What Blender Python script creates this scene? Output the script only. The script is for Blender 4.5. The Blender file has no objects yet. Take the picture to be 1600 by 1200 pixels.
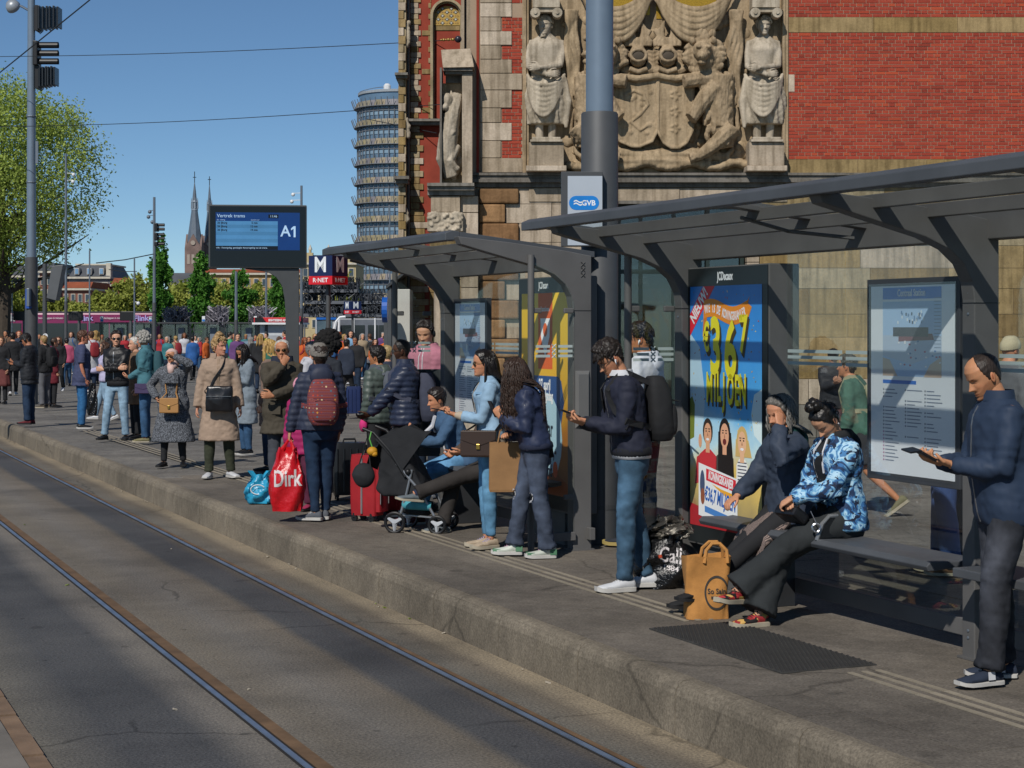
import bpy,bmesh,math,random
import numpy as np
from mathutils import Vector,Matrix,Euler,noise,Quaternion
from mathutils.bvhtree import BVHTree
random.seed(7)
np.random.seed(7)
R=math.radians
PI=math.pi
sc=bpy.context.scene
COL=sc.collection
# ---------------------------------------------------------------- camera, sky, sun, exposure
FPX,CH,YH=2750.0,1.87,510.0 # focal length in photo pixels, eye height over the platform, horizon row
cam_d=bpy.data.cameras.new('camera')
cam=bpy.data.objects.new('camera',cam_d)
COL.objects.link(cam)
cam.location=(0,0,CH)
cam.rotation_euler=(R(90),0,0)
cam_d.sensor_width=36
cam_d.lens=FPX/1600*36
cam_d.shift_y=-(600-YH)/1600
cam_d.clip_start=0.1
cam_d.clip_end=6000
sc.camera=cam
RAY=Vector((0.48,1.12,-1.08)).normalized()
w=bpy.data.worlds.new("World")
sc.world=w
w.use_nodes=True
nt=w.node_tree
bg=nt.nodes['Background']
sky=nt.nodes.new('ShaderNodeTexSky')
sky.sky_type='NISHITA'
sky.sun_disc=False
sky.sun_elevation=math.asin(-RAY.z)
sky.sun_rotation=math.atan2(-RAY.x,-RAY.y)
sky.altitude=0
sky.air_density=0.6
sky.dust_density=0.0
sky.ozone_density=8.0
tint=nt.nodes.new('ShaderNodeMix')
tint.data_type='RGBA'
tint.blend_type='MULTIPLY'
tint.inputs[0].default_value=1.0
tint.inputs[7].default_value=(0.98,0.95,0.82,1)
nt.links.new(sky.outputs[0],tint.inputs[6])
nt.links.new(tint.outputs[2],bg.inputs[0])
bg.inputs[1].default_value=0.097
sun_d=bpy.data.lights.new('sun','SUN')
sun_d.energy=3.85
sun_d.angle=R(0.53)
sun_d.color=(1.0,0.95,0.88)
sun=bpy.data.objects.new('sun',sun_d)
COL.objects.link(sun)
sun.rotation_euler=RAY.to_track_quat('-Z','Y').to_euler()
sun.location=(-20,-30,40)
sc.view_settings.view_transform='Standard'
sc.view_settings.look='None'
sc.view_settings.exposure=0.0
sc.view_settings.gamma=1.0
sc.view_settings.use_curve_mapping=False
sc.render.engine='CYCLES'
sc.cycles.max_bounces=7
sc.cycles.diffuse_bounces=3
sc.cycles.glossy_bounces=3
sc.cycles.transmission_bounces=4
sc.cycles.transparent_max_bounces=16
sc.cycles.caustics_reflective=False
sc.cycles.caustics_refractive=False
try:
 sc.cycles.use_denoising=True
except Exception:
 pass
# ---------------------------------------------------------------- measuring helpers
TH=math.atan2(1185,FPX)
CT,ST=math.cos(TH),math.sin(TH)
def W(px,py,Y): # a measured photo position at distance Y
 return Vector(((px-800)*Y/FPX,Y,CH-(py-YH)*Y/FPX))
def T(a,t,z=0.0): # track frame: a metres to the right of the camera's track line, t along it
 return Vector((a*CT-t*ST,a*ST+t*CT,z))
def zg(Y):
 return-0.0033*min(max(Y-22,0),98)
def lin(c):
 return tuple((v/12.92 if v<=0.04045 else((v+0.055)/1.055)**2.4)for v in c)
def S(hexs,k=1.0):
 hexs=hexs.lstrip('#')
 return tuple(min(v*k,0.9)for v in lin([int(hexs[i:i+2],16)/255 for i in(0,2,4)]))
# ---------------------------------------------------------------- objects
MW={}
TS=bpy.data.scenes.new('workbench') # scratch scene for meshing, removed at the end
def tag(o,label=None,cat=None,group=None,kind=None):
 if label:o['label']=label
 if cat:o['category']=cat
 if group:o['group']=group
 if kind:o['kind']=kind
 return o
def thing(name,label,cat,loc=(0,0,0),rz=0.0,group=None):
 o=bpy.data.objects.new(name,None)
 o.empty_display_size=0.2
 COL.objects.link(o)
 o.location=loc
 o.rotation_euler=(0,0,rz)
 MW[o]=Matrix.Translation(Vector(loc))@Matrix.Rotation(rz,4,'Z')
 return tag(o,label,cat,group)
def frame_track(v):return T(v[0],v[1],v[2])
def inv_of(o):
 if o is None:return Matrix.Identity(4)
 while o.parent is not None and o not in MW:
  o=o.parent
 return MW[o].inverted()if o in MW else Matrix.Identity(4)
def link_mesh(name,me,mat,parent=None,smooth=False,sharp=40,kind=None,bevel=0):
 o=bpy.data.objects.new(name,me)
 COL.objects.link(o)
 if mat is not None and not me.materials:me.materials.append(mat)
 if parent is not None:o.parent=parent
 if smooth:
  me.polygons.foreach_set('use_smooth',[True]*len(me.polygons))
  if sharp:me.set_sharp_from_angle(angle=R(sharp))
 if kind:o['kind']=kind
 if bevel:
  b=o.modifiers.new('edge','BEVEL')
  b.width=bevel;b.segments=2;b.limit_method='ANGLE';b.angle_limit=R(40)
 return o
class MB:
 def __init__(s):
  s.v=[];s.f=[];s.c=None
 def add(s,vs,fs,col=None):
  n=len(s.v)
  s.v+=[tuple(x)for x in vs]
  s.f+=[tuple(i+n for i in q)for q in fs]
  if col is not None:
   if s.c is None:s.c=[(1,1,1,1)]*n
   s.c+=[tuple(col)+(1,)]*len(vs)
  elif s.c is not None:
   s.c+=[(1,1,1,1)]*len(vs)
  return s
 def box(s,x0,x1,y0,y1,z0,z1,col=None):
  return s.add([(x0,y0,z0),(x1,y0,z0),(x1,y1,z0),(x0,y1,z0),(x0,y0,z1),(x1,y0,z1),(x1,y1,z1),(x0,y1,z1)],[(3,2,1,0),(4,5,6,7),(0,1,5,4),(1,2,6,5),(2,3,7,6),(3,0,4,7)],col)
 def obox(s,c,sx,sy,sz,rot=None,col=None):
  m=(rot.to_3x3()if isinstance(rot,(Matrix,Quaternion))else rot.to_matrix()if rot else Matrix.Identity(3))if not isinstance(rot,Quaternion)else rot.to_matrix()
  c=Vector(c);n=len(s.v)
  vs=[c+m@Vector((x*sx/2,y*sy/2,z*sz/2))for z in(-1,1)for x,y in((-1,-1),(1,-1),(1,1),(-1,1))]
  return s.add(vs,[(3,2,1,0),(4,5,6,7),(0,1,5,4),(1,2,6,5),(2,3,7,6),(3,0,4,7)],col)
 def prism(s,poly,vec,col=None):
  n=len(poly);vec=Vector(vec)
  a=[Vector(p)for p in poly]
  b=[p+vec for p in a]
  fs=[tuple(range(n))[::-1],tuple(range(n,2*n))]+[(i,(i+1)%n,n+(i+1)%n,n+i)for i in range(n)]
  return s.add(a+b,fs,col)
 def loft(s,rings,cap=True,closed=True,col=None):
  n=len(rings[0]);vs=[p for r in rings for p in r];fs=[]
  for k in range(len(rings)-1):
   for i in range(n if closed else n-1):
    j=(i+1)%n
    fs.append((k*n+i,k*n+j,(k+1)*n+j,(k+1)*n+i))
  if cap:
   fs.append(tuple(range(n))[::-1]);fs.append(tuple(range((len(rings)-1)*n,len(rings)*n)))
  return s.add(vs,fs,col)
 def tube(s,pts,r,seg=8,cap=True,up=None,col=None,flat=1.0):
  pts=[Vector(p)for p in pts];n=len(pts)
  rs=r if isinstance(r,(list,tuple))else[r]*n
  rings=[];u=None
  for i in range(n):
   d=(pts[min(i+1,n-1)]-pts[max(i-1,0)])
   d=d.normalized()if d.length>1e-9 else Vector((0,0,1))
   if u is None:
    ref=Vector(up)if up else(Vector((0,0,1))if abs(d.z)<0.9 else Vector((0,1,0)))
    u=(ref-d*ref.dot(d)).normalized()
   else:
    u=u-d*u.dot(d)
    u=u.normalized()if u.length>1e-6 else d.orthogonal().normalized()
   v=d.cross(u)
   rings.append([pts[i]+(u*math.cos(2*PI*k/seg)*flat+v*math.sin(2*PI*k/seg))*rs[i]for k in range(seg)])
  return s.loft(rings,cap,col=col)
 def lathe(s,prof,c=(0,0,0),seg=16,col=None,cap=True,sx=1,sy=1):
  c=Vector(c)
  return s.loft([[c+Vector((r*sx*math.cos(2*PI*k/seg),r*sy*math.sin(2*PI*k/seg),z))for k in range(seg)]for r,z in prof],cap,col=col)
 def ell(s,c,rad,rot=None,seg=10,rings=7,col=None):
  c=Vector(c);m=rot.to_matrix()if rot else Matrix.Identity(3)
  if isinstance(rad,(int,float)):rad=(rad,)*3
  rr=[]
  for k in range(rings+1):
   a=-PI/2+PI*(0.03+0.94*k/rings)
   rr.append([c+m@Vector((rad[0]*math.cos(a)*math.cos(2*PI*i/seg),rad[1]*math.cos(a)*math.sin(2*PI*i/seg),rad[2]*math.sin(a)))for i in range(seg)])
  return s.loft(rr,True,col=col)
 def mesh(s,name='m',frame=None,minv=None):
  vs=s.v
  if frame:vs=[frame(v)for v in vs]
  if minv is not None:vs=[minv@Vector(v)for v in vs]
  me=bpy.data.meshes.new(name)
  me.from_pydata([tuple(v)for v in vs],[],s.f)
  if s.c is not None:
   ca=me.color_attributes.new('tint','FLOAT_COLOR','POINT')
   ca.data.foreach_set('color',np.array(s.c,dtype=np.float32).ravel())
  me.update()
  return me
 def build(s,name,mat,parent=None,frame=None,smooth=False,sharp=40,kind=None,bevel=0,label=None,world=True):
# vertices are world (or frame) coordinates; they are turned into the parent's own
  me=s.mesh(name,frame,inv_of(parent)if(parent is not None and world)else None)
  o=link_mesh(name,me,mat,parent,smooth,sharp,kind,bevel)
  if label:o['label']=label
  return o
def text_mesh(txt,size=1.0,bold=0.0,sx=1.0,align='CENTER',extrude=0.0,res=3):
 cu=bpy.data.curves.new('t','FONT')
 cu.body=txt;cu.size=size;cu.offset=bold;cu.align_x=align;cu.align_y='CENTER';cu.extrude=extrude;cu.resolution_u=res
 o=bpy.data.objects.new('t',cu);TS.collection.objects.link(o)
 TS.view_layers[0].update();dg=TS.view_layers[0].depsgraph
 me=bpy.data.meshes.new_from_object(o.evaluated_get(dg))
 bpy.data.objects.remove(o);bpy.data.curves.remove(cu)
 if sx!=1:me.transform(Matrix.Diagonal((sx,1,1,1)))
 return me
def text(name,txt,mat,parent,m,size=1.0,bold=0.0,sx=1.0,align='CENTER',extrude=0.0008):
# m: world matrix, text lies in its x-y plane
 me=text_mesh(txt,size,bold,sx,align,extrude)
 me.transform((inv_of(parent)if parent is not None else Matrix.Identity(4))@m)
 return link_mesh(name,me,mat,parent)
def basis(o,x,y):
 x=Vector(x).normalized();y=Vector(y);y=(y-x*y.dot(x)).normalized();z=x.cross(y)
 m=Matrix((x,y,z)).transposed().to_4x4()
 m.translation=Vector(o)
 return m
# ---------------------------------------------------------------- materials
MATS={}
def nodes(name):
 m=bpy.data.materials.new(name);m.use_nodes=True
 return m,m.node_tree,m.node_tree.nodes['Principled BSDF']
def mixrgb(nt,a,b,fac,mode='MIX'):
 n=nt.nodes.new('ShaderNodeMix');n.data_type='RGBA';n.blend_type=mode
 for sock,val in((n.inputs[0],fac),(n.inputs[6],a),(n.inputs[7],b)):
  if hasattr(val,'links'):nt.links.new(val,sock)
  elif isinstance(val,(int,float)):sock.default_value=val
  else:sock.default_value=tuple(val)[:3]+(1,)
 return n.outputs[2]
def ntex(nt,scale,detail=4,vec=None,rough=0.55,kind='ShaderNodeTexNoise'):
 n=nt.nodes.new(kind)
 n.inputs['Scale'].default_value=scale
 if 'Detail' in n.inputs:n.inputs['Detail'].default_value=detail
 if 'Roughness' in n.inputs:n.inputs['Roughness'].default_value=rough
 if vec is not None:nt.links.new(vec,n.inputs['Vector'])
 return n
def coord(nt,which='Object',scale=None):
 tc=nt.nodes.new('ShaderNodeTexCoord').outputs[which]
 if scale:
  mp=nt.nodes.new('ShaderNodeMapping');mp.inputs['Scale'].default_value=scale
  nt.links.new(tc,mp.inputs[0]);return mp.outputs[0]
 return tc
def ramp(nt,fac,stops,interp='LINEAR'):
 r=nt.nodes.new('ShaderNodeValToRGB');cr=r.color_ramp;cr.interpolation=interp
 while len(cr.elements)<len(stops):cr.elements.new(0.5)
 for e,(p,c)in zip(cr.elements,stops):
  e.position=p;e.color=tuple(c)[:3]+(1,)
 nt.links.new(fac,r.inputs[0])
 return r.outputs[0]
def add_bump(nt,bs,height,strength,dist=0.01):
 b=nt.nodes.new('ShaderNodeBump');b.inputs['Strength'].default_value=strength;b.inputs['Distance'].default_value=dist
 nt.links.new(height,b.inputs['Height']);nt.links.new(b.outputs[0],bs.inputs['Normal'])
 return b
def mat(name,base,rough=0.6,metal=0.0,var=0.12,vs=4.0,bump=0.0,bsc=40.0,bd=0.01,spec=0.4,attr=False,rnd=0.0,stretch=None,coat=0.0,sheen=0.0,wc=False):
 if name in MATS:return MATS[name]
 m,nt,bs=nodes(name)
 vec=nt.nodes.new('ShaderNodeNewGeometry').outputs['Position']if wc else coord(nt,'Object',stretch)
 n=ntex(nt,vs,5,vec)
 lo=tuple(c*(1-var)for c in base);hi=tuple(min(c*(1+var),0.95)for c in base)
 c=ramp(nt,n.outputs[0],[(0.3,lo),(0.7,hi)])
 if attr:
  at=nt.nodes.new('ShaderNodeAttribute');at.attribute_name='tint'
  c=mixrgb(nt,c,at.outputs[0],1.0,'MULTIPLY')
 if rnd:
  oi=nt.nodes.new('ShaderNodeObjectInfo')
  k=ramp(nt,oi.outputs['Random'],[(0,(1-rnd,)*3),(1,(1+rnd,)*3)])
  c=mixrgb(nt,c,k,1.0,'MULTIPLY')
 nt.links.new(c,bs.inputs['Base Color'])
 bs.inputs['Roughness'].default_value=rough;bs.inputs['Metallic'].default_value=metal
 bs.inputs['Specular IOR Level'].default_value=spec
 if coat:bs.inputs['Coat Weight'].default_value=coat
 if sheen:bs.inputs['Sheen Weight'].default_value=sheen
 if bump:
  add_bump(nt,bs,ntex(nt,bsc,6,vec).outputs[0],bump,bd)
 MATS[name]=m
 return m
def glass_mat(name,tintc=(0.82,0.9,0.87),refl=0.06):
 if name in MATS:return MATS[name]
 m,nt,bs=nodes(name)
 out=nt.nodes['Material Output']
 tr=nt.nodes.new('ShaderNodeBsdfTransparent');tr.inputs[0].default_value=tuple(tintc)+(1,)
 gl=nt.nodes.new('ShaderNodeBsdfGlossy');gl.inputs['Roughness'].default_value=0.02
 df=nt.nodes.new('ShaderNodeBsdfDiffuse');df.inputs[0].default_value=(0.5,0.55,0.55,1)
 fr=nt.nodes.new('ShaderNodeLayerWeight');fr.inputs[0].default_value=0.25
 k=nt.nodes.new('ShaderNodeMath');k.operation='MULTIPLY_ADD';k.inputs[1].default_value=0.14;k.inputs[2].default_value=refl
 nt.links.new(fr.outputs['Fresnel'],k.inputs[0])
 mx=nt.nodes.new('ShaderNodeMixShader');nt.links.new(k.outputs[0],mx.inputs[0])
 nt.links.new(tr.outputs[0],mx.inputs[1]);nt.links.new(gl.outputs[0],mx.inputs[2])
 m2=nt.nodes.new('ShaderNodeMixShader')
 d=ramp(nt,ntex(nt,3,5,coord(nt)).outputs[0],[(0.4,(0.0,)*3),(0.8,(0.006,)*3)])
 nt.links.new(d,m2.inputs[0]);nt.links.new(mx.outputs[0],m2.inputs[1]);nt.links.new(df.outputs[0],m2.inputs[2])
 nt.links.new(m2.outputs[0],out.inputs[0])
 nt.nodes.remove(bs)
 MATS[name]=m
 return m
def fabric(name,base,rough=0.85,var=0.15,wr=0.4,wsc=9.0,weave=0.15,spec=0.2):
 """cloth: soft large folds and a fine weave as relief, slight wear in colour"""
 if name in MATS:return MATS[name]
 m,nt,bs=nodes(name)
 base=tuple(x*1.12+.012 for x in base)
 vec=coord(nt)
 n=ntex(nt,7,6,vec)
 c=ramp(nt,n.outputs[0],[(0.3,tuple(x*(1-var)for x in base)),(0.72,tuple(min(.92,x*(1+var))for x in base))])
 nt.links.new(c,bs.inputs['Base Color'])
 bs.inputs['Roughness'].default_value=rough;bs.inputs['Specular IOR Level'].default_value=spec
 mp=nt.nodes.new('ShaderNodeMapping');mp.inputs['Scale'].default_value=(1,1,1.5);mp.inputs['Rotation'].default_value=(0.4,0.5,0.2)
 nt.links.new(vec,mp.inputs[0])
 f=ntex(nt,wsc*.75,4,mp.outputs[0]);f.noise_type='RIDGED_MULTIFRACTAL';f.inputs['Distortion'].default_value=.9
 b1=add_bump(nt,bs,f.outputs[0],wr*.55,-0.012)
 fine=ntex(nt,220,2,vec)
 b2=nt.nodes.new('ShaderNodeBump');b2.inputs['Strength'].default_value=weave;b2.inputs['Distance'].default_value=0.004
 nt.links.new(fine.outputs[0],b2.inputs['Height']);nt.links.new(b1.outputs[0],b2.inputs['Normal']);nt.links.new(b2.outputs[0],bs.inputs['Normal'])
 MATS[name]=m
 return m
def remesh(mb,voxel,smooth=4,name='m'):
 me=mb.mesh(name)
 o=bpy.data.objects.new('tmp',me);TS.collection.objects.link(o)
 m=o.modifiers.new('r','REMESH');m.mode='VOXEL';m.voxel_size=voxel
 if smooth:
  s=o.modifiers.new('s','SMOOTH');s.iterations=smooth;s.factor=0.5
 TS.view_layers[0].update();dg=TS.view_layers[0].depsgraph
 out=bpy.data.meshes.new_from_object(o.evaluated_get(dg))
 bpy.data.objects.remove(o);bpy.data.meshes.remove(me)
 out.name=name
 return out
def co_of(me):
 a=np.empty(len(me.vertices)*3,dtype=np.float32);me.vertices.foreach_get('co',a);return a.reshape(-1,3)
def no_of(me):
 a=np.empty(len(me.vertices)*3,dtype=np.float32);me.vertex_normals.foreach_get('vector',a);return a.reshape(-1,3)
def displace(me,d):
 c=co_of(me)+no_of(me)*d[:,None]
 me.vertices.foreach_set('co',c.astype(np.float32).ravel());me.update()
def creases(c,seed,k=13.0):
 return folds(c*np.array([.8,.8,1.6]),seed,1.0,k)*.55+folds(c*np.array([1.3,1.3,1.1]),seed+31,1.0,k*1.9)*.45-.5
def folds(c,seed,amp,k=14.0):
 rs=np.random.RandomState(seed);d=np.zeros(len(c))
 for i in range(6):
  a=rs.normal(size=3);a/=np.linalg.norm(a);b=rs.normal(size=3);q=rs.uniform(0.7,2.4)*k
  d+=np.sin(c@a*q+1.8*np.sin(c@b*k*0.45+rs.uniform(0,6))+rs.uniform(0,6))/(q/k)
 d=d/3
 return amp*(1-np.abs(d)*1.3)
# ---------------------------------------------------------------- ground, track, kerb
A_K=4.47
ZR=-0.29
def track_obj(mb,name,m,kind='structure',**k):
# meshes kept in track coordinates (x = a, y = t) so that their materials can follow the track
 me=mb.mesh(name)
 o=link_mesh(name,me,m,None,**k)
 o.rotation_euler=(0,0,TH)
 MW[o]=Matrix.Rotation(TH,4,'Z')
 if kind:o['kind']=kind
 return o
def grid(x0,x1,y0,y1,nx,ny,zf):
 mb=MB();vs=[(x0+(x1-x0)*i/nx,y0+(y1-y0)*j/ny)for j in range(ny+1)for i in range(nx+1)]
 fs=[(j*(nx+1)+i,j*(nx+1)+i+1,(j+1)*(nx+1)+i+1,(j+1)*(nx+1)+i)for j in range(ny)for i in range(nx)]
 return mb.add([(x,y,zf(x,y))for x,y in vs],fs)
def weather(nt,c,co,crack=.6,k=.5):
# cracks, gum spots and old stains
 wv=ntex(nt,2.2,4,co);wm=mixrgb(nt,co,wv.outputs['Color'],.22)
 v=nt.nodes.new('ShaderNodeTexVoronoi');v.feature='DISTANCE_TO_EDGE';v.inputs['Scale'].default_value=k;nt.links.new(wm,v.inputs['Vector'])
 ms=ramp(nt,ntex(nt,.6,3,co).outputs[0],[(.48,(1,1,1)),(.56,(0,0,0))])
 ln=ramp(nt,v.outputs['Distance'],[(.002,(crack,)*3),(.007,(1,1,1))])
 c=mixrgb(nt,c,mixrgb(nt,ln,(1,1,1),ms),1,'MULTIPLY')
 for sc_,lo,col in((3.1,.045,.62),(4.3,.03,1.35),(1.3,.05,.72)):
  v=nt.nodes.new('ShaderNodeTexVoronoi');v.inputs['Scale'].default_value=sc_;nt.links.new(wm,v.inputs['Vector'])
  c=mixrgb(nt,c,ramp(nt,v.outputs['Distance'],[(lo,(col,)*3),(lo*1.5,(1,1,1))]),1,'MULTIPLY')
 st=ntex(nt,.45,7,co,.7);return mixrgb(nt,c,ramp(nt,st.outputs[0],[(.36,(.74,.74,.75)),(.5,(1,1,1)),(.66,(1.14,1.13,1.1))]),1,'MULTIPLY')
def road_material():
 m,nt,bs=nodes('asphalt of the tram track')
 co=coord(nt)
 sep=nt.nodes.new('ShaderNodeSeparateXYZ');nt.links.new(co,sep.inputs[0])
 wob=ntex(nt,0.55,5,coord(nt,'Object',(1.4,.5,1)))
 a=nt.nodes.new('ShaderNodeMath');a.operation='MULTIPLY_ADD';a.inputs[1].default_value=.18
 sub=nt.nodes.new('ShaderNodeMath');sub.operation='SUBTRACT';sub.inputs[1].default_value=.5
 nt.links.new(wob.outputs[0],sub.inputs[0]);nt.links.new(sub.outputs[0],a.inputs[0]);nt.links.new(sep.outputs[0],a.inputs[2])
 mr=nt.nodes.new('ShaderNodeMapRange');mr.inputs[1].default_value=0.5;mr.inputs[2].default_value=4.5
 nt.links.new(a.outputs[0],mr.inputs[0])
 k=lambda x:(x-.5)/4
 dk,br,md,lt=S('#4d4e50'),S('#726e68'),S('#69665f'),S('#8d826f')
 c=ramp(nt,mr.outputs[0],[(0,md),(k(1.35),md),(k(1.75),dk),(k(2.15),dk),(k(2.35),br),(k(2.75),S('#706a60')),(k(3.05),br),(k(3.42),S('#6c655b')),(k(3.52),dk),(k(3.80),S('#4b4b4d')),(k(3.90),S('#57514a')),(k(4.05),md),(k(4.25),S('#6f675b')),(k(4.36),lt),(k(4.5),lt)])
 big=ntex(nt,1.2,6,co);c=mixrgb(nt,c,ramp(nt,big.outputs[0],[(.3,(.82,.82,.82)),(.72,(1.12,1.1,1.08))]),1,'MULTIPLY')
 c=weather(nt,c,co,.55)
 gr=ntex(nt,62,3,co,.7);c=mixrgb(nt,c,ramp(nt,gr.outputs[0],[(.30,(.50,.50,.51)),(.5,(1,1,1)),(.70,(1.55,1.52,1.48))]),1,'MULTIPLY')
 sp=nt.nodes.new('ShaderNodeTexVoronoi');sp.inputs['Scale'].default_value=26;nt.links.new(co,sp.inputs['Vector'])
 c=mixrgb(nt,c,ramp(nt,sp.outputs['Distance'],[(.03,(2.2,2.15,2.0)),(.06,(1,1,1))]),1,'MULTIPLY')
 nt.links.new(c,bs.inputs['Base Color']);bs.inputs['Roughness'].default_value=.82;bs.inputs['Specular IOR Level'].default_value=.25
 add_bump(nt,bs,gr.outputs[0],.55,.012)
 return m
def wco(nt):return nt.nodes.new('ShaderNodeNewGeometry').outputs['Position']
def paving_material(name,base,tile=None,rnd=.1,attr=False):
 m,nt,bs=nodes(name)
 co=coord(nt)
 n1=ntex(nt,1.1,6,wco(nt));n2=ntex(nt,60,3,co,.7);n3=ntex(nt,9,5,co)
 c=ramp(nt,n1.outputs[0],[(.3,tuple(x*.78 for x in base)),(.7,tuple(x*1.2 for x in base))])
 c=mixrgb(nt,c,ramp(nt,n3.outputs[0],[(.35,(.86,.85,.84)),(.65,(1.1,1.09,1.07))]),1,'MULTIPLY')
 c=mixrgb(nt,c,ramp(nt,n2.outputs[0],[(.3,(.62,)*3),(.7,(1.36,)*3)]),1,'MULTIPLY')
 vo=nt.nodes.new('ShaderNodeTexVoronoi');vo.inputs['Scale'].default_value=5.5;nt.links.new(co,vo.inputs['Vector'])
 c=mixrgb(nt,c,ramp(nt,vo.outputs['Distance'],[(.035,(.6,.6,.6)),(.06,(1,1,1))]),1,'MULTIPLY') # trodden gum and spots
 c=weather(nt,c,wco(nt),.6)
 if tile:
  br=nt.nodes.new('ShaderNodeTexBrick');br.inputs['Scale'].default_value=1;br.inputs['Brick Width'].default_value=tile[0];br.inputs['Row Height'].default_value=tile[1]
  br.inputs['Mortar Size'].default_value=.006;br.inputs['Color1'].default_value=(.92,)*3+(1,);br.inputs['Color2'].default_value=(1.08,)*3+(1,);br.inputs['Mortar'].default_value=(.6,)*3+(1,)
  nt.links.new(co,br.inputs['Vector']);c=mixrgb(nt,c,br.outputs[0],1,'MULTIPLY')
 if rnd:
  oi=nt.nodes.new('ShaderNodeObjectInfo');c=mixrgb(nt,c,ramp(nt,oi.outputs['Random'],[(0,(1-rnd,)*3),(1,(1+rnd,)*3)]),1,'MULTIPLY')
 nt.links.new(c,bs.inputs['Base Color']);bs.inputs['Roughness'].default_value=.85;bs.inputs['Specular IOR Level'].default_value=.25
 add_bump(nt,bs,n2.outputs[0],.35,.006)
 return m
M_ROAD=road_material()
M_PLAZA=paving_material('grey plaza paving',S('#716e69'),(.6,.3),0)
M_PAVE=paving_material('grey platform tile',S('#6a645c'),None,.10)
M_KERB=paving_material('kerb concrete',S('#766e61'),None,.06)
track_obj(grid(-40,A_K+.02,-3,120,8,24,lambda x,y:ZR),'road',M_ROAD)
# plaza: one sheet to the horizon, falling gently away beyond the platform
mb=MB();ys=[-4,4,10,16,22,30,40,55,75,100,120,200,500,1500,4000];rows=[]
for Yv in ys:
 xl=(A_K+.13-Yv*ST)/CT if Yv<150 else-Yv
# left border follows the back of the kerb
 xl=(A_K+.13)/CT-Yv*math.tan(TH)if Yv<=120 else-Yv*1.2
 xr=Yv*.6+30
 rows.append([(xl+(xr-xl)*i/10,Yv,zg(Yv)-.006)for i in range(11)])
mb.loft(rows,cap=False,closed=False)
pl=mb.build('plaza',M_PLAZA,None,kind='structure')
# kerb stones, each its own piece
kerb=track_obj(MB().box(A_K+.03,A_K+.125,-2,62,-.34,-.02),'kerb',M_KERB)
ks=MB();L=1.2
pro=[(0,ZR-.04),(.004,-.075),(.013,-.045),(.028,-.022),(.05,-.008),(.08,-.001),(.125,0),(.125,-.2),(.05,ZR-.04)]
ks.prism([(x,.006,z)for x,z in pro],(0,L-.010,0));kme=ks.mesh('kerb_stone');kme.materials.append(M_KERB)
for i in range(42):
 o=bpy.data.objects.new('kerb_stone',kme);COL.objects.link(o);o.parent=kerb
 o.location=(A_K+random.uniform(-.0015,.0015),-1.4+i*L,random.uniform(-.002,.001))
# platform tiles
plat=track_obj(MB().box(A_K+.127,8.6,-1.5,22,-.2,-.014),'platform',mat('joint sand',S('#37342f'),.95))
far_mb=MB();tm=MB();tw=.30
tm.box(.0015,tw-.0015,.0015,tw*2-.0015,-.03,0);tme=tm.mesh('paving_tile');tme.materials.append(M_PAVE)
cand=[]
for j in range(-3,36):
 for i in range(13):
  a=A_K+.127+i*tw;t=j*.6+(.3 if i%2 else 0)
  p=T(a+.15,t+.3);px=800+FPX*p.x/p.y if p.y>1 else 9999;py=YH+FPX*CH/max(p.y,.5)
  vis=0<px<1650 and py<1230
  cand.append((not vis,p.y,a,t))
cand.sort()
for n,(v,Yv,a,t)in enumerate(cand):
 dz=random.uniform(-.0025,.0015)
 if n<300 and not v:
  o=bpy.data.objects.new('paving_tile',tme);COL.objects.link(o);o.parent=plat;o.location=(a,t,dz)
 else:
  far_mb.box(a+.0015,a+tw-.0015,t+.0015,t+.5985,-.03,dz)
o=link_mesh('paving_tile_field',far_mb.mesh('paving_tile_field'),M_PAVE,plat);o['kind']='stuff'
# ribs of the tactile guide line
M_RIB=mat('tactile rib',S('#8c8373'),.8,0,.15,12,.3,90,.004,rnd=.1)
rib=MB().box(-.016,.016,.004,.596,0,.006);rme=rib.mesh('guide_rib');rme.materials.append(M_RIB)
for a in(5.43,5.52,5.61):
 for j in range(2,50):
  t=2.0+j*.6
  if 8.05<t+.3<9.75 or T(a,t).x>4.6 and False:continue
  o=bpy.data.objects.new('guide_rib',rme);COL.objects.link(o);o.parent=plat;o.location=(a,t,0)
# black studded mat
mt=MB();mt.box(5.08,5.69,8.12,9.65,0,.007)
M_MAT=mat('black rubber',S('#3a3937'),.8,0,.25,8,.3,120,.004)
matt=thing('rubber_mat','dark studded rubber mat set in the platform before the bench','mat',T(5.38,8.9,0),TH)
mt.build('mat_base',M_MAT,matt,frame_track)
st=MB()
for i in range(22):
 for j in range(54):
  a,t=5.095+i*.0272,8.135+j*.0281
  st.lathe([(.0095,.007),(.0085,.012),(.005,.0135)],(a+.0136*(j%2),t,0),5)
st.build('stud',mat('stud rubber',S('#2c2b2a'),.7),matt,frame_track,kind='stuff')
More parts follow.
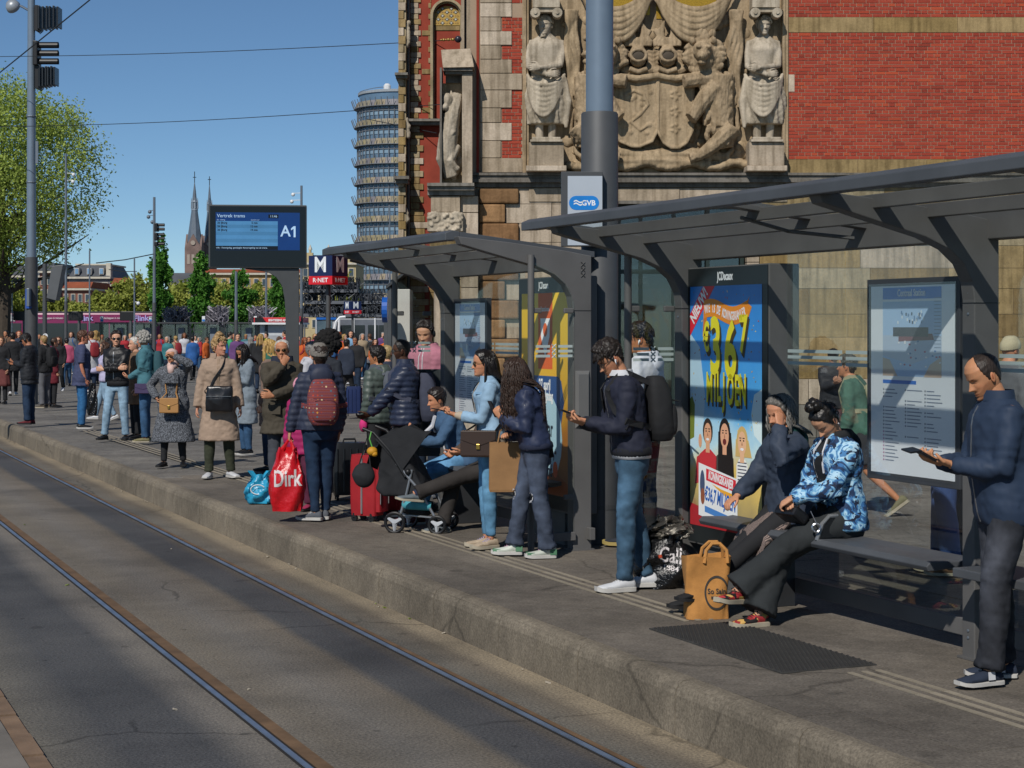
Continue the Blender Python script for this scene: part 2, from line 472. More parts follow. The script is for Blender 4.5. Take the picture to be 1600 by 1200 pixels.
# rails in their grooves
M_RAIL=mat('polished rail steel',(.50,.53,.58),.42,1.0,.15,3,.1,30,.003)
M_RUST=mat('rusty rail flange',S('#66503a'),.8,0,.3,5,.4,60,.004)
M_GROOVE=mat('dark groove strip',S('#221f1d'),.9)
M_RAILB=mat('sky tinted rail steel',(.24,.31,.42),.5,.7,.2,4,.15,30,.003)  # blue of the reflected sky is put into the steel colour
for a,w0,w1,rust in((2.49,.016,.014,.075),(3.93,.015,.016,.03)):
 o=track_obj(MB().box(a-w0,a+w1,-3,90,ZR,ZR+.010),'rail',M_RAILB)
 MB().box(a+w1,a+w1+.022,-3,90,ZR,ZR+.003).build('rail_groove',M_GROOVE,o,world=False)  # flat near-black strip drawn in place of a sunk groove
 MB().box(a+w1+.022,a+w1+.022+rust,-3,90,ZR,ZR+.007).build('guard_flange',M_RUST,o,world=False)
 MB().box(a-w0-.014,a-w0,-3,90,ZR,ZR+.004).build('seal_strip',M_GROOVE,o,world=False)
# stone edging on the other side of the track
ed=track_obj(MB().box(1.0,1.22,-3,60,ZR,ZR+.035),'track_edging',mat('edging',S('#6f6a63'),.85,0,.2,3,.4,60,.005))
mb=MB()
for k in range(40):
 mb.box(1.225,1.33,2+k*.5,2.47+k*.5,ZR,ZR+.02+.004*(k%3))
mb.build('edging_stone',mat('edging orange',S('#75604d'),.85,0,.3,4,.4,60,.005),ed,world=False)
# litter on the track bed
M_LEAF=mat('dry leaf',S('#6b7a2c'),.7)
for i in range(26):
 t=random.uniform(5,26);a=random.choice((random.uniform(4.38,4.46),random.uniform(4.4,4.46),random.uniform(1.5,3.8)))
 mb=MB();s_=random.uniform(.008,.02)
 mb.obox(T(a,t,ZR+.006),s_*1.8,s_,.006,Euler((.2,.3,random.uniform(0,3))))
 o=mb.build('litter_scrap',M_LEAF if i%4==0 else mat('paper scrap',S('#a89f90'),.8),None)
 tag(o,'small scrap of litter lying on the tram track bed by the kerb','litter','scraps of litter on the track bed')
# ---------------------------------------------------------------- station building (facade 30 m away)
FY=30.0
def B(px,py,dy=0.0):return Vector(((px-800)*FY/FPX,FY+dy,CH-(py-YH)*FY/FPX))
PXM=FY/FPX
def bx(mb,x0,x1,y0,y1,d0,d1,col=None):
 a,b=B(x0,y1),B(x1,y0)
 return mb.box(a.x,b.x,FY+d0,FY+d1,a.z,b.z,col)
st_root=thing('station_building','red brick and stone station facade with carved coat of arms','building',Vector((2.0,FY,-.1)),0)
def stone(name,cols,bump=.35,bs=35,sc_=3.0):
 m,nt,b=nodes(name)
 co=coord(nt);oi=nt.nodes.new('ShaderNodeObjectInfo')
 c=ramp(nt,oi.outputs['Random'],[(i/len(cols),S(h))for i,h in enumerate(cols)],'CONSTANT')
 n=ntex(nt,sc_,7,co);n2=ntex(nt,30,4,co)
 c=mixrgb(nt,c,ramp(nt,n.outputs[0],[(.3,(.74,.73,.71)),(.55,(1,1,1)),(.75,(1.12,1.11,1.1))]),1,'MULTIPLY')
 mp=coord(nt,'Object',(6,6,.5));n3=ntex(nt,2,5,mp)
 c=mixrgb(nt,c,ramp(nt,n3.outputs[0],[(.34,(.66,.64,.61)),(.56,(1.04,1.03,1.03))]),1,'MULTIPLY')
 c=mixrgb(nt,c,ramp(nt,n2.outputs[0],[(.3,(.88,)*3),(.7,(1.1,)*3)]),1,'MULTIPLY')
 nt.links.new(c,b.inputs['Base Color']);b.inputs['Roughness'].default_value=.88;b.inputs['Specular IOR Level'].default_value=.2
 add_bump(nt,b,ntex(nt,bs,7,co).outputs[0],bump,.012)
 return m
M_SAND=stone('tan sandstone',['#8d784f','#988155','#836e4a','#9a855f','#8d7a55','#a29478'])
M_LIME=stone('pale limestone',['#a89a86','#b3a592','#9f917d','#bcae9b','#aa9c89'])
M_RUSTIC=stone('rusticated sandstone',['#836344','#8e6b46','#7b5f42','#967552'],1.0,14,5)
M_GREY=stone('grey bluestone',['#77746e','#716d66','#7f7b73'])
M_CARVE=stone('carved sandstone',['#a39074','#a08d72'],.6,22,3.5)
M_STAT=stone('pale carved stone',['#b0a593','#b3a895'],.5,25,4.0)
def brick_mat(attr):
 m,nt,b=nodes('red brick '+('course' if attr else 'single'))
 if attr:
  at=nt.nodes.new('ShaderNodeAttribute');at.attribute_name='tint';rnd=at.outputs[2]
 else:
  rnd=nt.nodes.new('ShaderNodeObjectInfo').outputs['Random']
 c=ramp(nt,rnd,[(0,S('#8c392b')),(.3,S('#963e2f')),(.55,S('#9f4433')),(.8,S('#983f2f')),(.93,S('#aa4b32')),(1,S('#84372a'))])
 co=coord(nt)
 geo=nt.nodes.new('ShaderNodeNewGeometry')
 c=mixrgb(nt,c,ramp(nt,ntex(nt,.9,5,geo.outputs['Position']).outputs[0],[(.3,(.94,.92,.92)),(.7,(1.06,1.05,1.03))]),1,'MULTIPLY')
 c=mixrgb(nt,c,ramp(nt,ntex(nt,60,4,co).outputs[0],[(.3,(.82,)*3),(.7,(1.15,)*3)]),1,'MULTIPLY')
 nt.links.new(c,b.inputs['Base Color']);b.inputs['Roughness'].default_value=.85;b.inputs['Specular IOR Level'].default_value=.2
 add_bump(nt,b,ntex(nt,80,4,co).outputs[0],.4,.006)
 return m
M_BR1,M_BRC=brick_mat(False),brick_mat(True)
M_MORT=mat('lime mortar',S('#9a8570'),.95,0,.15,2,.3,90,.004)
CRS=5.54 # brick course in photo pixels at the facade
mt_wall=MB()
bx(mt_wall,1226,2300,-260,272,.0,.6);bx(mt_wall,735,826,-260,272,.001,.6)
bx(mt_wall,735,962,293,684,.0,.6);bx(mt_wall,1185,2300,293,684,.0,.6);bx(mt_wall,962,1185,293,316,.0,.6);bx(mt_wall,826,1226,-260,-40,.05,.6)
mt_wall.build('wall',M_MORT,st_root)
bricks=[]
def brick_field(x0,x1,y0,y1,depth=-.008):
 n=int(round((y1-y0)/CRS))
 for r in range(n):
  yb=y1-r*(y1-y0)/n;yt=yb-(y1-y0)/n
  st_=r%2==0;x=x0-(random.choice((0,10))if st_ else 5)
  while x<x1:
   wpx=20.2 if st_ else 10.1
   if random.random()<.12:wpx=10.1 if st_ else 20.2
   a,b=max(x,x0),min(x+wpx,x1)
   if b-a>2:bricks.append((a+.45,b-.45,yt+.5,yb-.5,depth+random.uniform(-.002,.003)))
   x+=wpx
brick_field(1232,1712,51,249);brick_field(1232,1712,-50,27);brick_field(1712,2290,-50,27);brick_field(1712,2290,51,249)
nfirst=None
for(y0,y1)in((27,71),(71,115),(137,181),(181,247)):brick_field(784,816,y0,y1)
brick_field(752,816,-80,5)
vis=[b for b in bricks if b[1]<1600 and b[2]>0]
order=sorted(vis,key=lambda b:-(b[1]-b[0])*1000-b[3])
single=set(id(b)for b in order[:300])
lens={}
mbc=MB()
for b in bricks:
 a,c=B(b[0],b[3]),B(b[1],b[2])
 if id(b)in single:
  key=round((b[1]-b[0])*2)
  if key not in lens:
   wv=key/2*PXM;hv=(b[3]-b[2])*PXM
   q=MB().box(-wv/2,wv/2,0,.03,-hv/2,hv/2);me=q.mesh('brick');me.materials.append(M_BR1);lens[key]=me
  o=bpy.data.objects.new('brick',lens[key]);COL.objects.link(o);o.parent=st_root
  o.location=MW[st_root].inverted()@Vector(((a.x+c.x)/2,FY+b[4],(a.z+c.z)/2))
 else:
  v=random.random()
  mbc.box(a.x,c.x,FY+b[4],FY+.02,a.z,c.z,(v,v,v))
mbc.build('brick_courses',M_BRC,st_root,kind='stuff')
def blk(x0,x1,y0,y1,d0,m,name='stone_block',bev=.006,d1=.2,gap=.5,parent=st_root):
 mb=MB();bx(mb,x0+gap,x1-gap,y0+gap,y1-gap,d0+random.uniform(-.004,.004),d1)
 return mb.build(name,m,parent,bevel=bev)
# bands in the right wall
for(y0,y1,ww)in((27,51,132),(249,272,108)):
 x=1232
 while x<2300:
  blk(x,min(x+ww,2300),y0,y1,-.012,M_SAND,bev=.003,gap=.25);x+=ww
blk(1228,1242,116,144,-.014,M_LIME)
# string course and lower ashlar
mb=MB()
for(y0,y1,d)in((271,275,-.16),(275,281,-.12),(281,286,-.17),(286,293,-.07)):bx(mb,736,2300,y0+.05,y1-.05,d,.3)
mb.build('cornice',M_GREY,st_root)
mb=MB()
for(y0,y1,d)in((290,295,-.60),(295,301,-.54),(301,308,-.46)):bx(mb,670,742,y0+.1,y1-.1,d,.3)
mb.build('cornice',M_GREY,st_root)
rows_=[293,340,384,419,451,491,527,560,592]
for k in range(len(rows_)-1):
 x=1186-random.uniform(0,60)+(k%2)*40;x=1186
 first=True
 while x<2290:
  ww=random.uniform(80,130)
  if first:ww=48 if k%2 else 78
  pale=first and k%2==1
  blk(x,min(x+ww,2300),rows_[k],rows_[k+1],-.02,M_LIME if(pale or(k==2 and 1330<x<1460))else M_SAND,bev=.004,gap=.3);x+=ww;first=False
for(y0,y1)in((592,632),(632,684)):
 x=1170
 while x<2290:
  ww=random.uniform(90,140);blk(x,min(x+ww,2300),y0,y1,-.07,M_LIME if y0<600 else M_GREY,bev=.006,gap=.4);x+=ww
# doorway under the relief: stone surround, dark doors with glazing bars
for(x0,x1)in((948,966),(1166,1186)):
 for y in range(318,684,46):blk(x0,x1,y,min(y+46,684),-.06,M_LIME)
blk(826,1062,294,316,-.05,M_LIME);blk(1062,1230,294,316,-.045,M_LIME)
mb=MB();bx(mb,966,1076,314,319,-.10,.1);mb.build('door_lintel',M_GREY,st_root)
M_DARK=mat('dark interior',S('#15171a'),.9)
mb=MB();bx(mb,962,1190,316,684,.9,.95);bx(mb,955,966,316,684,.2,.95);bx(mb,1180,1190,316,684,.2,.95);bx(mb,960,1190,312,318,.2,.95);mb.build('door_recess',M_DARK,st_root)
door=MB()
for x in(966,1000,1052,1106,1160):bx(door,x,x+6,318,684,.3,.38)
for y in(318,420,560,676):bx(door,966,1166,y,y+7,.302,.378)
dr=door.build('door',mat('dark green door paint',S('#24302c'),.4),st_root)
for x in(972,1006,1058,1112):
 for(y0,y1)in((325,420),(427,560),(567,676)):
  mb=MB();bx(mb,x,x+(28 if x==972 else 46),y0,y1,.335,.345);mb.build('pane',glass_mat('door glass',(.5,.55,.5),.12),dr)
# hall seen through the door, its lamp light put into the wall colour
mb=MB();bx(mb,985,1060,470,620,.86,.89);mb.build('hall_wall',mat('hall wall',S('#6e6848'),.8,0,.3,3),st_root)
# quoins of the corner pier
seq=[(-20,5,800),(5,27,800),(27,49,783),(49,71,800),(71,93,783),(93,115,800),(115,141,816),(141,169,800),(169,192,783),(192,220,800),(220,247,783),(247,270,816)]
for(y0,y1,x1)in seq:blk(750,x1,y0,y1,-.03,M_LIME)
blk(800,817,247,270,-.031,M_LIME);blk(783,800,5,27,-.02,M_LIME)if False else None
mb=MB();bx(mb,744.5,748.5,-80,270,-.02,.2);mb.build('brick_strip',M_BRC,st_root)
mb=MB();bx(mb,816.5,822,-80,270,-.06,.2);bx(mb,822.5,826,-80,270,-.03,.2);mb.build('relief_frame',M_CARVE,st_root)
mb=MB();bx(mb,1222,1226.5,-80,270,-.06,.2);bx(mb,1226.7,1231,-80,270,-.04,.2);mb.build('relief_frame',M_CARVE,st_root)
# rusticated piers under the cornice
y=295;k=0
while y<684:
 y1=min(y+(24 if y<300 else 30),684)
 x1=(811,790)[k%2]
 o=blk(748,x1,y,y1,-.12,M_RUSTIC,bev=.03,gap=.6)
 blk(x1,862,y,y1,-.03,M_LIME,gap=.3)
 blk(862,948,y,y1,-.025,M_LIME,gap=.3)
 y=y1;k+=1
y=308
for k,y1 in enumerate((334,372,410,450,492,535,590,684)):
 blk(720,748,y,y1,-.3,M_LIME);y=y1
# niche pier at the corner, with capital and carved beast
mb=MB()
p=[B(690,82),B(736,80),B(742,112),B(694,113)]
mb.prism([Vector((v.x,FY-.55+(0 if i>1 else.25),v.z))for i,v in enumerate(p)],(0,.55,0));mb.build('pier_cap',M_LIME,st_root,bevel=.01)
mb=MB();bx(mb,694,739,113.5,117,-.5,.1);bx(mb,697,740,117.2,121,-.42,.1);bx(mb,697,722,121.2,132,-.2,.1);mb.build('pier_moulding',M_GREY,st_root)
mb=MB();bx(mb,723,739,121.2,290,-.42,.1);mb.build('pilaster',M_LIME,st_root,bevel=.008)
mb=MB();bx(mb,689,692,112,290,-.48,.1);mb.build('pilaster',M_GREY,st_root)
mb=MB();bx(mb,692,722,132,290,-.14,.1);mb.build('niche_back',M_CARVE,st_root)
# column capital under the niche
mb=MB();c0=B(697,336)
for sg in(-1,1):
 for k in range(14):
  a=k/13*2.2*PI;r_=.11*(1-k/16)
  mb.ell((c0.x+sg*(.17-0)+r_*math.cos(a)*sg,FY-.42,c0.z-.08+r_*math.sin(a)),.035,None,6,5)
for k in range(40):
 mb.ell((c0.x+random.uniform(-.26,.26),FY-.40+random.uniform(-.04,.02),c0.z-random.uniform(.0,.3)),(.04,.05,.035),None,6,5)
mb.box(c0.x-.3,c0.x+.3,FY-.42,FY+.05,c0.z-.30,c0.z+.02)
cap_me=remesh(mb,.014,1,'capital');cap_me.transform(inv_of(st_root));link_mesh('capital',cap_me,M_STAT,st_root,True,0)
mb=MB();bx(mb,675,720,309,334,-.42,.1);mb.build('pier_block',M_LIME,st_root,bevel=.01)
mb=MB();mb.lathe([(.2,-.1),(.2,3.2)],(c0.x,FY-.2,0),20);mb.build('column',M_LIME,st_root,smooth=True)
# ---- carved relief; prims are laid out in photo pixels on the facade
def relief_builder():
 return MB()
def E_(mb,x,y,rx,ry,d=0.0,rd=None,ang=0):
 c=B(x,y,-d);rd=rd if rd is not None else min(rx,ry)*.8
 mb.ell((c.x,c.y,c.z),(rx*PXM,rd*PXM,ry*PXM),Euler((0,R(ang),0)).to_quaternion(),12,8)
def Tb(mb,pts,r,d=0.0,seg=8):
 mb.tube([tuple(B(p[0],p[1],-(p[2]if len(p)>2 else d)))for p in pts],[q*PXM for q in r]if isinstance(r,(list,tuple))else r*PXM,seg)
def carved(mb,name,m,voxel=.016,smooth=2,amp=.004,k=40):
 me=remesh(mb,voxel,smooth,name)
 if amp:displace(me,folds(co_of(me),3,amp,k))
 me.transform(inv_of(st_root))
 return link_mesh(name,me,m,st_root,True,0)
mb=MB();bx(mb,826,1222,-60,268,.10,.3)
mb.build('relief_ground',M_CARVE,st_root)
rb=MB()
# rocky lower field, scrolls
for k in range(330):
 E_(rb,random.uniform(880,1165),random.uniform(20,256),random.uniform(4,11),random.uniform(4,11),-.12,random.uniform(4,9),random.uniform(0,180))
for k in range(26):
 x=890+k*11;E_(rb,x,258+4*math.sin(k),12,7,-.02,12)
Tb(rb,[(905,244),(950,238),(1010,244),(1080,240),(1140,246)],[7,10,11,10,7],-.02)
Tb(rb,[(930,255),(1020,250),(1110,256)],[6,9,6],.03)
for sx in(910,1128):
 Tb(rb,[(sx+16*math.cos(a)*(1-a/9),232+14*math.sin(a)*(1-a/9))for a in[i*.45 for i in range(14)]],4.5,.0)
carved(rb,'relief_base',M_CARVE,.018)
for(x0,x1,y0,y1)in((958,1028,122,230),(1026,1082,122,232)):
 sb=MB();xm=(x0+x1)/2
 poly=[(x0,y0+8),(x0+10,y0),(xm,y0+6),(x1-10,y0),(x1,y0+8),(x1-1,y1-26),(x1-10,y1-8),(xm+6,y1),(xm-6,y1),(x0+10,y1-8),(x0+1,y1-26)]
 sb.prism([B(x,y,-.12)for x,y in poly],(0,.25,0))
 Tb(sb,[(x,y)for x,y in poly+poly[:1]],2.6,.12,6)
 Tb(sb,[(x0-2,y0-2),(xm,y0+3),(x1+2,y0-2)],[5,6,5],.16)
 if x0<1000:
  Tb(sb,[(975,150),(990,143),(1005,150),(1012,165),(1000,180),(985,192),(1000,205),(1012,196)],2.4,.125,6)
  for k in range(14):E_(sb,random.uniform(970,1018),random.uniform(140,210),4,4,.12,2)
 else:
  for k in range(3):
   cx,cy=1054,150+k*26
   for a in range(5):E_(sb,cx+6*math.cos(a*1.257),cy+6*math.sin(a*1.257),3.2,2.2,.12,2,-math.degrees(a*1.257))
 carved(sb,'shield',M_CARVE,.014,1,.003)
for i,hx in enumerate((996,1042)):
 hb=MB();hy=88
 E_(hb,hx,hy,14,16,.12,15);E_(hb,hx,hy+9,12,10,.16,13)
 Tb(hb,[(hx+12*math.cos(a),hy+2+9*math.sin(a))for a in[q*.4 for q in range(17)]],3,.28,6)
 Tb(hb,[(hx-14,hy+22),(hx,hy+27),(hx+14,hy+22)],4,.2)
 for k in range(7):Tb(hb,[(hx-18+k*6,hy-14),(hx-20+k*6.5,hy-22),(hx-15+k*5,hy-28)],[4,4,2.5],.12)
 for sg in(-1,1):
  for k in range(5):
   Tb(hb,[(hx+sg*(4+k),hy-20),(hx+sg*(8+k*3),hy-36-k),(hx+sg*(5+k*2.4),hy-54+k*4)],[3.5,3.2,1.5],.1)
  for k in range(5):
   Tb(hb,[(hx+sg*14,hy-8+k*6),(hx+sg*22,hy-6+k*7),(hx+sg*(24-k),hy+4+k*7)],[3.5,4,2],.05)
 Tb(hb,[(hx-34,104),(hx-15,112),(hx,118),(hx+16,112),(hx+32,106)],[5,9,11,9,5],.05)
 carved(hb,'helmet_crest',M_CARVE,.013,1,.003)
 sk=MB();E_(sk,hx,hy+4,10,7.5,.285,3);o_=carved(sk,'helmet_opening',M_DARK if False else mat('shade toned stone',S('#4a4238'),.95),.012,1,0)  # shade inside the helmet is put into this darker stone colour
for sg,cx in((1,1040),(-1,1003)): # two lions holding the shields
 lb=MB();f=lambda x:cx+sg*(x-1040)if sg>0 else cx-(x-1040)
 P=lambda*a:[(f(q[0]),)+tuple(q[1:])for q in a]
 Tb(lb,P((1122,120,.05),(1120,160,.06),(1124,200,.05),(1130,232,.02)),[26,25,22,16],.05,12)
 E_(lb,f(1098),92,22,26,.16,22);E_(lb,f(1094),84,15,15,.36,14);E_(lb,f(1092),94,9,8,.48,12)
 E_(lb,f(1092),104,7,4,.45,8)
 for e in(-7,8):E_(lb,f(1094+e),80,4,3,.50,4);E_(lb,f(1094+e*2.2),68,5,6,.3,5)
 for k in range(46):
  a=k/46*2*PI;rr=random.uniform(17,29)
  E_(lb,f(1098)+rr*math.cos(a),92+rr*1.15*math.sin(a),5,9,.22,7,math.degrees(-a)+90)
 for k in range(12):E_(lb,f(1098+random.uniform(-14,14)),62-random.uniform(0,10),5,6,.24,6)
 for k in range(90):E_(lb,f(1122+random.uniform(-22,20)),random.uniform(120,228),4,8,.15+random.uniform(0,.07),6,random.uniform(-25,25))
 for k in range(24):E_(lb,f(1112+random.uniform(-18,18)),122+random.uniform(0,22),5,9,.24,6)
 Tb(lb,P((1116,138,.2),(1096,160,.26),(1082,182,.28),(1076,188,.3)),[16,13,10,11],.2)
 Tb(lb,P((1106,124,.18),(1085,128,.26),(1066,131,.3)),[14,11,11],.2)
 Tb(lb,P((1122,200,.12),(1140,206,.2),(1112,230,.22),(1092,244,.2),(1076,248,.2)),[20,16,11,8,8],.15)
 Tb(lb,P((1140,228,.0),(1152,200,.0),(1150,170,.0),(1158,148,.0),(1150,138,.0)),[5,4.5,4,4,8],.0)
 carved(lb,'lion',M_CARVE,.014,2,.008,50)
# hanging drapery and swags
dbm=MB()
for k in range(6):
 for xa,xb in((900+k*2,1019),(1152-k*2,1021)):
  pts=[]
  for j in range(17):
   f_=j/16;pts.append((xa+(xb-xa)*f_,-24+k*3+(40+k*6.5)*math.sin(PI*min(1,f_*1.04))**.8+6*f_,.06+(.20-.018*abs(k-2.5))*math.sin(PI*f_)))
  Tb(dbm,pts,[3+2.6*math.sin(PI*j/16)for j in range(17)],.2,8)
carved(dbm,'stone_swag',M_CARVE,.016,2,.003,30)
for sg,x0 in((1,884),(-1,1158)):
 db2=MB()
 for k in range(4):
  pts=[]
  for j in range(10):
   pts.append((x0+sg*(k*5+3.2*math.sin(j*1.35+k*.9)+j*.7),16+j*17,.05+.03*math.sin(j*1.7+k)))
  Tb(db2,pts,[4.2+1.4*math.sin(j*1.35)for j in range(9)]+[2.5],.1,7)
 carved(db2,'stone_drape',M_CARVE,.016,2,.003,30)
M_GOLD=mat('gold mosaic',S('#b08a2c'),.35,.5,.35,60,.3,120,.004)
mb=MB();bx(mb,940,1016,-30,22,.085,.2);bx(mb,1026,1120,-30,28,.085,.2);mb.build('mosaic_panel',M_GOLD,st_root)
# beast in the niche
nb=MB()
for k in range(30):E_(nb,random.uniform(694,720),random.uniform(150,280),5,9,.13,5)
Tb(nb,[(716,150,.2),(706,185,.28),(702,215,.3),(698,250,.25),(706,278,.2)],[9,13,15,16,12],.2)
E_(nb,700,160,9,11,.3,10);E_(nb,696,172,6,5,.38,6)
Tb(nb,[(712,190,.3),(700,204,.38),(710,214,.4)],[6,5,6],.3);Tb(nb,[(714,230,.25),(704,255,.36),(716,268,.3)],[8,7,5],.3)
carved(nb,'carved_beast',M_STAT,.016,2,.006,40)
# ---- further tower wing on the left
TYD=5.0
def tx(mb,x0,x1,y0,y1,d0,d1,col=None):
 k=(FY+TYD)/FPX
 return mb.box((x0-800)*k,(x1-800)*k,FY+TYD+d0,FY+TYD+d1,CH-(y1-YH)*k,CH-(y0-YH)*k,col)
def tbk(x0,x1,y0,y1,d0,m,name='stone_block',bev=.006,gap=.35):
 mb=MB();tx(mb,x0+gap,x1-gap,y0+gap,y1-gap,d0+random.uniform(-.004,.004),.2);return mb.build(name,m,st_root,bevel=bev)
mb=MB();tx(mb,640,760,-260,690,0,.8);tx(mb,624,640,-260,690,.4,6);mb.build('tower_wall',mat('tower brick',S('#8a3a2a'),.9,0,.2,3,.4,60,.006),st_root)
y=-30;k=0
while y<186:
 h_=8.6
 tbk(641,654+(4 if k%2 else 0),y,y+h_,-.03,M_LIME if(k%9)not in(3,6,7)else M_SAND)
 if k%7==2:tbk(659,674,y,y+h_,-.02,M_SAND)
 tbk(669+(k%2)*3,674,y,y+h_,-.015,M_SAND)
 y+=h_;k+=1
y=197;k=0
while y<686:
 tbk(641,656+(6 if k%2 else 0)+(8 if y>330 else 0),y,y+10,-.03,M_SAND if k%5 else M_LIME)
 if y>330:tbk(671,740,y,y+10,-.03,M_SAND)
 y+=10;k+=1
y=-30;k=0
while y<686:
 tbk(624,633+(3 if k%2 else 0),y,y+13,-.4,M_SAND if k%3 else M_LIME);y+=13;k+=1
mb=MB();tx(mb,624.4,636,-30,690,-.36,.3);mb.build('pilaster_core',M_SAND,st_root)
for(x0,x1,y0,y1,d)in((620,640,120,124,-.62),(621,639,124,128,-.55),(619,642,279,284,-.66),(621,640,284,290,-.55),(638,690,188,192,-.3),(639,690,192,197,-.22)):
 mb=MB();tx(mb,x0,x1,y0+.1,y1-.1,d,.3);mb.build('tower_cornice',M_GREY,st_root)
pp=MB();k_=(FY+TYD)/FPX
pp.tube([((638.5-800)*k_,FY+TYD-.12,z)for z in(0,3,6,9)],.03,8);pp.build('drain_pipe',mat('grey pipe',S('#6c6b69'),.6),st_root,smooth=True)
for(px_,y0,y1)in((637,40,75),(637,190,215),(637,330,350)):
 q=MB()
 for i in range(8):q.ell(((px_-800)*k_+random.uniform(-.04,.04),FY+TYD-.3,CH-(y0+(y1-y0)*i/7-YH)*k_),(.05,.06,.06),None,7,5)
 me=remesh(q,.02,1,'corbel');me.transform(inv_of(st_root));link_mesh('corbel',me,M_STAT,st_root,True,0)
# blind arch window
def arch(mb,cx,r0,r1,ytop_c,ybot,d0,d1):
 k=(FY+TYD)/FPX;n=18
 pts_o=[(cx-r1,ybot)]+[(cx-r1*math.cos(PI*i/n),ytop_c-r1*math.sin(PI*i/n))for i in range(n+1)]+[(cx+r1,ybot)]
 pts_i=[(cx-r0,ybot)]+[(cx-r0*math.cos(PI*i/n),ytop_c-r0*math.sin(PI*i/n))for i in range(n+1)]+[(cx+r0,ybot)]
 P=lambda p,d:((p[0]-800)*k,FY+TYD+d,CH-(p[1]-YH)*k)
 mb.loft([[P(a,d0),P(b,d0),P(b,d1),P(a,d1)]for a,b in zip(pts_o,pts_i)])
mb=MB();arch(mb,699,22,26,26,188,-.16,.0);arch(mb,699,20,22,26,188,-.08,.0);mb.build('arch_frame',M_SAND,st_root)
mb=MB()
P=lambda x,y,d:((x-800)*k_,FY+TYD+d,CH-(y-YH)*k_)
poly=[(679,40)]+[(699-20*math.cos(PI*i/16),26-16*math.sin(PI*i/16))for i in range(17)]+[(719,40)]
mb.prism([P(x,y,-.03)for x,y in poly],(0,.03,0));mb.build('mosaic_field',mat('mosaic yellow',S('#a98b45'),.6,0,.2,20),st_root)
M_TL,M_TD,M_TW=mat('mosaic pale tile',S('#b7b3a4'),.5,rnd=.1),mat('mosaic dark tile',S('#3c4a55'),.5,rnd=.1),mat('mosaic red tile',S('#8c5a2e'),.5)
for iy in range(5):
 for ix in range(12):
  x,y=681.5+ix*3.4,14+iy*5.6
  if(x-699)**2+max(0,26-y)**2*1.4>350:continue
  big=(ix%4==1 and iy%2==1)or(ix%4==3 and iy%2==0)
  q=3.0 if big else.9
  mb=MB();mb.prism([P(x-q,y,-.036),P(x,y+q,-.036),P(x+q,y,-.036),P(x,y-q,-.036)],(0,.01,0));mb.build('mosaic_tile',M_TD if big else M_TW,st_root)
  if big:
   mb=MB();mb.prism([P(x-q*.6,y,-.040),P(x,y+q*.6,-.040),P(x+q*.6,y,-.040),P(x,y-q*.6,-.040)],(0,.01,0));mb.build('mosaic_tile',M_TL,st_root)
tbk(679,719,40,48,-.02,M_SAND)
mb=MB();tx(mb,721,726,-60,200,-.3,.1);tx(mb,728,736,-60,200,-.2,.1);mb.build('arch_shaft',M_LIME,st_root)
# white metro lift housing beside the wing
lift=thing('lift_housing','white panelled housing with glass front beside the station corner','kiosk',W(620,560,34),0)
mb=MB();a=W(608,470,34);b=W(641,470,34);zt=CH+(YH-452)*34/FPX
mb.box(a.x,b.x,33.9,36,-.1,zt);mb.build('housing_panel',mat('white enamel panel',S('#b9b6b0'),.4,0,.04),lift,bevel=.01)
mb=MB();mb.box(a.x-.02,a.x+.05,33.85,33.9,-.1,zt+.03);mb.box(W(600,0,34).x,a.x-.03,33.95,34.0,-.1,zt-.2);mb.build('housing_frame',mat('grey steel frame',S('#55585a'),.4,.3),lift)
mb=MB();mb.prism([(a.x-.05,33.8,zt),(b.x+.1,33.8,zt+.45),(b.x+.1,33.8,zt+.52),(a.x-.05,33.8,zt+.06)],(0,2.4,0));mb.build('housing_roof',mat('dark roof edge',S('#3a3d40'),.5),lift)
mb=MB();mb.lathe([(.24,-.05),(.24,.05)],(0,0,0),20);me=mb.mesh('d');me.transform(Matrix.Translation(MW[lift].inverted()@Vector((W(600,0,33).x,33.3,CH+(YH-484)*33/FPX)))@Matrix.Rotation(R(90),4,'Y'));link_mesh('round_sign',me,mat('sign blue',S('#1a55a8'),.4),lift)
# ---------------------------------------------------------------- far background
def pxb(mb,x0,x1,y0,y1,Y,dep=.3,col=None,d0=0.0):
 k=Y/FPX
 return mb.box((x0-800)*k,(x1-800)*k,Y+d0,Y+d0+dep,CH-(y1-YH)*k,CH-(y0-YH)*k,col)
def pz(py,Y):return CH-(py-YH)*Y/FPX
def pX(px,Y):return(px-800)*Y/FPX
M_POLE=mat('grey galvanised pole',S('#6b747e'),.45,.3,.06,6)
M_POLED=mat('dark grey pole sleeve',S('#4b4d4f'),.55,.1,.08,6)
M_DK=mat('dark grey paint',S('#454749'),.5,.1,.06,5)
M_BLK=mat('black paint',S('#17181a'),.45,0,.1,5)
M_WHT=mat('white print',S('#d8dadb'),.5)
M_WIRE=mat('overhead wire',S('#25282c'),.6)
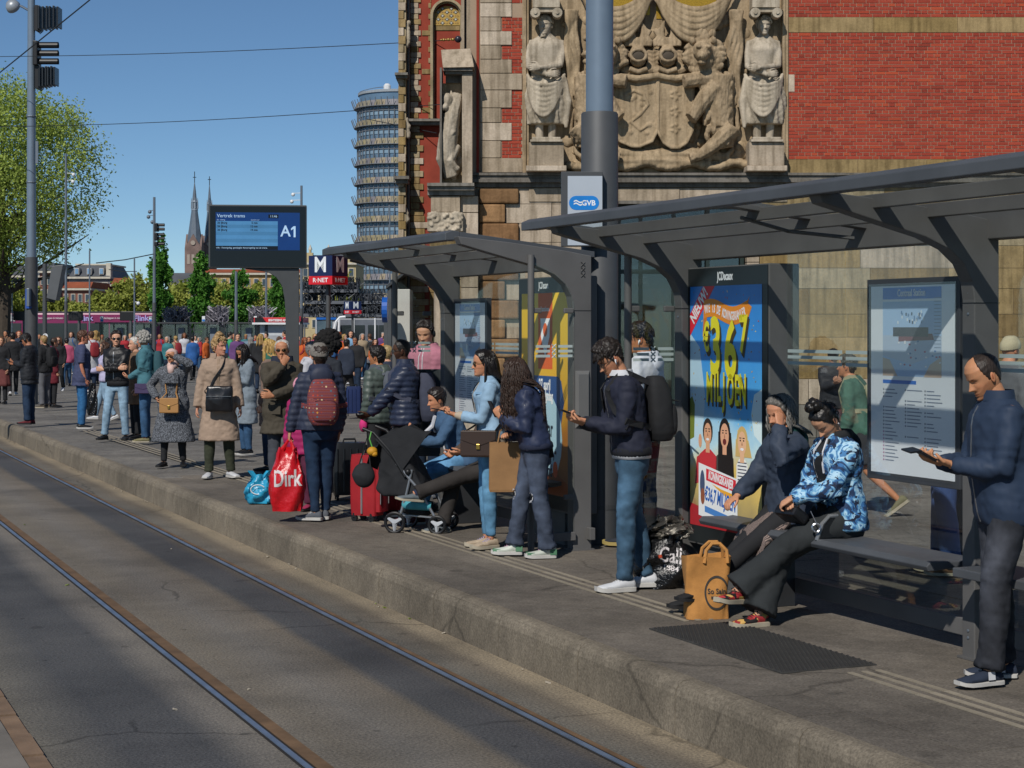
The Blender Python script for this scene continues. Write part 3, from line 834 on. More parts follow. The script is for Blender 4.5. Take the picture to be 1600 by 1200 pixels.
# glass office tower
Yt=260.0;kt=Yt/FPX
tw=thing('glass_tower','round glass office tower with banded floors beyond the station','tower',(pX(621,Yt),Yt+6,zg(Yt)),0)
cx,cy=pX(621,Yt),Yt+6
M_TG=mat('tower glass',S('#5b7388'),.12,.0,.25,.12,spec=.8)
M_TG2=mat('tower pale glass',S('#7b92a3'),.15,0,.15,.2,spec=.7)
M_TB=mat('tower sun screen',S('#7d7767'),.6,0,.25,.6,attr=True)
M_TF=mat('tower slab',S('#6c7177'),.6)
r0=65*kt
mb=MB();mb.lathe([(r0,-.5),(r0,pz(140,Yt))],(cx,cy,0),48);mb.build('core',M_TG,tw)
fl=30.3
for k in range(13):
 y=158+k*fl
 b=MB()
 for i in range(48):
  a0,a1=2*PI*i/48,2*PI*(i+.96)/48
  if math.sin(a0)>.2:continue
  cc=random.choice([(1,1,1),(1.1,1.05,.8),(.8,.85,1.25),(.95,.9,.75),(1.2,1.1,1.0)])
  q=lambda a,r,z:(cx+r*math.cos(a),cy+r*math.sin(a),z)
  z0,z1=pz(y+6,Yt),pz(y-3,Yt)
  b.add([q(a0,r0+.75,z0),q(a1,r0+.75,z0),q(a1,r0+.35,z1),q(a0,r0+.35,z1)],[(0,1,2,3)],cc)
 b.build('sun_screen',M_TB,tw)
 b=MB();b.lathe([(r0+.02,pz(y+14,Yt)),(r0+.25,pz(y+14,Yt)),(r0+.25,pz(y+13,Yt)),(r0+.02,pz(y+13,Yt))],(cx,cy,0),40,cap=False)
 b.lathe([(r0+.02,pz(y+7,Yt)),(r0+.8,pz(y+7,Yt)),(r0+.8,pz(y+6,Yt)),(r0+.02,pz(y+6,Yt))],(cx,cy,0),40,cap=False)
 b.build('floor_slab',M_TF,tw)
 b=MB();b.lathe([(r0+.03,pz(y+20.5,Yt)),(r0+.1,pz(y+20.5,Yt)),(r0+.1,pz(y+14.5,Yt)),(r0+.03,pz(y+14.5,Yt))],(cx,cy,0),40,cap=False);b.build('window_band',M_TG2,tw)
 b=MB()
 for i in range(24):
  a=PI+PI*(i+.5)/24
  b.tube([(cx+(r0+.3)*math.cos(a),cy+(r0+.3)*math.sin(a),pz(y+27,Yt)),(cx+(r0+.3)*math.cos(a),cy+(r0+.3)*math.sin(a),pz(y+7,Yt))],.07,4)
  b.tube([(cx+(r0+.8)*math.cos(a),cy+(r0+.8)*math.sin(a),pz(y+6,Yt)),(cx+(r0+1.2)*math.cos(a),cy+(r0+1.2)*math.sin(a),pz(y-6,Yt))],.05,4)
 b.build('mullion',M_TF,tw)
mb=MB();mb.lathe([(r0+.2,pz(143,Yt)),(r0+.2,pz(139,Yt))],(cx,cy,0),40);mb.build('roof',mat('pale roof',S('#8d949a'),.6),tw)
mb=MB();mb.lathe([(.55,pz(139,Yt)),(.55,pz(128,Yt)),(.3,pz(125,Yt))],(pX(602,Yt),cy-2,0),14);mb.build('roof_stack',mat('white stack',S('#cfd0d0'),.5),tw)
mb=MB();mb.tube([(pX(562,Yt)+2.0*math.cos(a)+1.5,cy-1+2*math.sin(a),pz(134,Yt)+.4*math.cos(a))for a in[i*.35 for i in range(19)]],.05,4);mb.build('roof_rail',M_TF,tw)
# twin spired church
Yc=520.0;kc=Yc/FPX
ch=thing('church','distant brick church with two slate spires','church',(pX(307,Yc),Yc,zg(Yc)),0)
M_CB=mat('church brick',S('#74625c'),.9,0,.2,.5);M_SL=mat('church slate',S('#5a6673'),.6,0,.12,.8);M_CS=mat('church stone',S('#9a8f84'),.85)
for(px,w_,yb,top,dY)in((304,13,430,268,0),(320,10,430,272,8)):
 X=pX(px,Yc);hw=w_*kc
 mb=MB();mb.box(X-hw,X+hw,Yc+dY-hw,Yc+dY+hw,-1,pz(388,Yc));mb.build('tower',M_CB,ch)
 mb=MB()
 for(dx,dy)in((0,-1),(-1,0),(1,0)):
  pts=[(-hw,0),(hw,0),(0,(388-366)*kc)]
  zb=pz(388,Yc)
  mb.prism([(X+(p if dy else dx*hw),Yc+dY+(dy*hw if dy else p),zb+q)for p,q in pts],(0,.6,0)if dy else(.6*-dx,0,0))
 mb.build('gable',M_CB,ch)
 sp=lambda r,y:[(X+r*kc*math.cos(2*PI*i/8+PI/8),Yc+dY+r*kc*math.sin(2*PI*i/8+PI/8),pz(y,Yc))for i in range(8)]
 mb=MB();mb.loft([sp(w_*.98,384),sp(w_*.55,345),sp(w_*.36,327)]);mb.loft([sp(w_*.30,316),sp(w_*.18,300),sp(.5,285)]);mb.build('spire',M_SL,ch)
 mb=MB();mb.loft([sp(w_*.42,329),sp(w_*.42,326)]);mb.loft([sp(w_*.3,326),sp(w_*.3,316)]);mb.loft([sp(w_*.4,316),sp(w_*.32,313)])
 for i in range(8):
  q=sp(w_*.40,326)[i];mb.tube([q,(q[0],q[1],pz(309,Yc))],[.18,.03],5)
 mb.build('lantern',mat('spire lead',S('#7f8b97'),.6),ch)
 mb=MB();mb.tube([(X,Yc+dY,pz(286,Yc)),(X,Yc+dY,pz(top,Yc))],.12,5);mb.tube([(X-.5,Yc+dY,pz(277,Yc)),(X+.5,Yc+dY,pz(277,Yc))],.1,4);mb.build('finial',M_BLK,ch)
 for i in range(3):
  for(y0,y1)in((398,413),):
   mb=MB();xx=X+(i-1)*hw*.55;mb.box(xx-hw*.17,xx+hw*.17,Yc+dY-hw-.1,Yc+dY-hw+.2,pz(y1,Yc),pz(y0,Yc));mb.build('window',M_CS,ch)
 mb=MB();mb.lathe([(w_*.28*kc,-.1),(w_*.28*kc,.1)],(0,0,0),12);me=mb.mesh('w');me.transform(inv_of(ch)@Matrix.Translation((X,Yc+dY-hw-.2,pz(380,Yc)))@Matrix.Rotation(R(90),4,'X'));link_mesh('window',me,M_CS,ch)
# houses
def house(name,label,px0,px1,ytop,Y,wall,roof=None,ytr=None,cols=4,rows=2,win='#3b4650',trim='#b9b3a4',dep=12,style='flat',cat='house',ybase=540):
 h=thing(name,label,cat,(pX((px0+px1)/2,Y),Y,zg(Y)),0)
 k=Y/FPX
 mb=MB();pxb(mb,px0,px1,ytop,ybase,Y,dep);mb.build('wall',wall,h)
 mb=MB();pxb(mb,px0-1.5,px1+1.5,ytop-1.5,ytop+1.5,Y,dep+.6,None,-.4);mb.build('cornice',mat('trim '+trim,S(trim),.7),h)
 if roof is not None:
  inx=(px1-px0)*(.12 if style=='mansard' else.02)
  a=[(px0,ytop-2),(px1,ytop-2),(px1-inx,ytr),(px0+inx,ytr)]
  mb=MB();f=[Vector((pX(x,Y),Y-.2+(1.6 if i>1 else 0),pz(y,Y)))for i,(x,y)in enumerate(a)]
  b=[Vector((v.x,Y+dep-(1.6 if i>1 else 0),v.z))for i,v in enumerate(f)]
  mb.add(f+b,[(0,1,2,3),(5,4,7,6),(1,5,6,2),(4,0,3,7),(3,2,6,7)]);mb.build('roof',roof,h)
  if style=='mansard':
   for i in range(3):
    xx=px0+(px1-px0)*(.2+.3*i)
    mb=MB();pxb(mb,xx-3.5,xx+3.5,ytr+6,ytop-5,Y,2.0,None,-.3);w_=mb.build('dormer',mat('dormer white',S('#b5b2ac'),.7),h)
    mb=MB();pxb(mb,xx-2.5,xx+2.5,ytr+7,ytop-6,Y,.1,None,-.36);mb.build('pane',mat('sky pane',S('#6f93b4'),.15,spec=.8),w_)
   mb=MB();pxb(mb,px0+inx-2,px1-inx+2,ytr-1.5,ytr+1,Y,dep-2,None,1.2);pxb(mb,px1-6,px1+1,ytr-2,ytop,Y,1,None,-.1);mb.build('roof_edge',mat('trim '+trim,S(trim),.7),h)
 if style=='gable':
  for i in range(cols//2):
   xm=px0+(px1-px0)*(i+.5)/(cols//2);hwid=(px1-px0)/cols*.8
   mb=MB()
   st_=[(-1,0),(-1,6),(-.7,6),(-.7,12),(-.4,12),(-.4,17),(-.12,17),(-.12,22),(.12,22),(.12,17),(.4,17),(.4,12),(.7,12),(.7,6),(1,6),(1,0)]
   mb.prism([(pX(xm+a_*hwid,Y),Y-.3,pz(ytop-b_,Y))for a_,b_ in st_],(0,1.0,0));mb.build('gable',wall,h)
   mb=MB();mb.tube([(pX(xm,Y),Y+.2,pz(ytop-22,Y)),(pX(xm,Y),Y+.2,pz(ytop-30,Y))],[.3,.03],5);mb.build('finial',mat('trim '+trim,S(trim),.7),h)
 M_W=mat('far window '+win,S(win),.2,spec=.7)
 for r in range(rows):
  for c in range(cols):
   x=px0+(px1-px0)*(c+.5)/cols;y=ytop+8+r*20;ww=(px1-px0)/cols*.22
   mb=MB();pxb(mb,x-ww-1,x+ww+1,y-1,y+12,Y,.3,None,-.12);f=mb.build('window',mat('trim '+trim,S(trim),.7),h)
   mb=MB();pxb(mb,x-ww,x+ww,y,y+11,Y,.1,None,-.16);mb.build('pane',M_W,f)
 return h
M_GW=mat('grey plaster',S('#77777a'),.9,0,.12,.4);M_RED=mat('far red brick',S('#7d5347'),.9,0,.2,.6);M_TILE=mat('far roof tile',S('#8a4a30'),.85,0,.2,.8)
M_SLT=mat('far slate',S('#4d5055'),.6,0,.15,.6);M_YB=mat('far yellow brick',S('#a58a5c'),.9,0,.18,.5);M_CRM=mat('far cream stone',S('#b5a67f'),.85,0,.12,.5)
house('mansion_house','grey plastered house with a slate mansard roof and white trim beyond the trees',108,172,434,220,M_GW,M_SLT,413,4,3,style='mansard')
house('brick_house','narrow red brick house behind the traffic sign box',62,82,425,226,M_RED,M_SLT,410,2,3)
house('grey_roof_house','house with long grey roof at the left behind the big tree',-60,62,432,235,M_GW,M_SLT,414,8,3)
house('tiled_house','low house with orange tiled roof in front of the mansard house',98,142,452,205,M_RED,M_TILE,440,4,2)
house('gabled_house','small red gabled house with white edges left of the bushy trees',174,196,446,215,M_RED,M_TILE,434,2,2)
house('slate_house','long house with dark slate roof below the church',262,308,446,240,M_GW,M_SLT,426,5,2)
house('canal_house','cream and brick row of stepped gables behind the departure display',318,470,428,230,M_YB,M_TILE,420,12,4,style='flat',cat='building')
house('gable_row','ornate yellow building with stepped gables left of the glass tower',470,556,412,225,M_CRM,M_SLT,398,6,5,style='gable',cat='building')
house('station_shed','orange brick house front far behind the metro sign',520,556,404,236,M_RED,M_SLT,392,4,5,cat='building')
# trees ---------------------------------------------------------
def leaf_mat(name,a,b,trans=.35):
 m,nt,bs=nodes(name)
 at=nt.nodes.new('ShaderNodeAttribute');at.attribute_name='tint'
 c=mixrgb(nt,a,b,at.outputs[2])
 nt.links.new(c,bs.inputs['Base Color']);bs.inputs['Roughness'].default_value=.6;bs.inputs['Specular IOR Level'].default_value=.2
 tr=nt.nodes.new('ShaderNodeBsdfTranslucent');nt.links.new(c,tr.inputs[0])
 mx=nt.nodes.new('ShaderNodeMixShader');mx.inputs[0].default_value=trans
 nt.links.new(bs.outputs[0],mx.inputs[1]);nt.links.new(tr.outputs[0],mx.inputs[2]);nt.links.new(mx.outputs[0],nt.nodes['Material Output'].inputs[0])
 return m
M_LF1=leaf_mat('spring leaf',S('#7a8c3a'),S('#b1c162'));M_LF2=leaf_mat('dark poplar leaf',S('#3d6a2a'),S('#659a3e'));M_LF3=leaf_mat('willow leaf',S('#7f8b38'),S('#a9ae58'))
M_BARK=mat('bark',S('#40382f'),.9,0,.25,6,.5,30,.01)
def leaves(n,shape,size,seed,clump=0.6,nclump=60):
 rs=np.random.RandomState(seed)
 cl=[]
 while len(cl)<nclump:
  p=rs.uniform(-1,1,3)
  if shape(p):cl.append(p)
 cl=np.array(cl)
 tint=rs.uniform(0,1,nclump)
 pts=[];tn=[]
 while len(pts)<n:
  if rs.rand()<clump:
   i=rs.randint(nclump);p=cl[i]+rs.normal(0,.085,3);t=tint[i]
  else:
   p=rs.uniform(-1,1,3);t=rs.rand()
   if not shape(p):continue
  pts.append(p);tn.append(np.clip(t+rs.normal(0,.15),0,1))
 pts=np.array(pts)
 u=rs.normal(size=(n,3));u/=np.linalg.norm(u,axis=1,keepdims=True)
 v=rs.normal(size=(n,3));v-=u*(u*v).sum(1,keepdims=True);v/=np.linalg.norm(v,axis=1,keepdims=True)
 s_=size*rs.uniform(.6,1.3,(n,1))
 return pts,u*s_,v*s_*.6,np.array(tn)
def tree(label,px,Y,ytop,ybot,rpx,m,n,leaf,seed,kind='round',group=None,name='tree',clump=.6,nclump=60,name_trunk=True):
 X=pX(px,Y);k=Y/FPX;z0,z1=pz(ybot,Y),pz(ytop,Y);zm,hz,rr=(z0+z1)/2,(z1-z0)/2,rpx*k
 t=thing(name,label,'tree',(X,Y,zg(Y)),0,group)
 if kind=='column':shp=lambda p:(p[0]**2+p[1]**2)<(1-max(0,p[2])**1.4)*(.75+.25*math.sin(p[2]*9))**2*(1 if p[2]>-.8 else.5)
 elif kind=='open':shp=lambda p:(p**2).sum()<1 and noise.noise(Vector(p*2.6+seed))>-.08
 else:shp=lambda p:(p[0]**2+p[1]**2+p[2]**2)<.8+.35*noise.noise(Vector(p*2+seed))
 P,u,v,tn=leaves(n,shp,leaf,seed,clump,nclump)
 P=P*np.array([rr,rr,hz])+np.array([0,0,zm-zg(Y)])
 V=np.stack([P-u-v,P+u-v*.4,P+u*.4+v,P-u+v*.6],1).reshape(-1,3)
 F_=np.arange(n*4).reshape(-1,4)
 me=bpy.data.meshes.new('crown');me.from_pydata(V.tolist(),[],F_.tolist())
 ca=me.color_attributes.new('tint','FLOAT_COLOR','POINT');tt=np.repeat(tn,4)
 ca.data.foreach_set('color',np.stack([tt,tt,tt,np.ones_like(tt)],-1).astype(np.float32).ravel())
 link_mesh('crown',me,m,t)
 mb=MB();top=zm-zg(Y)+hz*(.6 if kind=='column' else.0);tr=rr*(.06 if kind!='column' else.1)
 mb.tube([(0,0,0),(tr*.5,0,top*.4),(-tr*.4,0,top*.75),(0,0,top)],[tr*1.3,tr,tr*.8,tr*.35],8)
 rs=random.Random(seed)
 for i in range(26 if kind=='open' else 8):
  a=rs.uniform(0,6.28);zb=top*rs.uniform(.35,.98);L=rr*rs.uniform(.5,.95)*(1 if kind!='column' else.8)
  d=Vector((math.cos(a),math.sin(a),rs.uniform(.2,1.1)))
  p0=Vector((0,0,zb));p1=p0+d*L*.45;p2=p1+Vector((d.x,d.y,d.z*.5+rs.uniform(-.2,.3)))*L*.5
  mb.tube([p0,p1,p2],[tr*.45,tr*.28,tr*.08],5)
  for q in range(3 if kind=='open' else 0):
   e=p0.lerp(p1,rs.uniform(.4,1));mb.tube([e,e+Vector((rs.uniform(-1,1),rs.uniform(-1,1),rs.uniform(0,1)))*L*.35],[tr*.16,tr*.04],4)
 mb.build('trunk',M_BARK,t,world=False,smooth=True)
 return t
tree('large spring tree with thin bright foliage at the left edge',4,95,128,425,152,M_LF1,56000,.07,11,'open',clump=.62,nclump=900)
for i,(px,yt,yb,r_,lab)in enumerate(((251,372,500,21,'dark narrow poplar behind the traffic light mast'),(313,392,512,24,'narrow green poplar just left of the departure display'),(374,424,512,27,'green poplar below the middle of the departure display'),(434,424,512,17,'green poplar half hidden by the post of the departure display'))):
 tree(lab,px,110,yt,yb,r_,M_LF2,6500,.105,30+i,'column','poplars behind the tram stop','poplar_tree',.6,70)
wl=[(-8,428,46,'at the far left edge under the big tree'),(38,440,34,'behind the big grey pole'),(92,462,36,'below the tilted traffic sign box'),(130,470,30,'in front of the tiled house'),(172,450,34,'in front of the gabled house'),(212,424,40,'tallest of the row, left of the slim poplar'),(276,438,38,'between the first two poplars'),(345,432,36,'between the second and third poplar'),(404,440,34,'right of the third poplar'),(540,430,24,'below the glass tower beside the metro sign')]
for i,(px,yt,r_,lab)in enumerate(wl):
 tree('yellow green spring tree '+lab,px,165+(i%3)*6,yt,528,r_,M_LF3,5200,.17,60+i,'round','spring trees along the far water side','tree',.5,60)
# tram with banner, stop shelters
M_MAG=mat('magenta tram paint',S('#7c1f52'),.35,0,.08,.6,coat=.3);M_WINB=mat('tram window',S('#1a1d22'),.1,0,.1,1,spec=.7)
Ya=118.0
tram=thing('tram','long tram in magenta advertising colours at the far stop','tram',(pX(110,Ya),Ya,zg(Ya)),0)
mb=MB();pxb(mb,-70,244,489,548,Ya,2.4);mb.build('body',M_MAG,tram,bevel=.1)
mb=MB();pxb(mb,-68,242,486.5,489.2,Ya,2.0,None,.2);mb.build('roof',M_DK,tram)
for x in range(-66,240,34):
 mb=MB();pxb(mb,x,x+31.5,505,540,Ya,.06,None,-.03);mb.build('window',M_WINB,tram)
for x in(25,92,160,228):
 mb=MB();pxb(mb,x-1,x+7,505,545,Ya,.06,None,-.05);mb.build('door',M_WINB,tram)
for x,s_ in((9,15),(134,12),(221,12)):
 text('lettering','Flink',M_WHT if x<100 else mat('lilac print',S('#a9a0d8'),.5),tram,basis((pX(x,Ya),Ya-.08,pz(497.5,Ya)),(1,0,.04),(0.14,0,1)),s_*Ya/FPX,.012,1.0)
for x0,x1 in((62,98),(164,188)):
 text('lettering','boodschappen in minuten',M_WHT,tram,basis((pX((x0+x1)/2,Ya),Ya-.08,pz(497,Ya)),(1,0,0),(0,0,1)),.20,.0,.8)
dtm=thing('tram','dark tram half hidden behind the far shelters on the right','tram',(pX(325,124),124,zg(124)),0)
mb=MB();pxb(mb,250,402,503,550,124,2.3);mb.build('body',mat('dark tram',S('#34383d'),.4,0,.15,.5),dtm,bevel=.08)
for x in range(254,400,18):
 mb=MB();pxb(mb,x,x+16,506,530,124,.06,None,-.03);mb.build('window',M_WINB,dtm)
M_GL=glass_mat('shelter glass')
for i,(x0,x1,lab)in enumerate(((148,196,'leftmost far tram shelter, in front of the magenta tram'),(199,240,'second far tram shelter, left of the traffic light mast'),(246,292,'third far tram shelter, right of the traffic light mast'),(296,342,'fourth far tram shelter under the departure display'),(346,398,'rightmost far tram shelter beside the white kiosk'))):
 Yb=98.0
 t=thing('tram_shelter',lab,'shelter',(pX((x0+x1)/2,Yb),Yb,zg(Yb)),0,'far tram shelters across the plaza')
 mb=MB();pxb(mb,x0,x1,503.5,505.5,Yb,1.5);mb.build('roof',M_DK,t)
 mb=MB()
 for x in(x0+2,(x0+x1)/2,x1-3):pxb(mb,x,x+1.2,505,575,Yb,.1,None,.8)
 pxb(mb,x0+2,x1-2,566,568,Yb,.08,None,.82);mb.build('post',M_DK,t)
 mb=MB();pxb(mb,x0+3.5,x1-3.5,507,566,Yb,.02,None,.85);mb.build('pane',M_GL,t)
 mb=MB();pxb(mb,x1-17,x1-8,512,552,Yb,.1,None,.6);mb.build('map_panel',mat('far poster',S('#6f7680'),.5),t)
for i,(px,lab)in enumerate(((159,'white stop sign left, by the first far shelter'),(235,'white stop sign just left of the traffic light mast'),(318,'blue and white stop sign under the left end of the display'),(399,'white stop sign beside the kiosk roof'))):
 t=thing('stop_sign',lab,'sign',(pX(px,100),99,zg(100)),0,'far tram stop signs')
 mb=MB();pxb(mb,px-2.4,px+2.4,494,503,99,.06);mb.build('sign_plate',M_WHT,t)
 mb=MB();pxb(mb,px-2,px+2,499,502,99,.02,None,-.03);mb.build('logo_field',mat('logo blue',S('#2b74bd'),.5),t)
 mb=MB();pxb(mb,px-.5,px+.5,503,575,99,.05);mb.build('post',M_POLED,t)
for i,(px,lab)in enumerate(((31,'dark display screen at the left over the tram'),(117,'dark display screen beside the slim pole'),(198,'dark display screen on the post over the second shelter'))):
 t=thing('display_screen',lab,'screen',(pX(px,96),96,zg(96)),0,'back sides of the far departure displays')
 mb=MB();pxb(mb,px-11,px+11,486.5,501,96,.3);mb.build('housing',M_BLK,t,bevel=.03)
 mb=MB();pxb(mb,px+4,px+7,500,580,96,.3,None,.02);mb.build('post',M_POLED,t)
# white kiosk and blue white tram on the right
ki=thing('kiosk','white ticket kiosk with red fascia left of the display post','kiosk',(pX(428,80),80,zg(80)),0)
mb=MB();pxb(mb,406,462,507,562,80,3);mb.build('body',mat('kiosk white',S('#b8bcc0'),.6,0,.05),ki)
mb=MB();pxb(mb,398,470,496,504,80,3.4,None,-.3);f=mb.build('fascia',mat('fascia red',S('#c2242c'),.5),ki,bevel=.02)
mb=MB();mb.prism([(pX(a,79.6),79.62,pz(b,79.6))for a,b in((398,496),(410,496),(416,504),(398,504))],(0,.06,0));mb.build('fascia_corner',M_BLK,ki)
mb=MB();pxb(mb,396,471,504,507,80,3.6,None,-.4);mb.build('awning',M_WHT,ki)
text('lettering','SIGHTSEEING AMSTERDAM',M_WHT,ki,basis((pX(441,79.6),79.66,pz(500.5,79.6)),(1,0,0),(0,0,1)),.14,.006,.75)
mb=MB();pxb(mb,407,445,524,548,80,.05,None,-.03);mb.build('counter_panel',mat('kiosk grey',S('#9a9ea3'),.6),ki)
tb=thing('tram','blue and white tram standing behind the metro signs','tram',(pX(545,85),85,zg(85)),0)
M_TW_=mat('tram white',S('#a9adb2'),.35,0,.05);M_TBL=mat('tram blue',S('#1d5fae'),.35)
mb=MB();pxb(mb,524,640,497,570,85,2.4);mb.build('body',mat('tram grey',S('#62676f'),.4),tb,bevel=.08)
mb=MB();pxb(mb,492,526,497,570,84.6,2.2);cab=mb.build('cab',M_TW_,tb,bevel=.12)
mb=MB();pxb(mb,494,525,496,499.5,84.5,1.8);mb.build('cab_roof',M_TBL,tb)
mb=MB();pxb(mb,495,519,500,528,84.56,.06);mb.build('windscreen',mat('windscreen',S('#4a5c68'),.1,spec=.8),tb)
mb=MB();mb.tube([(pX(x,84.5),84.5,pz(y,84.5))for x,y in((519,545),(521,520),(525,503),(531,496),(540,495))],.07,6);mb.tube([(pX(x,84.5),84.5,pz(y,84.5))for x,y in((529,530),(530,497))],.06,6);mb.build('cab_frame',M_WHT,tb)
for x in(533,554,575,592,610):
 mb=MB();pxb(mb,x,x+16,508,532,85,.06,None,-.03);mb.build('window',M_WINB,tb)
mb=MB()
for x in(552,585,618):pxb(mb,x,x+2,497,545,85,.05,None,-.06)
mb.build('door_rail',M_WHT,tb)
# bicycle parking decks
bp=thing('bicycle_deck','tiered grey bicycle parking decks below the glass tower','bicycle parking',(pX(540,130),130,zg(130)),0)
mb=MB()
for(x0,x1,y)in((470,560,452),(476,640,470),(466,640,490)):pxb(mb,x0,x1,y,y+5,130,14)
for x in range(470,640,20):pxb(mb,x,x+1.5,452,545,130,.3,None,2)
mb.build('deck',mat('deck steel',S('#5b5f66'),.6,0,.1,.5),bp)
mb=MB();rs=random.Random(5)
for i in range(520):
 y=rs.choice((448,450,466,484,486));x=rs.uniform(472,560 if y<455 else 600);Y=130+rs.uniform(-.2,2.5);r_=.33
 c=Vector((pX(x,Y),Y,pz(y,Y)));a=rs.uniform(0,PI);u=Vector((math.cos(a),math.sin(a),0))
 mb.tube([c+u*r_*math.cos(t)+Vector((0,0,r_*math.sin(t)))for t in[j*2*PI/7 for j in range(8)]],.035,3,False)
 mb.tube([c,c+u*.5+Vector((0,0,.35)),c+u*.3+Vector((0,0,.7))],.03,3)
mb.build('parked_bicycle_mass',mat('bicycle metal',S('#3e4248'),.5,.3,.4,2),bp,kind='stuff')
mb=MB()
for i in range(240):
 x=rs.choice((rs.uniform(328,352),rs.uniform(393,420),rs.uniform(262,290)));Y=104+rs.uniform(0,2);y=rs.uniform(484,503)+abs((x%30)-15)*.3
 c=Vector((pX(x,Y),Y,pz(y,Y)));a=rs.uniform(0,PI);u=Vector((math.cos(a),math.sin(a),0));r_=.3
 mb.tube([c+u*r_*math.cos(t)+Vector((0,0,r_*math.sin(t)))for t in[j*2*PI/7 for j in range(8)]],.03,3,False)
 mb.tube([c,c+u*.5+Vector((0,0,.35))],.03,3)
o=mb.build('parked_bicycle_mass',mat('bicycle mixed',S('#6b6870'),.5,.3,.5,1.5),None,kind='stuff');tag(o,'dense mass of parked bicycles between the poplars','bicycles')
# ---------------------------------------------------------------- poles and wires
def lathe_pole(root,pts,m,name='pole',seg=20):
 mb=MB();x,y=MW[root].translation.x,MW[root].translation.y
 mb.lathe(pts,(x,y,0),seg);return mb.build(name,m,root,smooth=True)
# big tram pole between the shelters
gp=thing('tram_pole','thick grey overhead line pole between the two near shelters','pole',W(937,0,15.2)*1.0,0)
gp.location=(.757,15.2,0);MW[gp]=Matrix.Translation((.757,15.2,0))
lathe_pole(gp,[(.160,0),(.160,3.70),(.152,3.715)],M_POLED,'pole_sleeve',32)
lathe_pole(gp,[(.119,3.7),(.117,9.0)],mat('pale blue grey pole',S('#71808f'),.4,.2,.05,6),'pole',32)
mb=MB();mb.lathe([(.163,.3),(.163,.34)],(.757,15.2,0),32)
mb.build('pole_band',M_DK,gp)
sg=thing('stop_sign','grey framed white stop sign with blue logo on the thick pole','sign',(.757-.17,14.98,2.6),0)
Ys=14.95;x0,x1=pX(877,Ys),pX(942,Ys);zt=pz(268,Ys)
mb=MB();mb.box(x0,x1,Ys,Ys+.09,2.55,zt);mb.build('sign_box',M_DK,sg,bevel=.004)
mb=MB();mb.box(pX(887,Ys),pX(941,Ys),Ys-.002,Ys,2.56,pz(275,Ys));mb.build('sign_face',mat('pale sign face',S('#a9b1ba'),.4,0,.04),sg)
cx_,cz_=pX(912.5,Ys),pz(317,Ys);hw_,hh_=23.5*Ys/FPX,11*Ys/FPX
poly=[(cx_+sgn*(hw_-hh_)+hh_*math.cos(a),cz_+hh_*math.sin(a))for sgn,rng in((1,[(-90+18*i)for i in range(11)]),(-1,[(90+18*i)for i in range(11)]))for a in[R(q)for q in rng]]
mb=MB();mb.prism([(x,Ys-.0045,z)for x,z in poly],(0,.002,0));mb.build('logo_field',mat('sign logo blue',S('#1579c8'),.4),sg)
M_PRW=mat('white letter',S('#e2e6e8'),.5)
text('lettering','GVB',M_PRW,sg,basis((pX(919.5,Ys),Ys-.0052,pz(317.5,Ys)),(1,0,0),(0,0,1)),.062,.0016,1.0)
for dz in(.011,-.011):
 mb=MB();xs=[pX(896.5+i*1.25,Ys)for i in range(12)]
 mb.loft([[(x,Ys-.006,cz_+dz+.008*math.sin(i/11*2*PI)*(1)+.0055),(x,Ys-.006,cz_+dz+.008*math.sin(i/11*2*PI)-.0055)]for i,x in enumerate(xs)],cap=False,closed=False);mb.build('logo_wave',M_PRW,sg)
mb=MB();mb.box(pX(940,Ys),.757,Ys+.02,Ys+.06,3.0,3.03);mb.build('bracket',M_DK,sg)
# big pole on the left with signal lamps
Yp=44.0;xp=pX(49,Yp)
bpole=thing('tram_pole','tall grey pole at the left carrying black signal lamps','pole',(xp,Yp,zg(Yp)),0)
lathe_pole(bpole,[(.160,zg(Yp)),(.158,pz(402,Yp))],M_POLED,'pole_sleeve',24)
lathe_pole(bpole,[(.118,pz(402,Yp)),(.10,pz(120,Yp)),(.085,pz(-60,Yp))],mat('pale blue grey pole',S('#71808f'),.4,.2,.05,6),'pole',24)
mb=MB()
for y in(182,285):mb.lathe([(.125,pz(y+1,Yp)),(.13,pz(y,Yp)),(.125,pz(y-1,Yp))],(xp,Yp,0),16)
mb.build('pole_band',M_POLE,bpole)
mb=MB();pxb(mb,57,61,221,256,Yp,.05,None,-.1);mb.build('label_plate',M_POLE,bpole)
mb=MB();pxb(mb,43,52,452,482,Yp,.03,None,-.19);mb.build('blue_plate',mat('plate blue',S('#1f4ea0'),.5),bpole)
mb=MB();pxb(mb,47.5,52,451,479,Yp,.22,None,-.36);mb.build('grey_box',M_POLE,bpole,bevel=.01)
def tsig(px,y0,y1,Y,side,label,w_=22,horiz=True,hoods=3):
 t=thing('traffic_signal',label,'traffic light',(pX(px,Y),Y-.1,pz(y1,Y)),0,None)
 k=Y/FPX
 mb=MB();x0=pX(px,Y);mb.box(x0-.02,x0+(.1),Y-.3,Y+.1,pz(y1,Y),pz(y0,Y));mb.build('backplate',M_BLK,t,bevel=.02)
 n=hoods;hh=(y1-y0)/n
 for i in range(n):
  mb=MB();zc=pz(y0+hh*(i+.5),Y);L=w_*k;rr=hh*.46*k
  if horiz:
   rings=[]
   for q in(0,.55,1.0):
    rings.append([(x0+L*q,Y-.12+rr*math.cos(a),zc+rr*.95*math.sin(a))for a in[R(-40+260*j/12)for j in range(13)]])
   mb.loft(rings,cap=False,closed=False)
   o=mb.build('hood',M_BLK,t)
   mb=MB();mb.ell((x0+L*.15,Y-.12,zc),(.02,rr*.85,rr*.85),None,12,6);mb.build('lens',mat('dark lens',S('#26201c'),.15),o)
 return t
tsig(57,66,104,Yp,1,'black three lamp signal with long hoods on the left pole',36)
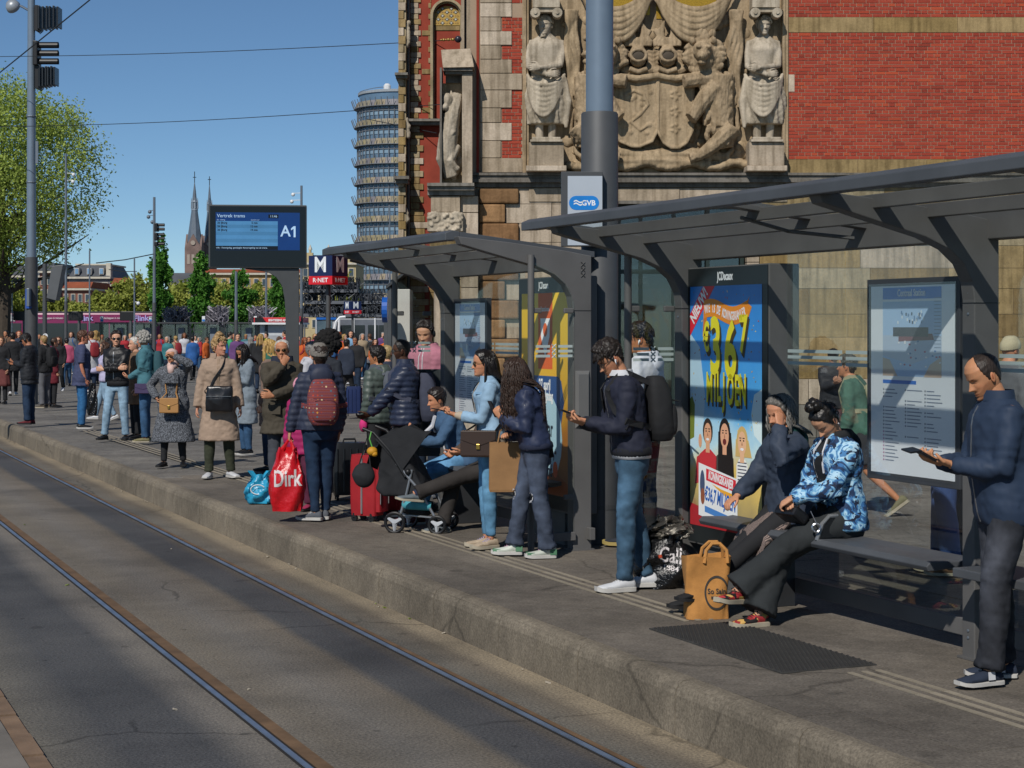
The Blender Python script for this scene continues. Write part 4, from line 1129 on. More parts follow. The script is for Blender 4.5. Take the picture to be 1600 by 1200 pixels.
for(y0,y1,px0,px1,lab)in((10,49,57,92,'black louvred signal at the top of the left pole'),(104,139,58,87,'black louvred signal under the hooded lamps')):
 t=thing('louvred_signal',lab,'traffic light',(pX(60,Yp),Yp-.1,pz(y1,Yp)),0)
 mb=MB();pxb(mb,px0,px0+5,y0,y1,Yp,.4,None,-.2);mb.build('housing',M_BLK,t)
 n=6
 for i in range(n):
  x=px0+6+(px1-px0-7)*i/(n-1)-.5
  mb=MB();pxb(mb,x,x+2.6,y0+.5+(i%2),y1-2-i*.7,Yp,.42,None,-.22+.03*(i%3));mb.build('louvre',mat('louvre black',S('#22262a'),.35,0,.2,6),t,bevel=.01)
 mb=MB();mb.tube([(pX(px0+3,Yp),Yp,pz(y1,Yp)),(pX(px0+6,Yp),Yp-.02,pz(y1+4,Yp)),(pX(px0+10,Yp),Yp,pz(y1,Yp))],.012,4);mb.build('cable',M_BLK,t)
fl_=thing('floodlight','round grey floodlight on an arm at the top left of the pole','lamp',(pX(22,Yp),Yp,pz(12,Yp)),0)
mb=MB();q=Matrix.Translation((pX(20,Yp),Yp,pz(10,Yp)))@Euler((R(55),R(-30),0)).to_matrix().to_4x4()
b_=MB().lathe([(.02,.16),(.11,.14),(.17,.05),(.185,-.04),(.17,-.06)],(0,0,0),18);me=b_.mesh('lamp_housing');me.transform(inv_of(fl_)@q);link_mesh('lamp_housing',me,mat('lamp grey',S('#9aa0a6'),.4,.3),fl_,True,50)
mb=MB();mb.tube([(pX(24,Yp),Yp,pz(7,Yp)),(pX(34,Yp),Yp,pz(10,Yp)),(pX(48,Yp),Yp,pz(18,Yp))],.03,6);mb.build('arm',M_POLE,fl_)
# slimmer poles
def pole(px,Y,ytop,wpx,label,split=None,group=None,name='lamp_post'):
 t=thing(name,label,'pole',(pX(px,Y),Y,zg(Y)),0,group);r_=wpx/2*Y/FPX
 if split:
  lathe_pole(t,[(r_*1.25,zg(Y)),(r_*1.25,pz(split,Y))],M_POLED,'pole_sleeve',14)
  lathe_pole(t,[(r_,pz(split,Y)),(r_*.8,pz(ytop,Y))],M_POLE,'pole',14)
 else:lathe_pole(t,[(r_,zg(Y)),(r_*.8,pz(ytop,Y))],M_POLE,'pole',12)
 return t
def camera_on(t,px,py,Y,d=1):
 mb=MB();mb.ell((pX(px,Y),Y,pz(py,Y)),3*Y/FPX,None,10,7);mb.tube([(pX(px,Y),Y,pz(py-2,Y)),(MW[t].translation.x,Y,pz(py-2.5,Y))],.5*Y/FPX,5)
 mb.build('camera',M_WHT if d>0 else M_POLE,t,smooth=True)
t=pole(103,60,240,4.2,'slim grey pole with camera arms beside the tilted box',471);camera_on(t,115,273,60);camera_on(t,114,284,60)
t=pole(241,66,308,5,'grey mast with black traffic lights and small cameras',473)
for(px,py)in((234,331),(232,339),(238,347)):camera_on(t,px,py,66,-1)
for(y0,y1,lab)in((349,362,'upper small black traffic light on the grey mast'),(364,376,'middle small black traffic light on the grey mast'),(378,385,'lowest small black traffic light on the grey mast')):tsig(244,y0,y1,66,1,lab,14,True,2 if y1-y0>8 else 1)
pole(140,85,391,3,'slender lamp post in front of the mansard house')
t=pole(210,85,404,3,'slender post with white camera in front of the bushy trees');camera_on(t,216,474,85)
t=pole(19,100,437,2.4,'short post with two floodlights at the far left');mb=MB();pxb(mb,10,18,436,441,100,.3);pxb(mb,20,29,436,441,100,.3);mb.build('floodlight',M_BLK,t)
pole(369,75,424,5,'grey pole left of the poplar under the departure display',500)
pole(416,80,424,4,'grey pole between the poplars right of the display post',500)
t=pole(471,60,290,4.6,'tall grey pole with white camera right behind the display',482);camera_on(t,456,315,60);camera_on(t,458,304,60)
mb=MB();pxb(mb,468,471,494,502,60,.05,None,-.15);mb.build('red_plate',mat('plate red',S('#8e2430'),.5),t)
pole(609,120,320,2.6,'thin pole in front of the glass tower')
# sign box post
t=thing('sign_post','grey post with a tilted grey sign box and small round sign','sign',(pX(70,41.8),41.8,zg(41.8)),0)
lathe_pole(t,[(.055,zg(41.8)),(.055,pz(414,41.8)),(.05,pz(412,41.8))],M_DK,'post',12)
bm_=MB();bm_.prism([(pX(x,41.8),41.6,pz(y,41.8))for x,y in((84,416),(102,414),(91,470),(76,466))],(0,.35,0));bm_.build('sign_box',mat('box grey',S('#55585b'),.5,0,.08),t,bevel=.012)
mb=MB();mb.tube([(pX(72,41.8),41.8,pz(468,41.8)),(pX(86,41.8),41.75,pz(470,41.8))],.05,6);mb.tube([(pX(71,41.8),41.8,pz(434,41.8)),(pX(82,41.8),41.75,pz(434,41.8))],.03,6);mb.build('bracket',M_BLK,t)
mb=MB().lathe([(.06,-.01),(.06,.01)],(0,0,0),18);me=mb.mesh('d');me.transform(inv_of(t)@Matrix.Translation((pX(70.5,41.7),41.72,pz(525,41.7)))@Matrix.Rotation(R(90),4,'X'));link_mesh('round_sign',me,M_WHT,t)
mb=MB();mb.tube([(pX(70.5+2*math.cos(a),41.7),41.705,pz(525+2*math.sin(a),41.7))for a in[i*.7 for i in range(8)]],.008,4);mb.build('sign_mark',M_BLK,t)
# wires
def wire(label,pts,r=.012):
 mb=MB();mb.tube(pts,r,5);o=mb.build('wire',M_WIRE,None);tag(o,label,'wire');return o
Yw=43.8
a0,a1=Vector((pX(-60,Yw),Yw,pz(89,Yw))),Vector((pX(716,34.6),34.6,pz(62,34.6)))
n_=14
wire('upper span wire from the left pole to the tower wing',[a0.lerp(a1,i/n_)-Vector((0,0,.08*math.sin(PI*i/n_)))for i in range(n_+1)],.008)
a0,a1=Vector((pX(-60,Yw),Yw,pz(199,Yw))),Vector((pX(690,34.6),34.6,pz(163,34.6)))
wire('lower span wire from the left pole to the tower wing',[a0.lerp(a1,i/n_)-Vector((0,0,.10*math.sin(PI*i/n_)))for i in range(n_+1)],.008)
a0,a1=Vector((pX(560,34),36,pz(186,36))),Vector((pX(682,34.6),34.6,pz(208,34.6)))
wire('short stay wire ending at the tower wing',[a0,a0.lerp(a1,.5),a1],.008)
wire('black contact wire crossing the upper left corner',[Vector((pX(-120,30),30,pz(210,30))),Vector((pX(140,24),24,pz(0,24))),Vector((pX(260,21),21,pz(-130,21)))],.010)
for(x0,y0,x1,y1,Y)in((150,411,240,397,64),(170,421,214,424,84)):
 wire('thin far wire by the traffic light mast '+('above the gabled house' if y0<415 else 'near the slender camera post'),[W(x0,y0,Y),W((x0+x1)/2,(y0+y1)/2+2,Y),W(x1,y1,Y)],.02)
isl=thing('wire_insulator','dark insulator ball with brass links fixed to the tower wing','insulator',Vector((pX(715,34.6),34.6,pz(62,34.6))),0)
mb=MB();mb.ell((pX(716,34.5),34.45,pz(62,34.5)),(.07,.07,.07),None,12,8);mb.build('insulator',mat('dark glaze',S('#2b2a33'),.3),isl,smooth=True)
mb=MB()
for i in range(6):mb.ell((pX(690+i*3.6,34.5),34.45,pz(63-i*.15,34.5)),(.035,.02,.02+.01*(i%2)),None,8,5)
mb.build('brass_link',mat('brass',S('#9a7d45'),.4,.6),isl,smooth=True)
# metro signs
M_NAVY=mat('metro navy',S('#17264f'),.45,0,.05);M_MRED=mat('metro red',S('#c81e2b'),.45,0,.05)
def metro(px,y0,y1,Y,s_px,label,rz,pw,ground):
 k=Y/FPX;X=pX(px,Y);s_=s_px*k
 t=thing('metro_sign',label,'sign',(X,Y,zg(Y)),R(rz),'metro signs on posts')
 M=MW[t];zb,zt=pz(y1,Y)-zg(Y),pz(y0,Y)-zg(Y);zr=zb+(zt-zb)*.29
 hb=s_/2
 MB().box(-hb,hb,-hb,hb,zr+.003,zt).build('upper_cube',M_NAVY,t,world=False,bevel=.004)
 MB().box(-hb,hb,-hb,hb,zb,zr).build('lower_band',M_MRED,t,world=False,bevel=.004)
 MB().tube([(0,0,0),(0,0,zb)],pw*k/2,14).build('post',M_POLED,t,world=False,smooth=True)
 for q in range(4):
  rm=M@Matrix.Rotation(R(90*q),4,'Z')
  o_=rm@Matrix.Translation((0,-hb-.002,0))@Matrix.Rotation(R(90),4,'X')
  text('letter','M',M_PRW,t,rm@basis((0,-hb-.002,(zr+zt)/2+.01),(1,0,0),(0,0,1)),(zt-zr)*1.05,(zt-zr)*.018,.92)
  text('lettering','R·NET',M_PRW,t,rm@basis((0,-hb-.002,(zb+zr)/2),(1,0,0),(0,0,1)),(zr-zb)*.72,(zr-zb)*.012,1.1)
metro(513,400,445,38,44,'larger metro sign cube on a post beside the near shelter roof',-28,7.5,0)
metro(551,471,490.5,75,20,'smaller metro sign further off in front of the blue tram',35,4,0)
# departure display
Yd=23.0
ds=thing('departure_display','grey framed tram departure display on a curved post','display',(pX(457,Yd),Yd,0),R(math.degrees(TH)*.25))
M=MW[ds];k=Yd/FPX;x0,x1=(328-457)*k,(479-457)*k;z0,z1=pz(419,Yd),pz(321,Yd)
M_SHD=mat('dark shelter paint',S('#47494a'),.5,.15,.08,5,.08,200,.001)
MB().box(x0,x1,-.07,.16,z0,z1).build('housing',M_SHD,ds,world=False,bevel=.008)
MB().box(x0+.02,x1-.012,-.074,-.069,z0+.015,z1-.02).build('front_glass',mat('black front',S('#0a0b0d'),.2,0,.1,4,spec=.5),ds,world=False)
def scr(name,a,b,c,d,col,off=.0,st=1.0,parent=ds):
 m=mat('screen '+name,S(col),.3)
 bs=m.node_tree.nodes['Principled BSDF'];bs.inputs['Emission Color'].default_value=S(col)+(1,);bs.inputs['Emission Strength'].default_value=st
 return MB().box((a-457)*k,(b-457)*k,-.0775-off,-.0745-off,pz(d,Yd),pz(c,Yd)).build('screen_field',m,parent,world=False)
scr('navy',339,468.5,333,391.5,'#0a2c5e',0,.55)
for i in range(7):scr('row%d'%(i%2),339.5,434.5,346.5+i*5.5,352+i*5.5,'#3f6f96' if i%2==0 else '#386589',.003,.5)
scr('ticker',339,434.5,385,391,'#080c14',.003,.2);scr('clock',420,435.5,336,341.5,'#0b0f18',.003,.2)
M_LT=mat('screen text pale',S('#9fb9cf'),.4);M_LT.node_tree.nodes['Principled BSDF'].inputs['Emission Color'].default_value=S('#86a5c0')+(1,);M_LT.node_tree.nodes['Principled BSDF'].inputs['Emission Strength'].default_value=.5
M_TXD=mat('screen text dark',S('#0d1d33'),.5)
def dt(s_,x,y,size,m=M_LT,al='LEFT',bold=.0,sx=1):text('lettering',s_,m,ds,M@basis(((x-457)*k,-.0835,pz(y,Yd)),(1,0,0),(0,0,1)),size*k,bold,sx,al,.0003)
dt('Vertrek trams',341,338.5,7.5);dt('11:46',428,339,5,al='CENTER');dt('lijn  richting',341,344.6,2.6);dt('vertrek over',393,344.6,2.6)
for i,(a,b)in enumerate((('26 IJburg','5 min'),('26 IJburg','12 min'),('26 IJburg','19 min'))):
 dt(a,341.5,349.2+i*5.5,4.2,M_TXD,bold=.0008);dt(b,394-(0 if i==0 else 2),349.2+i*5.5,4.2,M_TXD,bold=.0008)
dt('A',446.5,362.5,24,al='CENTER',bold=.003,sx=.95)
MB().prism([((x-457)*k,-.0832,pz(y,Yd))for x,y in((459,354),(462,354),(462,371.2),(459,371.2),(459,358),(455,360.5),(455,357.5))],(0,-.0006,0)).build('lettering',M_LT,ds,world=False)
dt('info - Koningsdag: gewijzigde dienstregeling van de trams',340,388,3.4)
ar=[(-.0,z0+.02),(x0*.35,z0),(x0*.62,z0-.002),(x0*.3,z0-.05),(-.21,z0-.12),(-.13,z0-.24),(-.10,z0-.42),(-.09,z0-.6),(-.085,-.02),(.085,-.02),(.085,z0+.02)]
MB().prism([(x,-.03,z)for x,z in ar],(0,.14,0)).build('curved_post',M_SHD,ds,world=False,bevel=.006)
# ---------------------------------------------------------------- tram shelters on the platform (track frame)
M_SH=mat('shelter paint',S('#5d5c5b'),.6,.05,.16,2.2,.12,220,.0012)
M_SHB=mat('shelter paint blue grey',S('#4c4f53'),.55,.05,.16,2.2,.1,220,.001)
M_GLS=glass_mat('clear shelter glass',(.97,.985,.97),.012)
M_GLR=glass_mat('roof glass',(.95,.97,.96),.03)
M_STR=mat('white glass stripe',S('#a7b3b0'),.5)
def shelter(label,t0,t1,posts,rt0,rt1,bench,end_pane,wall_spans):
 sh=thing('tram_shelter',label,'shelter',T(6.35,(t0+t1)/2,0),TH)
 ft=frame_track
 arm=[(6.27,0),(6.27,2.02),(6.255,2.12),(6.20,2.22),(6.10,2.30),(5.94,2.365),(5.6,2.45),(5.27,2.535),(5.24,2.60),(5.7,2.56),(6.2,2.50),(6.44,2.46),(6.44,0)]
 for pt in posts:
  MB().prism([(a,pt-.055,z)for a,z in arm],(0,.11,0)).build('post',M_SH,sh,ft,bevel=.006)
 for pt in posts:
  MB().box(6.267,6.443,pt-.058,pt+.058,2.0,2.004).build('joint_line',M_BLK,sh,ft)
  MB().box(6.25,6.46,pt-.075,pt+.075,0,.012).build('foot_plate',M_SH,sh,ft)
  for z in(.12,.16,1.94,2.06):
   mb=MB();mb.lathe([(.009,0),(.009,.004),(.004,.006)],(0,0,0),8);b_=MB();b_.v=[(6.27-v[2],pt+v[0],z+v[1])for v in mb.v];b_.f=mb.f;b_.build('bolt',M_POLE,sh,ft)
# roof: front edge beam, back beam, purlins, glass
 zf=lambda a:2.66-(a-5.22)*.115
 mb=MB();mb.prism([(5.20,rt0,2.575),(5.20,rt0,2.635),(5.26,rt0,2.66),(5.33,rt0,2.65),(5.33,rt0,2.58)],(0,rt1-rt0,0));mb.build('front_beam',M_SHB,sh,ft,bevel=.006)
 mb=MB();mb.prism([(6.36,rt0+.1,2.36),(6.36,rt0+.1,2.515),(6.56,rt0+.1,2.50),(6.56,rt0+.1,2.40),(6.50,rt0+.1,2.36)],(0,rt1-rt0-.2,0));mb.build('back_beam',M_SH,sh,ft,bevel=.006)
 for a in(5.62,5.98):
  MB().box(a-.03,a+.03,rt0+.12,rt1-.12,zf(a)-.10,zf(a)-.025).build('purlin',M_SH,sh,ft,bevel=.004)
 n=max(2,int(round((rt1-rt0)/2.3)));ts=[rt0+(rt1-rt0)*i/n for i in range(n+1)]
 for i,t in enumerate(ts):
  w_=.05 if 0<i<n else.09;tt=min(max(t,rt0+w_),rt1-w_)
  mb=MB();mb.prism([(5.33,tt-w_,zf(5.33)-.05),(5.33,tt-w_,zf(5.33)+.0),(6.56,tt-w_,zf(6.56)+.0),(6.56,tt-w_,zf(6.56)-.05)],(0,2*w_,0));mb.build('rafter',M_SHB if i in(0,n)else M_SH,sh,ft,bevel=.003)
 for i in range(n):
  mb=MB();mb.prism([(5.33,ts[i]+.06,zf(5.33)-.02),(5.33,ts[i]+.06,zf(5.33)-.012),(6.5,ts[i]+.06,zf(6.5)-.012),(6.5,ts[i]+.06,zf(6.5)-.02)],(0,ts[i+1]-ts[i]-.12,0));mb.build('roof_pane',M_GLR,sh,ft)
 for t in ts[2:3]:
  mb=MB();mb.tube([(6.3,t,2.42),(5.9,t+.12,2.46),(5.5,t+.02,2.53)],.012,6);mb.build('brace',M_SH,sh,ft)
# back wall
 mb=MB();mb.box(6.395,6.445,t0,t1,.09,.19);mb.build('bottom_rail',M_SH,sh,ft,bevel=.004)
 for(w0,w1)in wall_spans:
  n=max(1,int(round((w1-w0)/.75)))
  for i in range(n):
   g0,g1=w0+(w1-w0)*i/n,w0+(w1-w0)*(i+1)/n
   MB().box(6.416,6.424,g0+.003,g1-.003,.19,2.37).build('glass_pane',M_GLS,sh,ft)
   for z in(1.625,1.665,1.705):
    MB().box(6.4145,6.4155,g0+.02,g1-.02,z-.011,z+.011).build('stripe',M_STR,sh,ft)
# end panes
 for(te,nice)in end_pane:
  pts=[(5.90,.16),(5.90,2.40),(6.0,2.36),(6.14,2.28),(6.22,2.2),(6.265,2.08),(6.265,.16)]
  MB().prism([(a,te-.004,z)for a,z in pts],(0,.008,0)).build('end_pane',M_GLS,sh,ft)
  MB().tube([(5.88,te,0),(5.88,te,2.46)],.028,12).build('slim_post',M_SH,sh,ft,smooth=True)
  MB().box(5.88,6.28,te-.02,te+.02,.09,.16).build('bottom_rail',M_SH,sh,ft,bevel=.004)
  for a in(5.93,6.22):
   for z in(2.0,.45):
    mb=MB();mb.box(a-.045,a+.045,te-.012,te+.012,z-.022,z+.022);mb.build('glass_clamp',M_SH,sh,ft,bevel=.008)
  for z in(1.625,1.665,1.705):
   for(a0,a1)in((5.92,6.05),(6.125,6.255)):
    MB().box(a0,a1,te-.0062,te-.005,z-.011,z+.011).build('stripe',M_STR,sh,ft)
  for i,z in enumerate((1.625,1.665,1.705)):
   for s_ in(1,-1):
    mb=MB();mb.tube([(6.085-.018,te-.006,z-s_*.016),(6.085+.018,te-.006,z+s_*.016)],.0055,4);mb.build('cross_mark',M_STR,sh,ft)
# bench
 b0,b1=bench
 prof=[(6.06,.492),(6.045,.52),(6.075,.548),(6.16,.545),(6.28,.54),(6.385,.555),(6.395,.53),(6.28,.505),(6.12,.495)]
 MB().prism([(a,b0,z)for a,z in prof],(0,b1-b0,0)).build('bench_seat',M_SHB,sh,ft,bevel=.006)
 for t in[b1-.6]:
  MB().box(6.10,6.40,t-.09,t+.09,0,.49).build('bench_leg',mat('bench leg',S('#2d2e30'),.5),sh,ft,bevel=.006)
 return sh
def armrest(sh,t):
 mb=MB();mb.tube([(6.07,t,.54),(6.11,t,.64),(6.16,t,.685),(6.26,t,.69),(6.31,t,.65),(6.36,t,.56)],.014,8);mb.build('armrest',mat('armrest steel',S('#8d8f90'),.35,.6),sh,frame_track,smooth=True)
 mb=MB();mb.prism([(a,t-.01,z)for a,z in((6.08,.55),(6.12,.63),(6.17,.672),(6.26,.675),(6.30,.64),(6.34,.56))],(0,.02,0));mb.build('armrest_panel',M_BLK,sh,frame_track)
near=shelter('near grey glass tram shelter with campaign poster and city map',4.5,11.5,(11.45,8.07,4.7),3.9,11.9,(8.15,10.75),((11.5,1),),((4.7,8.0),(8.14,10.2)))
armrest(near,9.30)
MB().box(6.03,6.4,4.9,7.9,.50,.55).build('bench_seat',M_SHB,near,frame_track,bevel=.006)
far=shelter('smaller grey glass tram shelter with yellow poster behind the queue',13.2,16.5,(13.32,16.3),13.45,16.85,(13.6,16.2),((13.25,1),(16.6,1)),((14.6,15.3),(15.3,16.25)))
# XXX mark and rubbish slot on the far shelter's end post
for i in range(3):
 for s_ in(1,-1):
  z=2.30+i*.045
  MB().tube([(6.36-.018,13.262,z-s_*.018),(6.36+.018,13.262,z+s_*.018)],.0045,4).build('cross_mark',mat('embossed grey',S('#3f3f3f'),.6),far,frame_track)
mb=MB();c=[(6.29,1.02),(6.42,1.02),(6.42,1.50),(6.29,1.50)]
mb.add([(a,13.264,z)for a,z in c]+[(6.30+(.01 if i in(0,3)else.1-.0),13.235,z+(.03 if i<2 else-.03))for i,(a,z)in enumerate(c)],[(0,1,5,4),(1,2,6,5),(2,3,7,6),(3,0,4,7),(4,5,6,7)]);mb.build('service_cover',mat('cover grey',S('#6a6a69'),.5,.1,.06),far,frame_track)
# ---- panels
def tp(a,t,z):return T(a,t,z)
DX,UZ=T(0,-1),Vector((0,0,1)) # reading direction on faces that look at the track
def panel_matrix(a,t,z):return basis(T(a,t,z),DX,UZ)
def prn(parent,name,poly,z0,m,a,t0,off):
# flat print: poly in metres (u along the reading direction from the left edge, v up)
 mb=MB();mb.add([T(a-off,t0-u,z0+v)for u,v in poly],[tuple(range(len(poly)))]);return mb.build(name,m,parent)
def rect(u0,u1,v0,v1):return[(u0,v0),(u1,v0),(u1,v1),(u0,v1)]
def circ(u,v,r,ry=None,n=18):return[(u+r*math.cos(2*PI*i/n),v+(ry or r)*math.sin(2*PI*i/n))for i in range(n)]
def pm(h,r=.45):return mat('print '+h,S(h,1.6),r,0,.03)
def ad_panel(label,tl,tr,zb,zt,depth=.24,a0=6.33):
 t=thing('poster_panel',label,'poster panel',T(a0,(tl+tr)/2,0),TH)
 MB().box(a0,a0+depth,tr,tl,zb,zt).build('housing',M_SH,t,frame_track,bevel=.008)
 MB().box(a0+.03,a0+depth-.03,tr+.2,tl-.2,0,zb).build('foot',M_SH,t,frame_track)
 MB().box(a0-.006,a0-.001,tr+.01,tl-.01,zb+.02,zt-.01).build('front_frame',mat('poster frame black',S('#1d2224'),.3),t,frame_track)
 text('lettering','JCDecaux',M_PRW,t,panel_matrix(a0-.0075,(tl+tr)/2,zt-.075),.085,.002,.62)
 MB().box(a0+depth+.001,a0+depth+.01,tr+.02,tl-.02,zb,zt-.01).build('back_face',M_BLK,t,frame_track)
 return t
# campaign poster of the near shelter
ap=ad_panel('blue lottery campaign poster panel in the near shelter',11.44,10.28,.28,2.30)
AF=6.33;TL=11.36;PW,PH,PB=1.0,1.74,.42
def q(name,poly,h,lvl,rr=.4):return prn(ap,name,poly,PB,pm(h,rr),AF,TL,.008+lvl*.0006)
def mgrad(name,stops,axis=2,rngv=(PB,PB+PH)):
 m,nt,bs=nodes(name);g=nt.nodes.new('ShaderNodeNewGeometry');sp_=nt.nodes.new('ShaderNodeSeparateXYZ');nt.links.new(g.outputs['Position'],sp_.inputs[0])
 mr=nt.nodes.new('ShaderNodeMapRange');mr.inputs[1].default_value,mr.inputs[2].default_value=rngv;nt.links.new(sp_.outputs[axis],mr.inputs[0])
 nz_=ntex(nt,2.5,4,g.outputs['Position']);ad=nt.nodes.new('ShaderNodeMath');ad.operation='MULTIPLY_ADD';ad.inputs[1].default_value=.35
 s2=nt.nodes.new('ShaderNodeMath');s2.operation='SUBTRACT';s2.inputs[1].default_value=.5;nt.links.new(nz_.outputs[0],s2.inputs[0]);nt.links.new(s2.outputs[0],ad.inputs[0]);nt.links.new(mr.outputs[0],ad.inputs[2])
 nt.links.new(ramp(nt,ad.outputs[0],stops),bs.inputs['Base Color']);bs.inputs['Roughness'].default_value=.35
 return m
bgm=mgrad('poster sky print',[(0,S('#7a2a2a',1.75)),(.06,S('#8a7a50',1.75)),(.22,S('#b79d55',1.75)),(.36,S('#9db8c4',1.75)),(.5,S('#4b92c4',1.75)),(.75,S('#2f7ab8',1.85)),(1,S('#1d5f9f',1.85))])
prn(ap,'poster_sheet',rect(0,PW,0,PH),PB,bgm,AF,TL,.008)
q('poster_field',[(0,.5),(.18,.62),(.22,.95),(.14,1.3),(0,1.40)],'#9fb9c6',1)
q('poster_field',[(1.0,1.02),(.9,.98),(.86,.84),(.9,.7),(1.0,.64)],'#b5c6cf',1)
q('poster_field',[(0,.0),(1.0,0),(1.0,.04),(.6,.06),(.3,.12),(0,.16)],'#8e1f25',1)
q('corner_ribbon',[(0,1.38),(0,1.54),(.19,1.74),(.36,1.74)],'#c01f2c',2)
rs=random.Random(9)
for i in range(90):
 u,v=rs.uniform(.02,.98),rs.uniform(.7,1.7);e=rs.uniform(.006,.013);a=rs.uniform(0,PI)
 c,s_=math.cos(a),math.sin(a)
 q('confetti',[(u+c*e,v+s_*e),(u-s_*e*.5,v+c*e*.5),(u-c*e,v-s_*e),(u+s_*e*.5,v-c*e*.5)],rs.choice(('#b08a2c','#7d6a3a','#8b4a4a','#c9b46a')),2)
def pt(s_,u,v,size,m,lvl,sx=.62,rot=0.0,bold=.003,al='CENTER',a=AF,tl=None,parent=None,base=None):
 cs,sn=math.cos(R(rot)),math.sin(R(rot))
 text('lettering',s_,m,parent or ap,basis(T(a-.008-lvl*.0006,(tl or TL)-u,(PB if base is None else base)+v),DX*cs+UZ*sn,UZ*cs-DX*sn),size,bold,sx,al,.0002)
pt('NIEUW!',.135,1.60,.115,pm('#d9d6d2'),4,.75,47,.004)
rib_=[(.20+.62*i/12,1.555+.03*math.sin(i/12*2*PI+.5))for i in range(13)]
q('orange_ribbon',[(u,v-.065)for u,v in rib_]+[(.87,1.585),(.82,1.61),(.84,1.66)]+[(u,v+.065)for u,v in rib_[::-1]],'#c8761a',3)
q('orange_ribbon',[(.20,1.55),(.25,1.52),(.22,1.34),(.185,1.38)],'#b56814',2)
for i,ch in enumerate('WIE IS DE KONINGSKANJER'):
 u=.235+i*.0245;f=(u-.20)/.62
 if ch!=' ':pt(ch,u,1.55+.03*math.sin(f*2*PI+.5),.085,pm('#dfe3e6'),5,.46,14*math.cos(f*2*PI+.5),.003)
M_YEL,M_YSH=pm('#d8ba22'),pm('#3d3014')
for(s_,u,v,sz,sx)in(('3',.37,1.29,.56,.58),('6',.58,1.265,.56,.62),('7',.755,1.385,.36,.62),(',',.715,1.16,.40,.7),('€',.24,1.36,.28,.50)):
 for d in(.024,.014):pt(s_,u+d,v-d*1.3,sz,M_YSH,4+(0 if d>.02 else.3),sx,0,sz*.032)
 pt(s_,u,v,sz,M_YEL,5,sx,0,sz*.028)
for i,ch in enumerate('MILJOEN'):
 u=(.285,.365,.42,.49,.58,.67,.75)[i]
 pt(ch,u+.018,1.0-.026,.30,M_YSH,4,.40,0,.009)
 pt(ch,u,1.0+.01*math.sin(i),.30,M_YEL,5,.40,0,.008)
def figure_print(u,v,sk,hr,top,longh=0,open_=0,sc_=1.0,wdt=.13):
 q('printed_hair',circ(u,v+.015*sc_,.075*sc_,.10*sc_),hr,3)
 if longh:q('printed_hair',[(u-.085*sc_,v+.02),(u+.085*sc_,v+.02),(u+.13*sc_,v-longh),(u-.09*sc_,v-longh)],hr,2.6)
 q('printed_body',[(u-wdt,v-.34),(u+wdt,v-.34),(u+wdt*.95,v-.16),(u+.04,v-.115),(u-.04,v-.115),(u-wdt*.95,v-.16)],top,2.3)
 q('printed_neck',rect(u-.028,u+.028,v-.14,v-.04),sk,3.2)
 q('printed_face',circ(u,v-.005,.056*sc_,.084*sc_),sk,3.4)
 q('printed_mouth',circ(u,v-.046*sc_,.024*sc_,(.022 if open_ else.010)*sc_),'#e3d8d2' if not open_ else '#5a2222',4)
 for d in(-.022,.022):q('printed_eye',circ(u+d,v+.014,.010,.006,8),'#2a211c',4);q('printed_brow',rect(u+d-.014,u+d+.014,v+.028,v+.035),'#2a211c',4)
 q('printed_nose',[(u,v+.01),(u+.010,v-.02),(u-.008,v-.02)],'#8e5f48',3.8)
figure_print(.26,.68,'#b98a6b','#2a1f18','#a82a30',0,0,.95);figure_print(.50,.68,'#bd8d6f','#1b1513','#3a3a36',.32,1,1.05);figure_print(.74,.64,'#c39a78','#b0935a','#c9c6c2',.10,0,1.0,.08)
for i in range(10):q('printed_stripe',rect(.68,.80,.28+i*.024,.288+i*.024),'#3a3d4a',3)
q('printed_sleeve',[(.07,.3),(.15,.32),(.15,.52),(.10,.50)],'#a02a2f',2.5);q('printed_hand',circ(.15,.62,.025,.05),'#b98a6b',3)
q('printed_tree',[(0,.62),(.06,.64),(.07,.88),(.03,.94),(0,.92)],'#5e6a26',1.6)
q('cheque_board',[(.13,.08),(.68,.02),(.68,.38),(.13,.46)],'#c3cdd3',5)
q('cheque_band',[(.24,.425),(.66,.37),(.66,.285),(.24,.34)],'#b3202d',6)
pt('KONINGSKANJER',.45,.355,.085,pm('#e2e2e2'),7,.52,-8,.003)
q('cheque_swoosh',[(.32,.32),(.46,.29),(.66,.265),(.66,.225),(.5,.25),(.38,.295)],'#c98f2a',6)
pt('€36,7 MILJOEN',.44,.215,.135,pm('#1c4f96'),7,.50,-7,.004)
q('cheque_bar',[(.22,.155),(.64,.10),(.64,.06),(.22,.11)],'#3d6ea8',6)
q('cheque_lion',circ(.185,.31,.035,.10),'#3a4660',6);q('cheque_lion',circ(.19,.22,.03,.06),'#7a4630',6.3)
# yellow poster of the far shelter
ap2=ad_panel('yellow poster panel in the smaller shelter',14.53,13.42,.28,2.30)
TL2=14.45
def q2(name,poly,h,lvl):return prn(ap2,name,poly,PB,pm(h),AF,TL2,.008+lvl*.0006)
prn(ap2,'poster_sheet',rect(0,PW,0,PH),PB,mgrad('yellow print',[(0,S('#6e3f1c',1.7)),(.3,S('#8e5a1e',1.75)),(.5,S('#b98a1c',1.75)),(1,S('#c79a1e',1.85))]),AF,TL2,.008)
q2('orange_label',rect(.36,.66,1.08,1.74),'#b8501f',1);q2('label_emblem',[(.41,1.52),(.61,1.52),(.60,1.36),(.51,1.18),(.42,1.36)],'#d4cfc4',2);q2('label_emblem',circ(.51,1.42,.045,.06),'#b8501f',3)
q2('blue_roundel',[(.16,.62),(.84,.62),(.90,.8),(.84,.98),(.78,1.02),(.20,1.02),(.14,.98),(.1,.8)],'#22406e',1)
